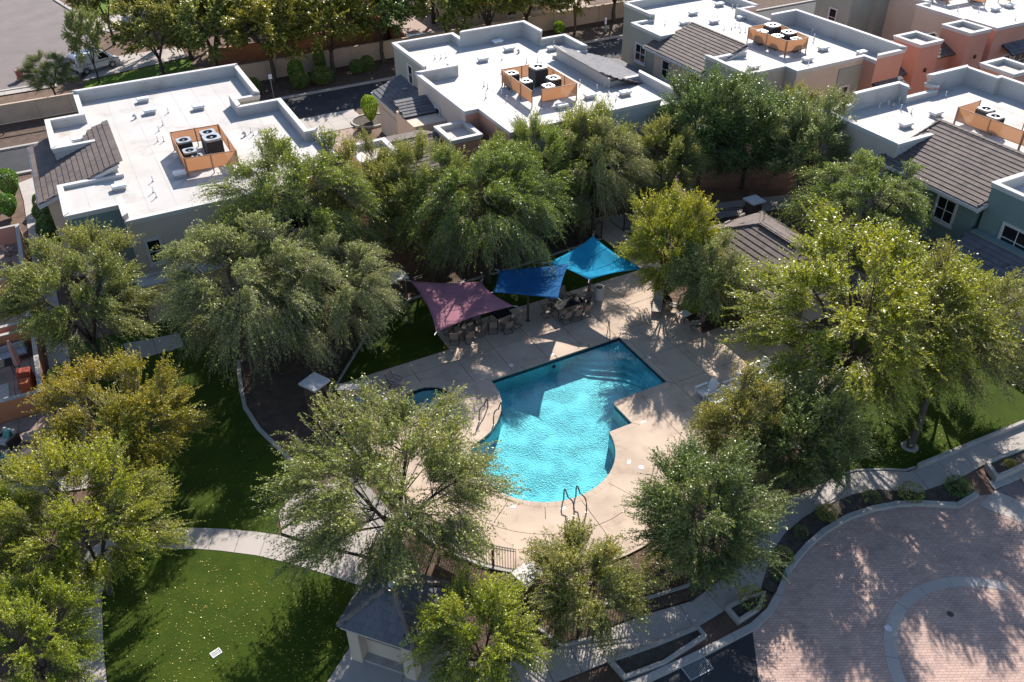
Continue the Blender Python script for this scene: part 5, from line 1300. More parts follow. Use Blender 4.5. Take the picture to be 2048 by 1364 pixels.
T_ = [
 # x, y, kind, leaf, scale, zscale, rot, label
 (-3.0, 45.2, 'B', 'olive', 0.92, 0.94, 0.4, 'wide olive tree in front of the left building with thin pale western branches'),
 (-2.3, 33.9, 'B', 'autumn', 0.80, 0.82, 2.1, 'tree with orange tinged top beside the left patios'),
 (5.3, 40.2, 'W', 'grey', 1.02, 1.08, 0.2, 'largest grey-green weeping tree, over the dark lawn in front of the left building'),
 (9.8, 46.2, 'W', 'green', 1.06, 1.24, 2.4, 'green tree hanging over the front right corner of the left building'),
 (9.6, 39.6, 'W', 'grey', 0.78, 0.84, 1.2, 'grey weeping tree between the largest weeping tree and the shade sails'),
 (14.4, 47.8, 'B', 'olive', 0.84, 1.0, 3.3, 'olive tree rising before the low gatehouse roof'),
 (17.6, 45.6, 'B', 'olive', 0.82, 1.02, 1.3, 'ragged tree just left of the dark tree behind the shade sails'),
 (20.3, 42.6, 'W', 'green', 0.98, 1.06, 4.1, 'dark green tree directly behind the red and navy shade sails'),
 (25.0, 45.4, 'B', 'green', 0.82, 1.0, 0.9, 'round tree before the salmon corner of the middle building'),
 (29.6, 44.8, 'W', 'grey', 0.76, 0.98, 5.0, 'silvery tree behind the bright blue shade sail'),
 (30.6, 52.0-4.6, 'U', 'green', 1.0, 1.12, 0.6, 'upright pointed tree against the front of the middle building'),
 (35.6, 44.9, 'B', 'olive', 0.66, 0.80, 2.8, 'sparse olive tree before the shaded front wall of the middle building'),
 (40.2, 46.6, 'U', 'dark', 1.20, 1.22, 1.9, 'tallest dark tree between the middle and third buildings'),
 (43.4, 45.3, 'U', 'dark', 1.25, 1.10, 4.4, 'dark upright tree in front of the third building'),
 (47.0, 45.6, 'B', 'olive', 0.66, 0.82, 5.5, 'thin branched tree before the cream end of the third building'),
 (45.4, 41.6, 'U', 'grey', 1.1, 1.1, 3.0, 'grey tree leaning over the corner of the right edge building'),
 (42.2, 33.0, 'W', 'green', 0.90, 0.86, 1.6, 'feathery green tree right of the pavilion roof'),
 (38.3, 30.6, 'B', 'olive', 0.50, 0.60, 0.2, 'small grey crown showing right behind the pavilion'),
 (28.9, 35.2, 'U', 'bright', 0.92, 1.0, 2.2, 'bright green tree left of the pavilion roof'),
 (29.3, 31.9, 'M', 'grey', 0.84, 1.12, 4.0, 'small grey leaved tree in the planter by the pavilion'),
 (31.4, 22.9, 'B', 'bright', 1.40, 1.14, 3.7, 'largest yellow-green tree right of the pool deck'),
 (36.8, 21.6, 'B', 'bright', 0.74, 0.80, 5.3, 'yellow-green tree joined to the right side of the largest one'),
 (31.9, 18.75, 'L', 'olive', 0.90, 1.1, 0.0, 'thin crowned tree with a leaning dark trunk on the right lawn'),
 (17.9, 17.75, 'U', 'dark', 0.98, 0.86, 0.3, 'bushy dark green tree at the fence below the pool'),
 (22.8, 20.9, 'M', 'olive', 0.9, 1.15, 5.1, 'dark tree with rusty shoots among the white lounge chairs'),
 (24.8, 19.6, 'U', 'dark', 0.92, 0.80, 2.0, 'dark shaded tree beneath the left flank of the largest yellow-green tree'),
 (6.9, 24.3, 'S', 'olive', 1.04, 0.94, 1.1, 'wide open tree in front of the spa with long drooping shoots'),
 (7.5, 17.3, 'M', 'bright', 0.86, 0.95, 0.5, 'small bright yellow-green tree beside the mail kiosk roof'),
 (11.9, 17.5, 'M', 'olive', 0.90, 0.92, 3.4, 'half bare small tree beside the white topped fence pier'),
 (-4.6, 28.4, 'B', 'bright', 0.82, 0.84, 1.7, 'yellow-green tree over the left end of the curved path'),
 (-7.0, 24.2, 'B', 'bright', 0.60, 0.72, 4.9, 'tree in the bottom left corner of the photo'),
 (-8.2, 30.6, 'B', 'bright', 0.55, 0.66, 3.9, 'tree cut by the left edge above the corner tree'),
]
for (x, y, k, lf, s, sz, rz, lb) in T_: tree(x, y, k, lf, lb, s*1.08, sz*1.03, rz)
FAR = [
 (5.6, 107.0, 'F', 'olive', 1.15, 1.1, 0.9, 'tree beyond the driveway by the grey street edge'),
 (16.0, 101.5, 'F', 'far', 1.4, 1.3, 2.9, 'broad tree in the far yard behind the golden topped tree'),
 (21.0, 90.6, 'F', 'dark', 1.1, 1.1, 5.4, 'dark crown between two trunks at the wall'),
 (34.5, 97.8, 'F', 'far', 1.3, 1.25, 0.4, 'broad tree behind the small turquoise yard pool'),
 (46.5, 94.4, 'F', 'dark', 1.15, 1.1, 1.9, 'dark tree overlapping the red tiled roof'),
 (2.6, 94.6, 'F', 'grey', 0.62, 0.95, 0.3, 'thin grey olive tree standing before the parked white van'),
 (-1.6, 92.2, 'B', 'dark', 0.62, 0.48, 1.8, 'low dense dark shrub tree beside the red bin'),
 (8.6, 92.8, 'F', 'olive', 0.95, 1.0, 2.2, 'brownish tree just right of the white van'),
 (9.8, 103.0, 'F', 'far', 1.3, 1.3, 3.3, 'tall green tree behind the van driveway'),
 (12.2, 97.6, 'F', 'autumn', 0.9, 1.15, 5.0, 'tree with a golden top right of the van'),
 (13.6, 91.0, 'F', 'olive', 1.05, 1.05, 0.9, 'olive tree over the roof edge of the left building'),
 (18.2, 86.4, 'F', 'far', 1.12, 1.12, 1.4, 'tree with a bare trunk at the wall right of the left building'),
 (17.6, 96.0, 'F', 'far', 1.25, 1.3, 4.2, 'large tree in the yard behind the block wall, left'),
 (24.2, 85.8, 'F', 'far', 1.12, 1.10, 2.7, 'tree with a leaning trunk at the wall between the round shrubs'),
 (23.8, 97.2, 'F', 'olive', 1.2, 1.2, 0.1, 'tree in the yard before the clay tiled house'),
 (29.8, 86.4, 'F', 'dark', 1.05, 1.15, 3.6, 'darkest tree by the wall left of the middle building'),
 (32.6, 92.6, 'F', 'far', 1.15, 1.3, 5.9, 'tree beside the small turquoise yard pool'),
 (36.8, 85.4, 'F', 'olive', 1.05, 1.15, 1.1, 'tree behind the far left corner of the middle building'),
 (41.5, 85.0, 'F', 'far', 1.10, 1.15, 4.6, 'tree directly behind the high parapet of the middle building'),
 (46.6, 85.8, 'F', 'olive', 1.10, 1.12, 2.0, 'tree behind the right side of the middle building'),
 (52.0, 84.4, 'F', 'far', 1.0, 1.08, 0.6, 'tree with a straight trunk left of the dark hydrant post'),
 (58.6, 86.4, 'F', 'far', 1.1, 1.05, 3.0, 'tree with a forked trunk before the wall at the upper middle'),
 (63.5, 85.2, 'F', 'dark', 0.9, 1.0, 5.2, 'dark tree at the far corner of the third building'),
 (40.0, 96.5, 'F', 'olive', 1.2, 1.25, 2.5, 'tree in the yard left of the red tiled roof'),
 (52.0, 94.0, 'F', 'far', 1.1, 1.2, 1.5, 'tree in the yard right of the red tiled roof'),
 (-8.8, 117.0, 'F', 'far', 0.8, 0.8, 4.0, 'green tree touching the left edge beside the street'),
]
for (x, y, k, lf, s, sz, rz, lb) in FAR: tree(x, y, k, lf, lb, s*(1.36 if y > 84.9 and y < 98 and x > 7 else 1.0), sz*1.05, rz, group='trees along the block wall and in the yards')

# clipped shrubs and ground plants ----------------------------------
def shrub_mesh(seed, shape, n, ln, wd, stem=0.25):
    rng = np.random.default_rng(seed)
    d = unit(rng.normal(size=(n, 3))); r = rng.uniform(0.82, 1.02, (n, 1))**0.6
    R = np.array(shape[:3]); z0 = shape[3]
    fl = 1.0 if len(shape) < 5 else shape[4]
    lump = 1+0.07*np.sin(d[:, :1]*7+seed)*np.cos(d[:, 1:2]*6+d[:, 2:3]*5)
    p = d*r*R*lump
    if fl != 1.0: k = np.clip((p[:, 2:3]/R[2]+1)/2, 0, 1); p[:, :2] *= (fl+(1-fl)*k)
    p[:, 2] += z0
    p[:, 2] = np.maximum(p[:, 2], 0.03)
    V, at = leaves_from(p, d, rng, ln, wd, 0.03, np.clip(d[:, 2], 0, 1)*rng.random(n), 0.2)
    mb = MB(); mb.tube([(0, 0, -0.05), (0.02, 0, z0*0.6), (0, 0.02, z0)], 0.045, 6, 0, 0.03)
    for a in range(5):
        th = a*1.26; mb.tube([(0, 0, z0*0.4), (math.cos(th)*R[0]*0.45, math.sin(th)*R[1]*0.45, z0+R[2]*0.2)], 0.025, 4, 0, 0.01)
    return mb.mesh('stem', 'bark'), np_mesh('foliage', V, 4, LM['hedge'], at)
SM = {'round': shrub_mesh(5, (0.75, 0.75, 0.7, 0.75), 5200, 0.10, 0.06), 'goblet': shrub_mesh(6, (0.95, 0.95, 1.1, 1.25, 0.45), 6500, 0.11, 0.06), 'small': shrub_mesh(7, (0.42, 0.42, 0.34, 0.26), 520, 0.12, 0.03), 'tuft': shrub_mesh(8, (0.40, 0.40, 0.26, 0.18), 700, 0.16, 0.018)}
def shrub(x, y, kind, leaf, label, s=1.0, sz=None, group=None, z=0.0):
    st, fo = SM[kind]
    t = thing('clipped_shrub' if kind in ('round', 'goblet') else 'shrub', label, 'shrub', (x, y, z), random.uniform(0, 6.28), group); t.scale = (s, s, sz or s)
    link('stem', st, t); o = link('foliage', fo, t); o.material_slots[0].link = 'OBJECT'; o.material_slots[0].material = LM[leaf]
    return t
for a in [
 (23.0, 71.6, 'goblet', 'lime', 'bright green goblet shaped shrub on the little alley island', 1.0, 1.05),
 (20.0, 83.2, 'round', 'dark', 'lower dark ball shrub under the round one by the sign', 1.25, 1.1), (20.2, 85.4, 'round', 'hedge', 'round bright topped shrub standing against the wall by the sign', 1.05, 1.5),
 (22.2, 83.2, 'round', 'dark', 'wide dark ball shrub right of the sign', 1.45, 1.2), (23.0, 86.3, 'round', 'dark', 'lollipop shrub close to the wall left of a bare trunk', 0.8, 1.8),
 (26.2, 84.4, 'round', 'dark', 'left ball shrub of the pair left of the middle building', 1.0, 1.0), (27.5, 84.8, 'round', 'dark', 'right ball shrub of the pair left of the middle building', 0.95, 1.05),
 (15.4, 83.4, 'round', 'dark', 'shrub peeking past the right parapet of the left building', 1.1, 1.2), (50.8, 85.8, 'round', 'lime', 'small lime green ball shrub by the far wall', 0.85, 0.9),
 (-6.4, 71.0, 'goblet', 'hedge', 'tall shrub at the left edge above the patios', 1.1, 1.0), (-4.35, 67.6, 'round', 'dark', 'dark shrub under the left tile eave', 0.9, 1.0), (-4.3, 65.4, 'round', 'dark', 'second dark shrub along the left wall', 1.1, 1.1), (-4.2, 62.9, 'round', 'dark', 'third dark shrub along the left wall', 1.15, 1.1), (-4.1, 60.4, 'round', 'lime', 'small bright shrub at the end of the left wall row', 0.7, 0.7),
 (-6.7, 67.6, 'goblet', 'hedge', 'shrub at the left edge beside the first patio', 1.0, 0.8),
 (28.9+0.5, 36.0, 'round', 'dark', 'shrub at the far corner of the pavilion planter', 0.9, 1.2), (29.5, 33.4, 'round', 'lime', 'yellowish shrub behind the rose backed chairs', 0.7, 1.0), (30.2, 31.9, 'round', 'dark', 'dark shrub at the near corner of the pavilion planter', 0.9, 1.0),
 (7.4, 34.0, 'round', 'dark', 'shrub in the mulch left of the spa fence', 1.0, 0.9), (10.0, 20.6, 'small', 'grey', 'dry shrub inside the fence corner', 1.6, 1.2),
 (-4.9, 44.0, 'round', 'dark', 'round shrub in deep shade right of the middle patio', 1.2, 1.0), (16.4, 18.2, 'small', 'olive', 'brownish shrub in the bed below the bushy dark tree', 2.0, 1.4),
]: shrub(*a)
for i, (x, y, s) in enumerate([(20.7, 15.75, 0.9), (21.4, 16.35, 1.2), (23.1, 17.0, 0.8), (24.9, 17.3, 1.2), (27.5, 17.1, 1.0), (29.2, 16.35, 1.4), (31.5, 15.6, 1.5), (18.75, 15.2, 1.3)]):
    shrub(x, y, 'small' if i % 3 else 'tuft', 'olive' if i % 2 else 'dark', ['low wispy shrub at the near tip of the crescent planter', 'low shrub second from the near tip of the crescent planter', 'low shrub on the inner bend of the crescent planter', 'low shrub at the top of the crescent planter', 'low shrub before the right lawn in the crescent planter', 'larger bright shrub below the leaning trunk in the crescent planter', '', ''][i] if i != 6 and i != 7 else ('shrub at the east tip of the crescent planter' if i == 6 else 'shrub overhanging the small three-sided planter'), s, s*(0.7+0.15*(i % 4)), 'low shrubs in the crescent planter' if i < 6 else None, 0.03)
for i, (x, y) in enumerate([(34.9, 15.45), (36.9, 15.3)]): shrub(x, y, 'tuft', 'autumn', 'yellow dry tuft in the raised planter box' if i == 0 else 'yellow dry tuft nearest the right edge planter end', 0.7, 0.6, None, 0.18)
rng = np.random.default_rng(3)
def scatter(name, label, poly, n, ln, wd, leaf, z, zs=0.01, sun=None):
    xs = [p[0] for p in poly]; ys = [p[1] for p in poly]; P = []
    cl = rng.uniform((min(xs), min(ys)), (max(xs), max(ys)), (14, 2))
    while len(P) < n:
        q = rng.uniform((min(xs), min(ys)), (max(xs), max(ys))) if rng.random() < 0.45 else cl[rng.integers(0, 14)]+rng.normal(size=2)*1.1
        if inside(q, poly): P.append((q[0], q[1], z+rng.uniform(0, zs)))
    P = np.array(P); D = unit(np.column_stack([rng.normal(size=(len(P), 2)), np.zeros(len(P))]))
    V, at = leaves_from(P, D, rng, ln, wd, 0.005, rng.random(len(P)), 2.5)
    o = link(name, np_mesh(name, V, 4, LM[leaf], at)); tag(o, label, 'leaf litter', kind='stuff'); return o
scatter('fallen_leaves', 'yellow fallen leaves specked over the front lawn', [(-5.2, 20), (1.6, 20), (4.0, 21.9), (4.4, 23.6), (1.3, 27.2), (-1.5, 29), (-4.6, 28.6)], 950, 0.055, 0.04, 'fallen', 0.03)
scatter('fallen_leaves', 'yellow fallen leaves specked over the right lawn by the leaning trunk', [(27.2, 19.2), (29.5, 18.4), (31, 17.8), (36, 17.6), (36, 21), (28.5, 22.6)], 800, 0.055, 0.04, 'fallen', 0.04)
scatter('fallen_leaves', 'sparse fallen leaves on the shaded lawn above the curved path', [(-3.5, 32), (1.5, 29.3), (4.2, 32), (3.4, 38), (-3, 40)], 350, 0.05, 0.035, 'fallen', 0.03)
scatter('fallen_leaves', 'brown litter in the mulch inside the pool fence', [(8.3, 23.8), (10.6, 20.9), (14.8, 17.2), (19, 17.2), (21.5, 19), (17.5, 19.3), (12, 20.2), (9, 23)], 1500, 0.06, 0.04, 'autumn', 0.03)

# ------------------------------------------------------------------ perimeter wall, far yards
pw = thing('block_wall', 'long tan block wall along the far side of the alley', 'wall', (0, 0, 0))
x = -40.0; i = 0
while x < 96:
    m = MB(); m.box(x+0.01, 87.3, -0.05, x+3.03, 87.5, 1.75); m.build('wall_panel', 'block', pw)
    m = MB(); m.box(x+0.005, 87.25, 1.751, x+3.035, 87.55, 1.83); m.build('cap', 'block', pw)
    if i % 2 == 0:
        m = MB(); m.box(x-0.2, 87.22, -0.05, x+0.2, 87.299, 1.749); m.build('pier', 'block', pw)
    x += 3.04; i += 1
rl = thing('pipe_rail', 'dark red brown rail on posts below the wall at the upper left', 'railing', (0, 0, 0))
m = MB(); m.box(-30, 84.9, 0.78, -0.2, 85.05, 0.92); m.build('rail', 'iron', rl)
for xx in (-26, -21, -16, -11, -6.5, -1.9):
    m = MB(); m.box(xx-0.05, 84.93, -0.05, xx+0.05, 85.03, 0.779); m.build('post', 'iron', rl)
yd = thing('yard_wall', 'orange stucco yard wall glimpsed between the far trees', 'wall', (0, 0, 0))
for a in ((13.5, 93.4, 33.0, 93.6), (33.0, 88.0, 33.2, 100.0), (21.0, 94.0, 21.2, 101.0)):
    m = MB(); m.box(a[0], a[1], -0.05, a[2], a[3], 1.9); m.build('wall_panel', 'orange', yd)
sheet('yard_paving', [(14, 88), (60, 88), (60, 100), (14, 100)], 0.0, 'patio')
sheet('yard_pool_rim', [(33.6, 89.3), (38.6, 89.3), (39.4, 93.2), (34.2, 94.4)], 0.008, 'coping')
sheet('yard_pool_water', [(33.9, 89.6), (38.3, 89.6), (39.0, 93.0), (34.5, 94.0)], 0.014, 'plaster')
sheet('yard_pool_surface', [(33.9, 89.6), (38.3, 89.6), (39.0, 93.0), (34.5, 94.0)], 0.05, 'water')
def far_house(label, x0, y0, x1, y1, zw, zr, roof, wall):
    t = thing('house', label, 'house', (0, 0, 0))
    m = MB(); m.box(x0+0.5, y0+0.5, -0.05, x1-0.5, y1-0.5, zw); m.build('wall', wall, t)
    cy = (y0+y1)/2; hw = (y1-y0)/2; rise = zr-zw; Lv = math.hypot(hw, rise); L = x1-x0
    cl = [(0, 0), (L, 0), (L-hw*0.9, Lv), (hw*0.9, Lv)]
    tile_slope(t, (x0, y0, zw), (1, 0, 0), (0, hw, rise), L, Lv, clip=cl, mat=roof, limit=0, each=False, w=0.42, c=0.45)
    tile_slope(t, (x1, y1, zw), (-1, 0, 0), (0, -hw, rise), L, Lv, clip=cl, mat=roof, limit=0, each=False, w=0.42, c=0.45)
    e = hw*0.9; Le = math.hypot(e, rise)
    tile_slope(t, (x0, y1, zw), (0, -1, 0), (e, 0, rise), 2*hw, Le, clip=[(0, 0), (2*hw, 0), (hw, Le)], mat=roof, limit=0, each=False, w=0.42, c=0.45)
    tile_slope(t, (x1, y0, zw), (0, 1, 0), (-e, 0, rise), 2*hw, Le, clip=[(0, 0), (2*hw, 0), (hw, Le)], mat=roof, limit=0, each=False, w=0.42, c=0.45)
    for k in range(3):
        window(t, '-y', (x0+(k+1)*(x1-x0)/4, y0+0.5), 0.9, 1.2, 1.3)
    return t
far_house('tan house with a pale clay tile roof at the top edge left of centre', 22.5, 101, 36, 112, 3.0, 5.4, 'clay', 'cream')
far_house('house with a red brown clay tile roof at the top edge of centre', 41.5, 91.5, 54.5, 103, 3.0, 5.2, 'clay', 'cream')
far_house('house half hidden behind trees beyond the driveway', 10.5, 108, 21.0, 121, 3.0, 5.2, 'clay', 'cream')
sg = thing('street_sign', 'small white sign on a thin pole beside the alley', 'sign', (16.9, 81.95, 0))
m = MB(); m.cyl((0, 0), 0.04, -0.05, 2.3, 8); m.build('pole', 'steel', sg); m = MB(); m.box(-0.17, -0.06, 1.85, 0.17, -0.041, 2.3); m.build('plate', 'white_paint', sg)
hp = thing('utility_post', 'dark green utility post with a white head on the far planting strip', 'post', (55.6, 83.6, 0))
m = MB(); m.cyl((0, 0), 0.16, -0.05, 0.9, 10, 0, 0.12); m.build('post', 'teal', hp); m = MB(); m.cyl((0, 0), 0.14, 0.901, 1.5, 10, 0, 0.10); m.build('head', 'white_paint', hp)
m = MB(); m.box(-1.0, -0.5, -0.05, 1.0, 0.5, 0.7)
ub = m.build('utility_box', 'grey_paint', None, loc=(19.5, 95.6, 0)); tag(ub, 'small grey utility cabinet in the yard behind the wall', 'cabinet')

# van -----------------------------------------------------------------
van = thing('parked_van', 'white compact delivery van parked in the driveway at the upper left', 'van', (2.85, 99.2, 0.03), math.radians(22))
m = MB()
prof = [(-2.25, 0.35), (-2.28, 1.0), (-2.15, 1.85), (-1.95, 1.98), (0.55, 1.98), (0.85, 1.90), (1.45, 1.18), (2.1, 0.98), (2.28, 0.75), (2.28, 0.35)]
def side(y, inset): return [(px, y*(1.0 if pz < 1.2 else 0.90+0.10*(1.98-pz)/0.8), pz) for px, pz in prof]
Lf, Rt = side(-0.88, 0), side(0.88, 0); n = len(prof); k = len(m.v)
m.v += Lf+Rt; m.f.append(tuple(range(k, k+n))); m.f.append(tuple(range(k+2*n-1, k+n-1, -1))); m.m += [0, 0]
for i in range(n):
    j = (i+1) % n; m.f.append((k+i, k+n+i, k+n+j, k+j)); m.m.append(0)
vb = m.build('body', 'white_paint', van)
bv = vb.modifiers.new('bevel', 'BEVEL'); bv.width = 0.07; bv.segments = 3
for s in (-1, 1):
    for xx in (-1.42, 1.42):
        m = MB(); m.tube([(xx, s*0.72, 0.33), (xx, s*0.905, 0.33)], 0.33, 18); w_ = m.build('wheel', 'rubber', van)
        m = MB(); m.tube([(xx, s*0.90, 0.33), (xx, s*0.915, 0.33)], 0.2, 14); m.build('rim', 'steel', w_)
        m = MB(); m.tube([(xx+0.42*math.cos(a*math.pi/8), s*0.888, 0.36+0.42*math.sin(a*math.pi/8)) for a in range(9)], 0.03, 5); m.build('arch_trim', 'black', van)
    yy = s*0.868
    m = MB(); m.hexa([(0.15, yy, 1.16), (1.28, yy, 1.16), (1.28, yy*1.018, 1.16), (0.15, yy*1.018, 1.16)], [(0.15, yy*0.95, 1.72), (0.80, yy*0.95, 1.72), (0.80, yy*0.968, 1.72), (0.15, yy*0.968, 1.72)]); m.build('side_window', 'glass', van)
    m = MB(); m.box(-2.1, s*0.884-0.008, 0.93, 2.1, s*0.884+0.008, 0.97); m.build('rub_strip', 'black', van)
    m = MB(); m.box(-2.30, s*0.78-0.07, 0.85, -2.262, s*0.78+0.07, 1.25); m.build('tail_light', 'redbin', van)
    m = MB(); m.box(1.95, s*0.66-0.17, 0.72, 2.295, s*0.66+0.17, 0.92); m.build('headlight', 'steel', van)
    m = MB(); m.box(0.95, s*1.0-0.09, 1.15, 1.1, s*1.0+0.09, 1.35); m.build('mirror', 'black', van)
m = MB(); m.hexa([(1.42, -0.72, 1.24), (1.42, 0.72, 1.24), (0.93, 0.66, 1.80), (0.93, -0.66, 1.80)], [(1.46, -0.72, 1.26), (1.46, 0.72, 1.26), (0.97, 0.66, 1.82), (0.97, -0.66, 1.82)]); m.build('windscreen', 'glass', van)
m = MB(); m.box(-2.285, -0.62, 1.18, -2.21, -0.06, 1.66); m.box(-2.285, 0.06, 1.18, -2.21, 0.62, 1.66); m.build('rear_window', 'glass', van)
m = MB(); m.box(-2.36, -0.85, 0.35, -2.27, 0.85, 0.58); m.box(2.26, -0.85, 0.32, 2.36, 0.85, 0.6); m.build('bumper', 'black', van)
def bin_(x, y, label, col, rz):
    t = thing('wheelie_bin', label, 'bin', (x, y, 0), rz)
    m = MB(); m.hexa([(-0.24, -0.27, 0.06), (0.24, -0.27, 0.06), (0.24, 0.27, 0.06), (-0.24, 0.27, 0.06)], [(-0.32, -0.36, 1.0), (0.32, -0.36, 1.0), (0.32, 0.36, 1.0), (-0.32, 0.36, 1.0)]); m.build('tub', col, t)
    m = MB(); m.hexa([(-0.35, -0.40, 1.001), (0.35, -0.40, 1.001), (0.35, 0.40, 1.001), (-0.35, 0.40, 1.001)], [(-0.30, -0.34, 1.09), (0.30, -0.34, 1.09), (0.30, 0.34, 1.09), (-0.30, 0.34, 1.09)]); m.build('lid', 'pinklid', t)
    for s in (-1, 1):
        m = MB(); m.tube([(s*0.25, 0.33, 0.11), (s*0.31, 0.33, 0.11)], 0.11, 10); m.build('wheel', 'rubber', t)
bin_(-4.3, 99.6, 'red wheeled bin standing in the street beside the dark shrub tree', 'redbin', 0.2)
bin_(3.6, 123.5, 'red wheeled bin on the kerb at the very top left', 'redbin', 0.1); 

# alley island
isl = [(23.0+1.7*math.cos(a*math.pi/8), 71.9+1.5*math.sin(a*math.pi/8)) for a in range(16)]
sheet('island_bed', isl, 0.06, 'gravel'); kerb('island_kerb', isl+[isl[0]], 0.18, -0.03, 0.14)

# ------------------------------------------------------------------ piers and pool fence
def pier(x, y, label, h=2.05, rz=0.0, s=0.42, cap=0.58):
    t = thing('stone_pier', label, 'pier', (x, y, 0), rz)
    m = MB(); m.box(-s+0.03, -s+0.03, -0.05, s-0.03, s-0.03, h-0.1); m.build('core', 'joint', t)
    z = 0.0; k = 0; rest = MB()
    while z < h-0.12:
        hh = 0.13
        for sd in range(4):
            R = Matrix.Rotation(sd*math.pi/2, 4, 'Z'); xx = -s
            cuts = [-s, -s+random.uniform(.2, .35), random.uniform(-0.1, 0.1), s-random.uniform(.2, .35), s]
            for a, b in zip(cuts, cuts[1:]):
                mm = MB(); d = random.uniform(0, 0.018)
                mm.box(a+0.006, -s-d, z+0.006, b-0.006, -s+0.035, min(z+hh, h-0.1)-0.004)
                mm.v = [tuple(R@Vector(p)) for p in mm.v]; mm.build('stone', 'stone', t)
        z += hh
    m = MB(); m.box(-cap, -cap, h-0.1, cap, cap, h+0.02); c = m.build('cap', 'white_trim', t)
    bv = c.modifiers.new('bevel', 'BEVEL'); bv.width = 0.02; bv.segments = 2
    return t
pier(6.75, 35.4, 'stone pier with a stained white cap left of the spa', 2.1, 0.5)
pier(14.3, 43.0, 'stone pier with a white cap left of the red shade sail', 2.1, 0.0)
pier(39.9, 40.2, 'stone pier with a blue shaded cap behind the pavilion', 2.1, 0.0)
pier(10.6, 19.45, 'stone pier with a bright white cap below the pool', 2.1, 0.25, 0.40, 0.50)

def fence(name, label, pl, h=1.5, each=True, step=0.12, base=True):
    t = thing(name, label, 'fence', (0, 0, 0))
    pts = [Vector(p) for p in pl]; acc = [0.0]
    for a, b in zip(pts, pts[1:]): acc.append(acc[-1]+(b-a).length)
    tot = acc[-1]
    def at(s):
        for i in range(len(pts)-1):
            if s <= acc[i+1] or i == len(pts)-2: return pts[i]+(pts[i+1]-pts[i])*((s-acc[i])/max(1e-6, acc[i+1]-acc[i]))
    nb = max(1, round(tot/2.2))
    for k in range(nb):
        s0, s1 = tot*k/nb, tot*(k+1)/nb; ss = [s0]+[x for x in acc if s0+0.01 < x < s1-0.01]+[s1]; P = [at(q) for q in ss]
        for z in (0.16, h-0.18, h-0.03):
            m = MB(); wall_strip(m, P, -0.02, 0.02, z, z+0.035); m.build('rail', 'iron', t)
        if base:
            m = MB(); wall_strip(m, P, -0.1, 0.1, -0.05, 0.07); m.build('fence_kerb', 'kerb', t)
    for k in range(nb+1):
        p = at(tot*k/nb); m = MB(); m.box(p.x-0.032, p.y-0.032, 0.0, p.x+0.032, p.y+0.032, h+0.06); m.build('post', 'iron', t)
    n = int(tot/step); me = None; rest = MB()
    m = MB(); m.box(-0.009, -0.009, 0.12, 0.009, 0.009, h); me = m.mesh('picket', 'iron')
    for i in range(1, n):
        p = at(tot*i/n)
        if each and i <= 290: link('picket', me, t, (p.x, p.y, 0))
        else: rest.box(p.x-0.009, p.y-0.009, 0.12, p.x+0.009, p.y+0.009, h)
    if rest.v: rest.build('picket_field', 'iron', t)['kind'] = 'stuff'
    return t
F7 = lambda a0, a1, r=7.75, n=12: arc(PC[0], PC[1], r, a0, a1, n)
fence('pool_fence', 'curved bronze picket fence along the round end of the pool deck', F7(206, 232)+[(10.25, 19.95)])
fence('pool_fence', 'bronze picket fence left of the spa from the stained pier down to the gate', [(7.1, 35.0), (7.5, 31.5), (7.75, 28.5), (8.2, 25.5), (8.6, 24.3)])
fence('pool_fence', 'bronze picket fence behind the dark lawn between two white capped piers', [(7.1, 35.9), (12.8, 42.6), (13.9, 42.9)])
fence('pool_fence', 'bronze picket fence behind the shade sails', [(14.8, 43.1), (17.3, 43.3), (22.2, 43.3), (29.7, 43.8)])
fence('pool_fence', 'bronze picket fence from the white topped pier toward the crescent bed', [(11.0, 19.2), (13.0, 18.2), (15.0, 17.5), (17.0, 17.2), (19.2, 17.7), (21.5, 19.3), (23.6, 22.0), (32.8, 24.0)])
fence('pool_fence', 'bronze picket fence at the back of the pavilion', [(31.7, 44.0), (35, 42.2), (39.4, 40.6)], each=False)
fence('side_fence', 'bronze picket fence by the small yellow tree and sidewalk', [(10.2, 19.1), (10.9, 17.2), (12.2, 16.95)], each=True)
g = thing('pool_gate', 'bronze picket pool gate with two dark mesh panels under the wide open tree', 'gate', (8.7, 24.0, 0), math.radians(-60))
m = MB(); m.box(0, -0.02, 0.15, 0.04, 0.02, 1.55); m.box(1.06, -0.02, 0.15, 1.1, 0.02, 1.55); m.box(0.041, -0.02, 1.5, 1.059, 0.02, 1.54); m.box(0.041, -0.02, 0.15, 1.059, 0.02, 0.19); m.build('gate_frame', 'iron', g)
m = MB(); m.box(0.05, -0.01, 0.7, 1.05, 0.01, 1.45); m.build('mesh_panel', 'black', g)
for i in range(8): 
    m = MB(); m.box(0.14+i*0.12, -0.008, 0.191, 0.158+i*0.12, 0.008, 0.699); m.build('picket', 'iron', g)

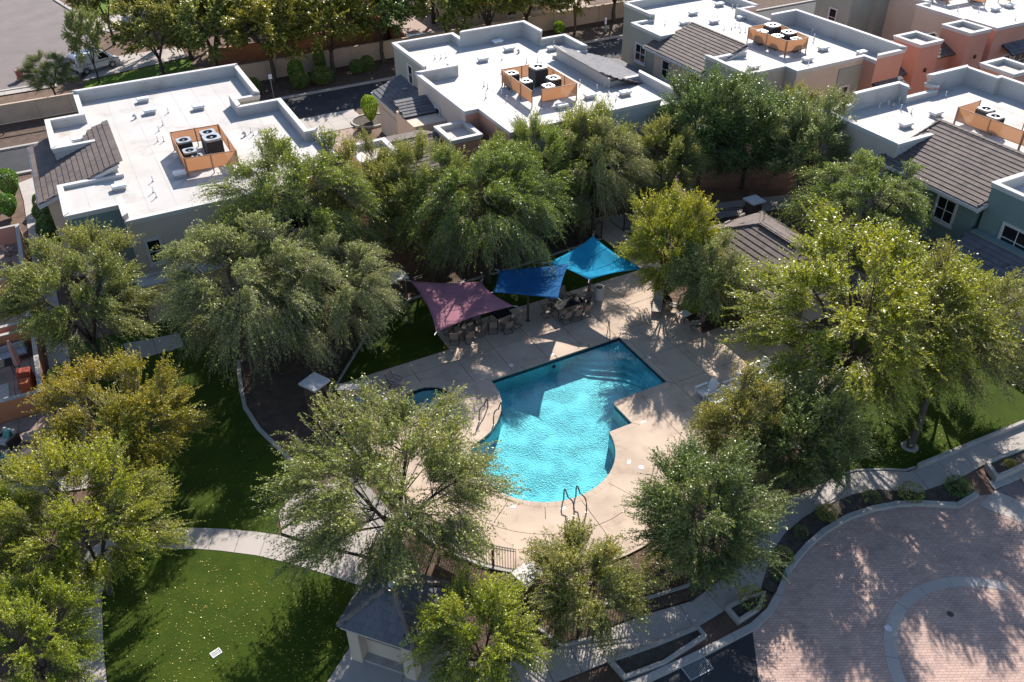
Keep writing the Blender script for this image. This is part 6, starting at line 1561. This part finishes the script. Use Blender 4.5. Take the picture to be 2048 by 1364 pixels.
# ------------------------------------------------------------------ shade sails and posts
def sail(label, C4, mat, sag=0.35, curve=0.16, N_=18, name='shade_sail'):
    A, B, C_, D = [Vector(p) for p in C4]; cen = (A+B+C_+D)/4
    t = thing(name, label, 'shade sail', (0, 0, 0))
    m = MB(); n = N_
    def P(u, v):
        p = (A*(1-u)+B*u)*(1-v)+(D*(1-u)+C_*u)*v
        su, sv = 4*u*(1-u), 4*v*(1-v)
        eu, ev = abs(2*u-1)**2, abs(2*v-1)**2
        # edges bow inwards, the belly sags
        inn = (cen-p); p = p+inn*(curve*(su*ev*(1-0.0)+sv*eu)); p.z -= sag*su*sv*0.6
        p.z += 0.012*math.sin(u*40+v*7)*su*sv
        return p
    for j in range(n+1):
        for i in range(n+1): m.v.append(tuple(P(i/n, j/n)))
    for j in range(n):
        for i in range(n):
            k = j*(n+1)+i; m.f.append((k, k+1, k+n+2, k+n+1)); m.m.append(0)
    o = m.build('cloth', mat, t, smooth=True)
    so = o.modifiers.new('thickness', 'SOLIDIFY'); so.thickness = 0.008
    m = MB()
    for fn in (lambda s: P(s, 0), lambda s: P(1, s), lambda s: P(1-s, 1), lambda s: P(0, 1-s)):
        m.tube([tuple(fn(i/14)) for i in range(15)], 0.018, 5)
    m.build('edge_hem', mat, t)
    for vv_ in (0.33, 0.66):
        m = MB(); m.tube([tuple(P(i/16, vv_)+Vector((0, 0, 0.012))) for i in range(17)], 0.012, 4); m.build('seam', mat, t)
    for q, c in zip((A, B, C_, D), (A, B, C_, D)):
        d = (q-cen).normalized(); m = MB(); m.tube([tuple(q), tuple(q+d*0.28)], 0.025, 5); m.build('corner_shackle', 'steel', t)
    return t
sail('maroon shade sail over the chairs, the leftmost of the three sails', [(14.29, 40.42, 3.1), (18.02, 38.89, 2.8), (18.36, 35.44, 3.0), (13.8, 35.73, 2.6)], 'sail_red', curve=0.11)
sail('navy blue shade sail, the shaded one in the middle of three', [(19.46, 39.3, 2.9), (23.47, 37.97, 2.9), (20.94, 34.88, 3.0), (18.29, 37.78, 2.6)], 'sail_navy', curve=0.04)
sail('bright sky blue shade sail, the rightmost of the three sails', [(22.48, 38.83, 2.8), (26.14, 39.48, 3.3), (26.91, 35.25, 3.0), (23.97, 36.4, 2.5)], 'sail_blue', curve=0.09)
for (x, y, h, lb) in ((20.43, 37.5, 2.45, 'brown steel post standing under the navy sail'), (24.76, 37.5, 2.45, 'brown steel post standing under the bright blue sail'), (14.0, 40.7, 3.15, 'steel post at the far left corner of the maroon sail'), (18.4, 39.5, 2.9, 'steel post between the maroon and navy sails'), (26.4, 39.8, 3.4, 'steel post at the far corner of the bright blue sail')):
    t = thing('sail_post', lb, 'post', (x, y, 0)); m = MB(); m.cyl((0, 0), 0.075, 0.0, h, 10); m.build('pole', 'stone', t); m = MB(); m.cyl((0, 0), 0.15, 0.0, 0.05, 10); m.build('base_plate', 'iron', t); m = MB(); m.cyl((0, 0), 0.085, h, h+0.05, 10); m.build('cap', 'iron', t)

# ------------------------------------------------------------------ deck furniture
def chair_proto(back, seat):
    t = thing('sling_chair', 'chair', 'chair', (0, 0, -50))
    for s in (-1, 1):
        m = MB(); m.tube([(s*0.27, -0.30, 0.02), (s*0.27, 0.28, 0.02), (s*0.27, -0.28, 0.42), (s*0.27, 0.22, 0.40), (s*0.25, 0.42, 0.95)], 0.014, 5); m.build('side_frame', 'black', t)
        m = MB(); m.tube([(s*0.27, -0.28, 0.43), (s*0.30, -0.26, 0.63), (s*0.30, 0.25, 0.63)], 0.016, 5); m.build('armrest', 'black', t)
    m = MB(); m.tube([(-0.27, -0.30, 0.02), (0.27, -0.30, 0.02)], 0.014, 5); m.tube([(-0.27, 0.28, 0.02), (0.27, 0.28, 0.02)], 0.014, 5); m.build('floor_rail', 'black', t)
    m = MB(); m.hexa([(-0.25, -0.28, 0.41), (0.25, -0.28, 0.41), (0.25, 0.22, 0.385), (-0.25, 0.22, 0.385)], [(-0.25, -0.28, 0.425), (0.25, -0.28, 0.425), (0.25, 0.22, 0.40), (-0.25, 0.22, 0.40)]); m.build('seat', seat, t)
    m = MB(); m.hexa([(-0.24, 0.23, 0.42), (0.24, 0.23, 0.42), (0.24, 0.255, 0.42), (-0.24, 0.255, 0.42)], [(-0.23, 0.42, 0.97), (0.23, 0.42, 0.97), (0.23, 0.44, 0.97), (-0.23, 0.44, 0.97)]); m.build('backrest', back, t)
    return t
used = {}
def place(proto, key, x, y, rz, label, group=None, z=0.032, scale=None):
    if key not in used:
        used[key] = 1; o = proto; o.location = (x, y, z); o.rotation_euler = (0, 0, rz)
        if scale: o.scale = scale
    else: o = dup(proto, (x, y, z), rz, scale=scale)
    o['label'] = label
    if group: o['group'] = group
    return o
CH1 = chair_proto('sling', 'sling'); CH2 = chair_proto('pinksling', 'cushion')
def table(x, y, L, W, h, rz, label, mat='black'):
    t = thing('patio_table', label, 'table', (x, y, 0.032), rz)
    m = MB(); m.box(-L/2, -W/2, h-0.04, L/2, W/2, h); tp = m.build('tabletop', mat, t)
    bv = tp.modifiers.new('bevel', 'BEVEL'); bv.width = min(0.08, L*0.1); bv.segments = 3; bv.limit_method = 'ANGLE'
    for a in (-1, 1):
        for b in (-1, 1):
            m = MB(); m.tube([(a*(L/2-0.1), b*(W/2-0.1), h-0.04), (a*(L/2-0.06), b*(W/2-0.06), 0)], 0.022, 6); m.build('leg', 'black', t)
    return t
D90 = math.pi/2
table(23.0, 37.2, 1.9, 1.05, 0.74, 0.0, 'long black dining table beside the post of the navy sail')
G_ = 'sling chairs around the dining table under the navy sail'
for (x, y, r, lb) in ((22.35, 36.3, math.pi, 'near side dining chair nearest the navy sail post'), (23.05, 36.25, math.pi, 'near side dining chair in the middle of the long table'), (23.75, 36.35, math.pi, 'pale backed near side dining chair at the right of the long table'), (21.7, 37.4, D90, 'dining chair at the left end of the long table'), (24.35, 37.3, -D90, 'dining chair at the right end of the long table'), (22.6, 38.15, 0, 'far side dining chair at the left of the long table'), (23.4, 38.15, 0, 'far side dining chair at the right of the long table')):
    place(CH1, 'c1', x, y, r, lb, G_)
table(16.6, 38.3, 1.1, 1.1, 0.72, 0.3, 'square dark table hidden under the near edge of the maroon sail'); table(18.9, 38.2, 1.1, 1.1, 0.72, 0.1, 'dark square table between the maroon and navy sails')
G_ = 'sling chairs along the maroon sail'
for i, (x, y, r) in enumerate([(15.6, 37.6, 2.6), (16.4, 37.3, 3.1), (17.25, 37.6, -2.7), (15.7, 38.7, 1.2), (18.05, 37.5, 2.8), (19.5, 37.35, -2.8), (18.8, 37.1, 3.1), (17.6, 38.8, -0.5)]):
    place(CH1, 'c1', x, y, r, ['chair at the left end of the group under the maroon sail', 'chair facing the deck in the dappled light by the maroon sail', 'second chair turned to the pool by the maroon sail', 'chair in deepest shade behind the maroon sail edge', 'chair right of the maroon sail corner', 'chair between the two tables near the navy post', 'chair pulled out onto the deck right of the maroon sail', 'chair on the lawn edge side of the maroon group'][i], G_)
place(CH2, 'c2', 28.75, 34.25, -2.3, 'rose backed lounge chair beside the pavilion planter, the farther one', 'rose backed chairs'); place(CH2, 'c2', 28.85, 32.0, -2.0, 'rose backed lounge chair beside the pavilion planter, the nearer one', 'rose backed chairs')
table(28.75, 33.05, 0.62, 0.62, 0.5, 0.1, 'small white square side table between two rose backed chairs', 'white_plastic')
t = thing('chaise_lounge', 'low sling lounger with its back raised at the far end of the rose chairs', 'lounger', (28.1, 34.9, 0.032), -0.7)
def chaise(t, mat='sling', fr='black'):
    for s in (-1, 1):
        m = MB(); m.tube([(s*0.3, -0.95, 0.33), (s*0.3, 0.35, 0.33), (s*0.28, 0.9, 0.75)], 0.016, 5); m.build('side_rail', fr, t)
        for y in (-0.8, 0.3):
            m = MB(); m.tube([(s*0.3, y, 0.33), (s*0.3, y-0.05, 0.0)], 0.016, 5); m.build('leg', fr, t)
    m = MB(); m.hexa([(-0.28, -0.95, 0.325), (0.28, -0.95, 0.325), (0.28, 0.35, 0.325), (-0.28, 0.35, 0.325)], [(-0.28, -0.95, 0.34), (0.28, -0.95, 0.34), (0.28, 0.35, 0.34), (-0.28, 0.35, 0.34)]); m.build('seat', mat, t)
    m = MB(); m.hexa([(-0.28, 0.36, 0.33), (0.28, 0.36, 0.33), (0.28, 0.37, 0.34), (-0.28, 0.37, 0.34)], [(-0.27, 0.9, 0.75), (0.27, 0.9, 0.75), (0.27, 0.91, 0.76), (-0.27, 0.91, 0.76)]); m.build('backrest', mat, t)
chaise(t, 'cushion')
t = thing('chaise_lounge', 'grey sling chaise lying flat beside the stained pier', 'lounger', (8.9, 36.1, 0.036), -2.1); chaise(t, 'greycush')
t = thing('chaise_lounge', 'second grey chaise between the stained pier and the spa', 'lounger', (9.4, 34.5, 0.036), -2.3); chaise(t, 'greycush')
place(CH1, 'c1', 11.0, 35.4, 0.6, 'dark chair behind the spa'); place(CH1, 'c1', 10.2, 33.4, 1.4, 'sling chair at the left side of the spa')

def white_chair():
    t = thing('white_lounge_chair', 'w', 'lounge chair', (0, 0, -50))
    for i in range(6):
        x = -0.25+i*0.1
        m = MB(); m.hexa([(x-0.04, -0.45, 0.30), (x+0.04, -0.45, 0.30), (x+0.04, 0.22, 0.22), (x-0.04, 0.22, 0.22)], [(x-0.04, -0.45, 0.325), (x+0.04, -0.45, 0.325), (x+0.04, 0.22, 0.245), (x-0.04, 0.22, 0.245)]); m.build('seat_slat', 'white_plastic', t)
        hgt = 0.92-abs(i-2.5)*0.03
        m = MB(); m.hexa([(x-0.04, 0.23, 0.24), (x+0.04, 0.23, 0.24), (x+0.04, 0.26, 0.24), (x-0.04, 0.26, 0.24)], [(x-0.045, 0.52, hgt), (x+0.045, 0.52, hgt), (x+0.045, 0.55, hgt), (x-0.045, 0.55, hgt)]); m.build('back_slat', 'white_plastic', t)
    for s in (-1, 1):
        m = MB(); m.box(s*0.36-0.06, -0.5, 0.50, s*0.36+0.06, 0.35, 0.53); m.build('armrest', 'white_plastic', t)
        m = MB(); m.box(s*0.34-0.02, -0.45, 0, s*0.34+0.02, -0.37, 0.499); m.build('leg', 'white_plastic', t)
        m = MB(); m.box(s*0.34-0.02, 0.25, 0, s*0.34+0.02, 0.33, 0.499); m.build('leg', 'white_plastic', t)
    return t
WC = white_chair(); wl = ['farthest', 'second', 'third', 'nearest']
for c, (cx, ys) in enumerate([(25.45, (26.75, 26.0, 25.2, 24.5)), (27.0, (26.35, 25.55, 24.75)), (28.15, (26.6, 25.85, 25.1)), (29.15, (26.9, 26.1, 25.3))]):
    for k, yy in enumerate(ys):
        place(WC, 'wc', cx+0.1*k*(c == 0), yy, -D90+0.06*k, '%s white slatted chair in the %s row beneath the rusty tipped tree' % (wl[k], ['poolside', 'second', 'third', 'back'][c]), 'white slatted chairs in rows on the deck')
# litter bin
t = thing('litter_bin', 'white ribbed concrete litter bin with an open top beside the blue sail', 'bin', (25.45, 37.45, 0.032))
m = MB(); m.cyl((0, 0), 0.27, 0, 0.86, 24); m.build('drum', 'white_trim', t)
for i in range(18):
    a = i*math.pi/9; m = MB(); m.box(-0.025, -0.30, 0.03, 0.025, -0.268, 0.84); R = Matrix.Rotation(a, 4, 'Z'); m.v = [tuple(R@Vector(p)) for p in m.v]; m.build('rib', 'white_trim', t)
m = MB(); m.tube([(0.27*math.cos(a*math.pi/10), 0.27*math.sin(a*math.pi/10), 0.88) for a in range(21)], 0.035, 6); m.build('rim', 'white_trim', t); m = MB(); m.cyl((0, 0), 0.2, 0.862, 0.868, 18); m.build('opening', 'black', t)
# hand rails
def rail_pair(lb, cx, cy, ang, gapw=0.55):
    t = thing('pool_rails', lb, 'handrail', (cx, cy, 0.03), ang); t.scale = (1, 1.0, 0.84)
    for s in (-1, 1):
        m = MB(); x = s*gapw/2
        P = [(x, -0.62, 0), (x, -0.60, 0.55), (x, -0.50, 0.82), (x, -0.35, 0.88), (x, -0.05, 0.72), (x, 0.12, 0.60), (x, 0.30, 0.72), (x, 0.44, 0.80), (x, 0.56, 0.70), (x, 0.60, 0.4), (x, 0.60, -0.5)]
        m.tube(P, 0.034, 8); m.build('rail', 'chrome', t)
        m = MB(); m.cyl((x, -0.62), 0.06, 0, 0.02, 10); m.build('escutcheon', 'steel', t)
rail_pair('two looped black handrails at the round near end of the pool', 15.2, 23.35, math.radians(-8), 0.62)
rail_pair('two looped dark handrails on the left side of the pool near the spa', 14.55, 30.8, math.radians(-48), 0.8)
t = thing('stair_rail', 'slanted dark handrail at the far corner steps of the pool', 'handrail', (23.7, 33.7, 0.03), 0)
m = MB(); m.tube([(0.35, 0.55, 0), (0.35, 0.5, 0.80), (0.3, 0.4, 0.88), (-0.1, -0.35, 0.55), (-0.2, -0.55, -0.2)], 0.024, 8); m.build('rail', 'chrome', t)
t = thing('stair_rail', 'dark handrail standing at the edge of the spa', 'handrail', (12.0, 31.9, 0.03), 0.3)
m = MB(); m.tube([(0, -0.5, 0), (0, -0.45, 0.8), (0, 0.1, 0.7), (0, 0.35, 0.1)], 0.024, 8); m.build('rail', 'chrome', t)

# ------------------------------------------------------------------ pavilion
RM = thing('pavilion', 'pool pavilion with a brown tiled hip roof right of the shade sails', 'pavilion', (0, 0, 0))
x0, x1, y0, y1 = 31.8, 38.2, 28.0, 37.6; zE, zR = 2.75, 4.25; hw = (x1-x0)/2; Ls = math.hypot(hw, zR-zE); LY = y1-y0
tile_slope(RM, (x0, y1, zE), (0, -1, 0), (hw, 0, zR-zE), LY, Ls, clip=[(0, 0), (LY, 0), (LY-hw, Ls), (hw, Ls)], mat='tile', limit=215)
tile_slope(RM, (x1, y0, zE), (0, 1, 0), (-hw, 0, zR-zE), LY, Ls, clip=[(0, 0), (LY, 0), (LY-hw, Ls), (hw, Ls)], mat='tile', limit=215+30)
tile_slope(RM, (x1, y1, zE), (-1, 0, 0), (0, -hw, zR-zE), x1-x0, Ls, clip=[(0, 0), (x1-x0, 0), (hw, Ls)], mat='tile', limit=300)
tile_slope(RM, (x0, y0, zE), (1, 0, 0), (0, hw, zR-zE), x1-x0, Ls, clip=[(0, 0), (x1-x0, 0), (hw, Ls)], mat='tile', limit=0, each=False)
rx = (x0+x1)/2
ridge_caps(RM, (rx, y1-hw, zR+0.06), (rx, y0+hw, zR+0.06), 'ridge', 0.3)
for cx, cy, ry in ((x0, y1, y1-hw), (x1, y1, y1-hw), (x0, y0, y0+hw), (x1, y0, y0+hw)): ridge_caps(RM, (rx, ry, zR+0.06), (cx, cy, zE+0.08), 'ridge', 0.28)
m = MB(); m.box(x0-0.1, y0, zE-0.22, x0-0.01, y1, zE-0.02); m.box(x0, y0-0.1, zE-0.22, x1, y0-0.01, zE-0.02); m.build('fascia', 'cream', RM)
m = MB(); m.box(34.5, 29.3, 0.0, 37.6, 36.8, zE-0.05); m.build('wall', 'sand', RM)
for (cx, cy) in ((32.5, 28.7), (32.5, 32.6), (32.5, 36.9)):
    m = MB(); m.box(cx-0.22, cy-0.22, 0, cx+0.22, cy+0.22, zE-0.05); m.build('column', 'sand', RM)
for (a, b) in ((33.6, 36.0), (35.0, 36.3)):
    m = MB(); m.tube([(a, b, zR-0.35), (a+0.35, b-0.05, zR-0.25)], 0.09, 8); m.build('roof_vent_pipe', 'cream', RM)
t = thing('barbecue', 'dark barbecue grill with pale slatted cover in the pavilion shade', 'grill', (32.9, 29.6, 0.03), 0.2)
m = MB(); m.box(-0.5, -0.3, 0.1, 0.5, 0.3, 0.85); m.build('cabinet', 'black', t); m = MB(); m.box(-0.45, -0.28, 0.851, 0.45, 0.28, 1.1); m.build('lid', 'steel', t)

# ------------------------------------------------------------------ mail kiosk
K = thing('mail_kiosk', 'small mail kiosk with a blue grey tiled pyramid roof at the bottom centre', 'kiosk', (5.3, 20.45, 0), math.radians(-48))
zE, zR, hs = 2.35, 3.55, 1.58
Lk = math.hypot(hs, zR-zE)
for u, v, o in (((0, -1, 0), (1, 0, 0), (-hs, hs)), ((1, 0, 0), (0, 1, 0), (-hs, -hs)), ((0, 1, 0), (-1, 0, 0), (hs, -hs)), ((-1, 0, 0), (0, -1, 0), (hs, hs))):
    tile_slope(K, (o[0], o[1], zE), u, (v[0]*hs, v[1]*hs, zR-zE), 2*hs, Lk, clip=[(0, 0), (2*hs, 0), (hs, Lk)], mat='tile_dark', limit=290, w=0.33, c=0.36)
for a, b in ((-1, -1), (1, -1), (1, 1), (-1, 1)): ridge_caps(K, (0, 0, zR+0.05), (a*hs, b*hs, zE+0.07), 'ridge', 0.24, 0.34)
m = MB(); m.cyl((0, 0), 0.16, zR+0.02, zR+0.16, 8, 0, 0.08); m.build('apex_cap', 'white_trim', K)
m = MB(); m.cyl((-0.25, -0.12), 0.10, zR-0.18, zR+0.0, 8, 0, 0.06); m.build('apex_cap', 'white_trim', K)
m = MB(); e = hs-0.06; m.box(-e, -e-0.03, zE-0.2, e, -e, zE-0.02); m.box(-e-0.03, -e, zE-0.2, -e, e, zE-0.02); m.box(-e, e, zE-0.2, e, e+0.03, zE-0.02); m.box(e, -e, zE-0.2, e+0.03, e, zE-0.02); m.build('fascia', 'sand', K)
m = MB(); e = hs-0.25; m.box(-e, -e, zE-0.24, e, e, zE-0.21); m.build('soffit', 'sand', K)
for (a, b, w_, d_) in ((-1.15, -1.15, 0.24, 0.24), (1.15, -1.15, 0.24, 0.24), (1.15, 1.15, 0.24, 0.24), (-1.15, 1.15, 0.24, 0.24)):
    m = MB(); m.box(a-w_, b-d_, 0, a+w_, b+d_, zE-0.241); m.build('column', 'cream', K)
m = MB(); m.box(-0.9, -0.95, 0, 0.9, -0.45, 1.0); m.build('plinth', 'cream', K); m = MB(); m.box(-0.9, -0.80, 1.001, 0.9, -0.45, zE-0.241); m.build('back_wall', 'cream', K)
for i in range(4):
    for j in range(4):
        m = MB(); m.box(-0.62+i*0.31, -0.845, 1.05+j*0.2, -0.33+i*0.31, -0.801, 1.235+j*0.2); m.build('mailbox_door', 'steel', K)
m = MB(); m.box(-0.62, -0.83, 1.88, -0.3, -0.801, 2.08); m.build('notice', 'white_paint', K); m = MB(); m.box(0.34, -0.83, 1.88, 0.62, -0.801, 2.08); m.build('notice', 'white_paint', K)
m = MB(); m.box(-0.90, -1.30, 0.026, 0.90, -0.951, 0.14); m.build('step', 'kerb', K)

# ------------------------------------------------------------------ left patios
def patio(label, x0, x1, y0, y1, h, col, cap='kerb'):
    t = thing('patio_wall', label, 'low wall', (0, 0, 0))
    w_ = 0.2
    for a in ((x0, y0, x1-w_, y0+w_), (x1-w_, y0, x1, y1), (x0, y1-w_, x1-w_, y1)):
        m = MB(); m.box(a[0], a[1], -0.05, a[2], a[3], h-0.06); m.build('wall_panel', col, t)
        m = MB(); m.box(a[0]-0.02, a[1]-0.02, h-0.059, a[2]+0.02 if a[0] != x0 else a[2]-0.021, a[3]+0.02, h) if a[0] == x0 else m.box(a[0]-0.02, a[1]-0.02, h-0.059, a[2]+0.03, a[3]+0.02, h+0.004); m.build('cap', cap, t)
    slabs('patio_floor', [(x0, y0+w_), (x1-w_, y0+w_), (x1-w_, y1-w_), (x0, y1-w_)], 0.025, 'patio', [((x0+0.9*i, 0), (0, 1)) for i in range(1, int((x1-x0)/0.9)+1)]+[((0, y0+0.9*i), (1, 0)) for i in range(1, int((y1-y0)/0.9)+1)], parent=None)
    return t
patio('low pink patio wall around the topmost patio at the left edge', -11.5, -6.0, 57.0, 63.4, 1.3, 'salmon')
patio('low salmon patio wall around the second patio at the left edge', -11.5, -6.0, 50.0, 56.0, 1.3, 'salmon')
patio('low orange patio wall around the patio with the closed umbrella', -12.0, -5.9, 42.6, 49.3, 1.3, 'orange')
slabs('patio_floor', [(-12, 37.7), (-5.8, 37.7), (-5.8, 42.5), (-12, 42.5)], 0.025, 'patio', [((-12+0.9*i, 0), (0, 1)) for i in range(1, 7)]+[((0, 37.7+0.9*i), (1, 0)) for i in range(1, 6)])
m = MB(); m.box(-5.75, 51.0, -0.05, -5.6, 55.0, 1.0); tag(m.build('garden_wall', 'orange', None), 'low orange garden wall in shade right of the second patio', 'low wall')
m = MB(); m.box(-5.2, 56.4, -0.05, -3.5, 58.8, 1.0); tag(m.build('planter_block', 'orange', None), 'orange planter block under the left tile eave corner', 'planter')
place(CH1, 'c1', -7.0, 61.6, 2.4, 'wrought chair with pale cushion on the topmost patio', None, 0.03); place(CH1, 'c1', -6.9, 58.3, 0.4, 'dark wrought chair at the near end of the topmost patio', None, 0.03)
u = thing('closed_umbrella', 'closed rose coloured patio umbrella on the third patio', 'umbrella', (-7.0, 46.3, 0.03), 0)
m = MB(); m.cyl((0, 0), 0.025, 0, 2.5, 8); m.build('pole', 'iron', u)
m = MB(); m.tube([(0, 0, 0.95), (0, 0, 1.2), (0, 0, 1.9), (0, 0, 2.35), (0, 0, 2.5)], 0.2, 10, 0, 0.05); m.build('canopy', 'umb', u, True)
for a in range(8):
    m = MB(); c, s_ = math.cos(a*.785), math.sin(a*.785); m.tube([(0.19*c, 0.19*s_, 0.96), (0.13*c, 0.13*s_, 1.8), (0.05*c, 0.05*s_, 2.45)], 0.03, 5); m.build('fold', 'umb', u)
m = MB(); m.cyl((0, 0), 0.25, 0, 0.06, 14); m.build('base', 'black', u)
def sofa(x, y, rz, label, cm, L=1.5, fr='wicker', pil=None):
    t = thing('patio_sofa' if L > 1 else 'patio_armchair', label, 'sofa' if L > 1 else 'armchair', (x, y, 0.028), rz)
    m = MB(); m.box(-L/2, -0.4, 0.02, L/2, 0.4, 0.28); m.build('base', fr, t)
    m = MB(); m.box(-L/2+0.12, -0.4, 0.281, L/2-0.12, 0.26, 0.42); o = m.build('seat_cushion', cm, t); b = o.modifiers.new('b', 'BEVEL'); b.width = 0.04; b.segments = 2
    m = MB(); m.box(-L/2+0.12, 0.262, 0.281, L/2-0.12, 0.40, 0.78); o = m.build('back_cushion', cm, t); b = o.modifiers.new('b', 'BEVEL'); b.width = 0.04; b.segments = 2
    for s in (-1, 1):
        m = MB(); m.box(s*(L/2-0.06)-0.058, -0.4, 0.281, s*(L/2-0.06)+0.058, 0.4, 0.58); m.build('armrest', fr, t)
    if pil:
        m = MB(); m.hexa([(-0.2, 0.0, 0.43), (0.2, 0.0, 0.43), (0.2, 0.12, 0.43), (-0.2, 0.12, 0.43)], [(-0.2, 0.12, 0.78), (0.2, 0.12, 0.78), (0.2, 0.25, 0.78), (-0.2, 0.25, 0.78)]); m.build('pillow', pil, t)
sofa(-7.8, 48.4, 0.1, 'long pale cushioned sofa against the back wall of the third patio', 'greycush', 2.6)
sofa(-8.0, 40.6, -0.8, 'wicker armchair with a teal pillow on the lowest patio, the farther one', 'cushion', 0.95, pil='teal_cush'); sofa(-8.3, 38.9, -1.7, 'wicker armchair with a teal pillow on the lowest patio, the nearer one', 'cushion', 0.95, pil='teal_cush')
sofa(-7.3, 37.95, 2.9, 'low armchair at the bottom edge of the lowest patio', 'cushion', 0.9)
t = thing('ottoman', 'brown cushioned ottoman on the lowest patio', 'ottoman', (-6.85, 40.2, 0.028), 0.2); m = MB(); m.box(-0.4, -0.33, 0, 0.4, 0.33, 0.3); m.build('base', 'wicker', t); m = MB(); m.box(-0.4, -0.33, 0.301, 0.4, 0.33, 0.42); m.build('cushion', 'sling', t)
table(-7.15, 39.1, 0.85, 0.85, 0.42, 0.15, 'square low wicker coffee table with a dark top on the lowest patio', 'wicker')
table(-7.9, 47.1, 1.1, 0.8, 0.7, 0, 'dark dining table beside the closed umbrella')
t = thing('covered_grill', 'grill under a rust red and orange cover on the third patio', 'grill', (-6.75, 45.4, 0.028), -0.2)
m = MB(); m.hexa([(-0.5, -0.3, 0), (0.35, -0.3, 0), (0.35, 0.3, 0), (-0.5, 0.3, 0)], [(-0.35, -0.2, 1.0), (0.3, -0.2, 1.0), (0.3, 0.2, 1.05), (-0.35, 0.2, 1.05)]); m.build('cover', 'rustred', t)
m = MB(); m.hexa([(-0.3, -0.75, 0), (0.35, -0.75, 0), (0.35, -0.32, 0), (-0.3, -0.32, 0)], [(-0.25, -0.7, 0.62), (0.3, -0.7, 0.62), (0.3, -0.33, 0.72), (-0.25, -0.33, 0.72)]); m.build('shelf_cover', 'orangecover', t)
t = thing('plant_pot', 'small teal pot in the corner of the third patio', 'pot', (-6.5, 43.6, 0.028)); m = MB(); m.cyl((0, 0), 0.16, 0, 0.38, 14, 0, 0.24); m.build('pot', 'teal_cush', t)
m = MB(); m.cyl((0, 0), 0.2, 0.381, 0.39, 12); m.build('soil', 'joint', t)
t = thing('sun_mat', 'pale pink rug on the third patio floor', 'rug', (-8.4, 45.3, 0.03)); m = MB(); m.box(-0.6, -0.8, 0, 0.6, 0.8, 0.012); m.build('rug_cloth', 'cushion', t)
# boards beside the east planter
t = thing('board_ramp', 'pale timber boards lying at the kerb on the right edge', 'boards', (0, 0, 0))
for i in range(7):
    m = MB(); o = i*0.13
    m.hexa([(34.4+o*0.6, 14.0+o, 0.0), (37.8+o*0.6, 13.2+o, 0.0), (37.86+o*0.6, 13.31+o, 0.0), (34.46+o*0.6, 14.11+o, 0.0)], [(34.4+o*0.6, 14.0+o, 0.04), (37.8+o*0.6, 13.2+o, 0.04), (37.86+o*0.6, 13.31+o, 0.04), (34.46+o*0.6, 14.11+o, 0.04)]); m.build('board', 'wood', t)
print('objects', len(bpy.data.objects))
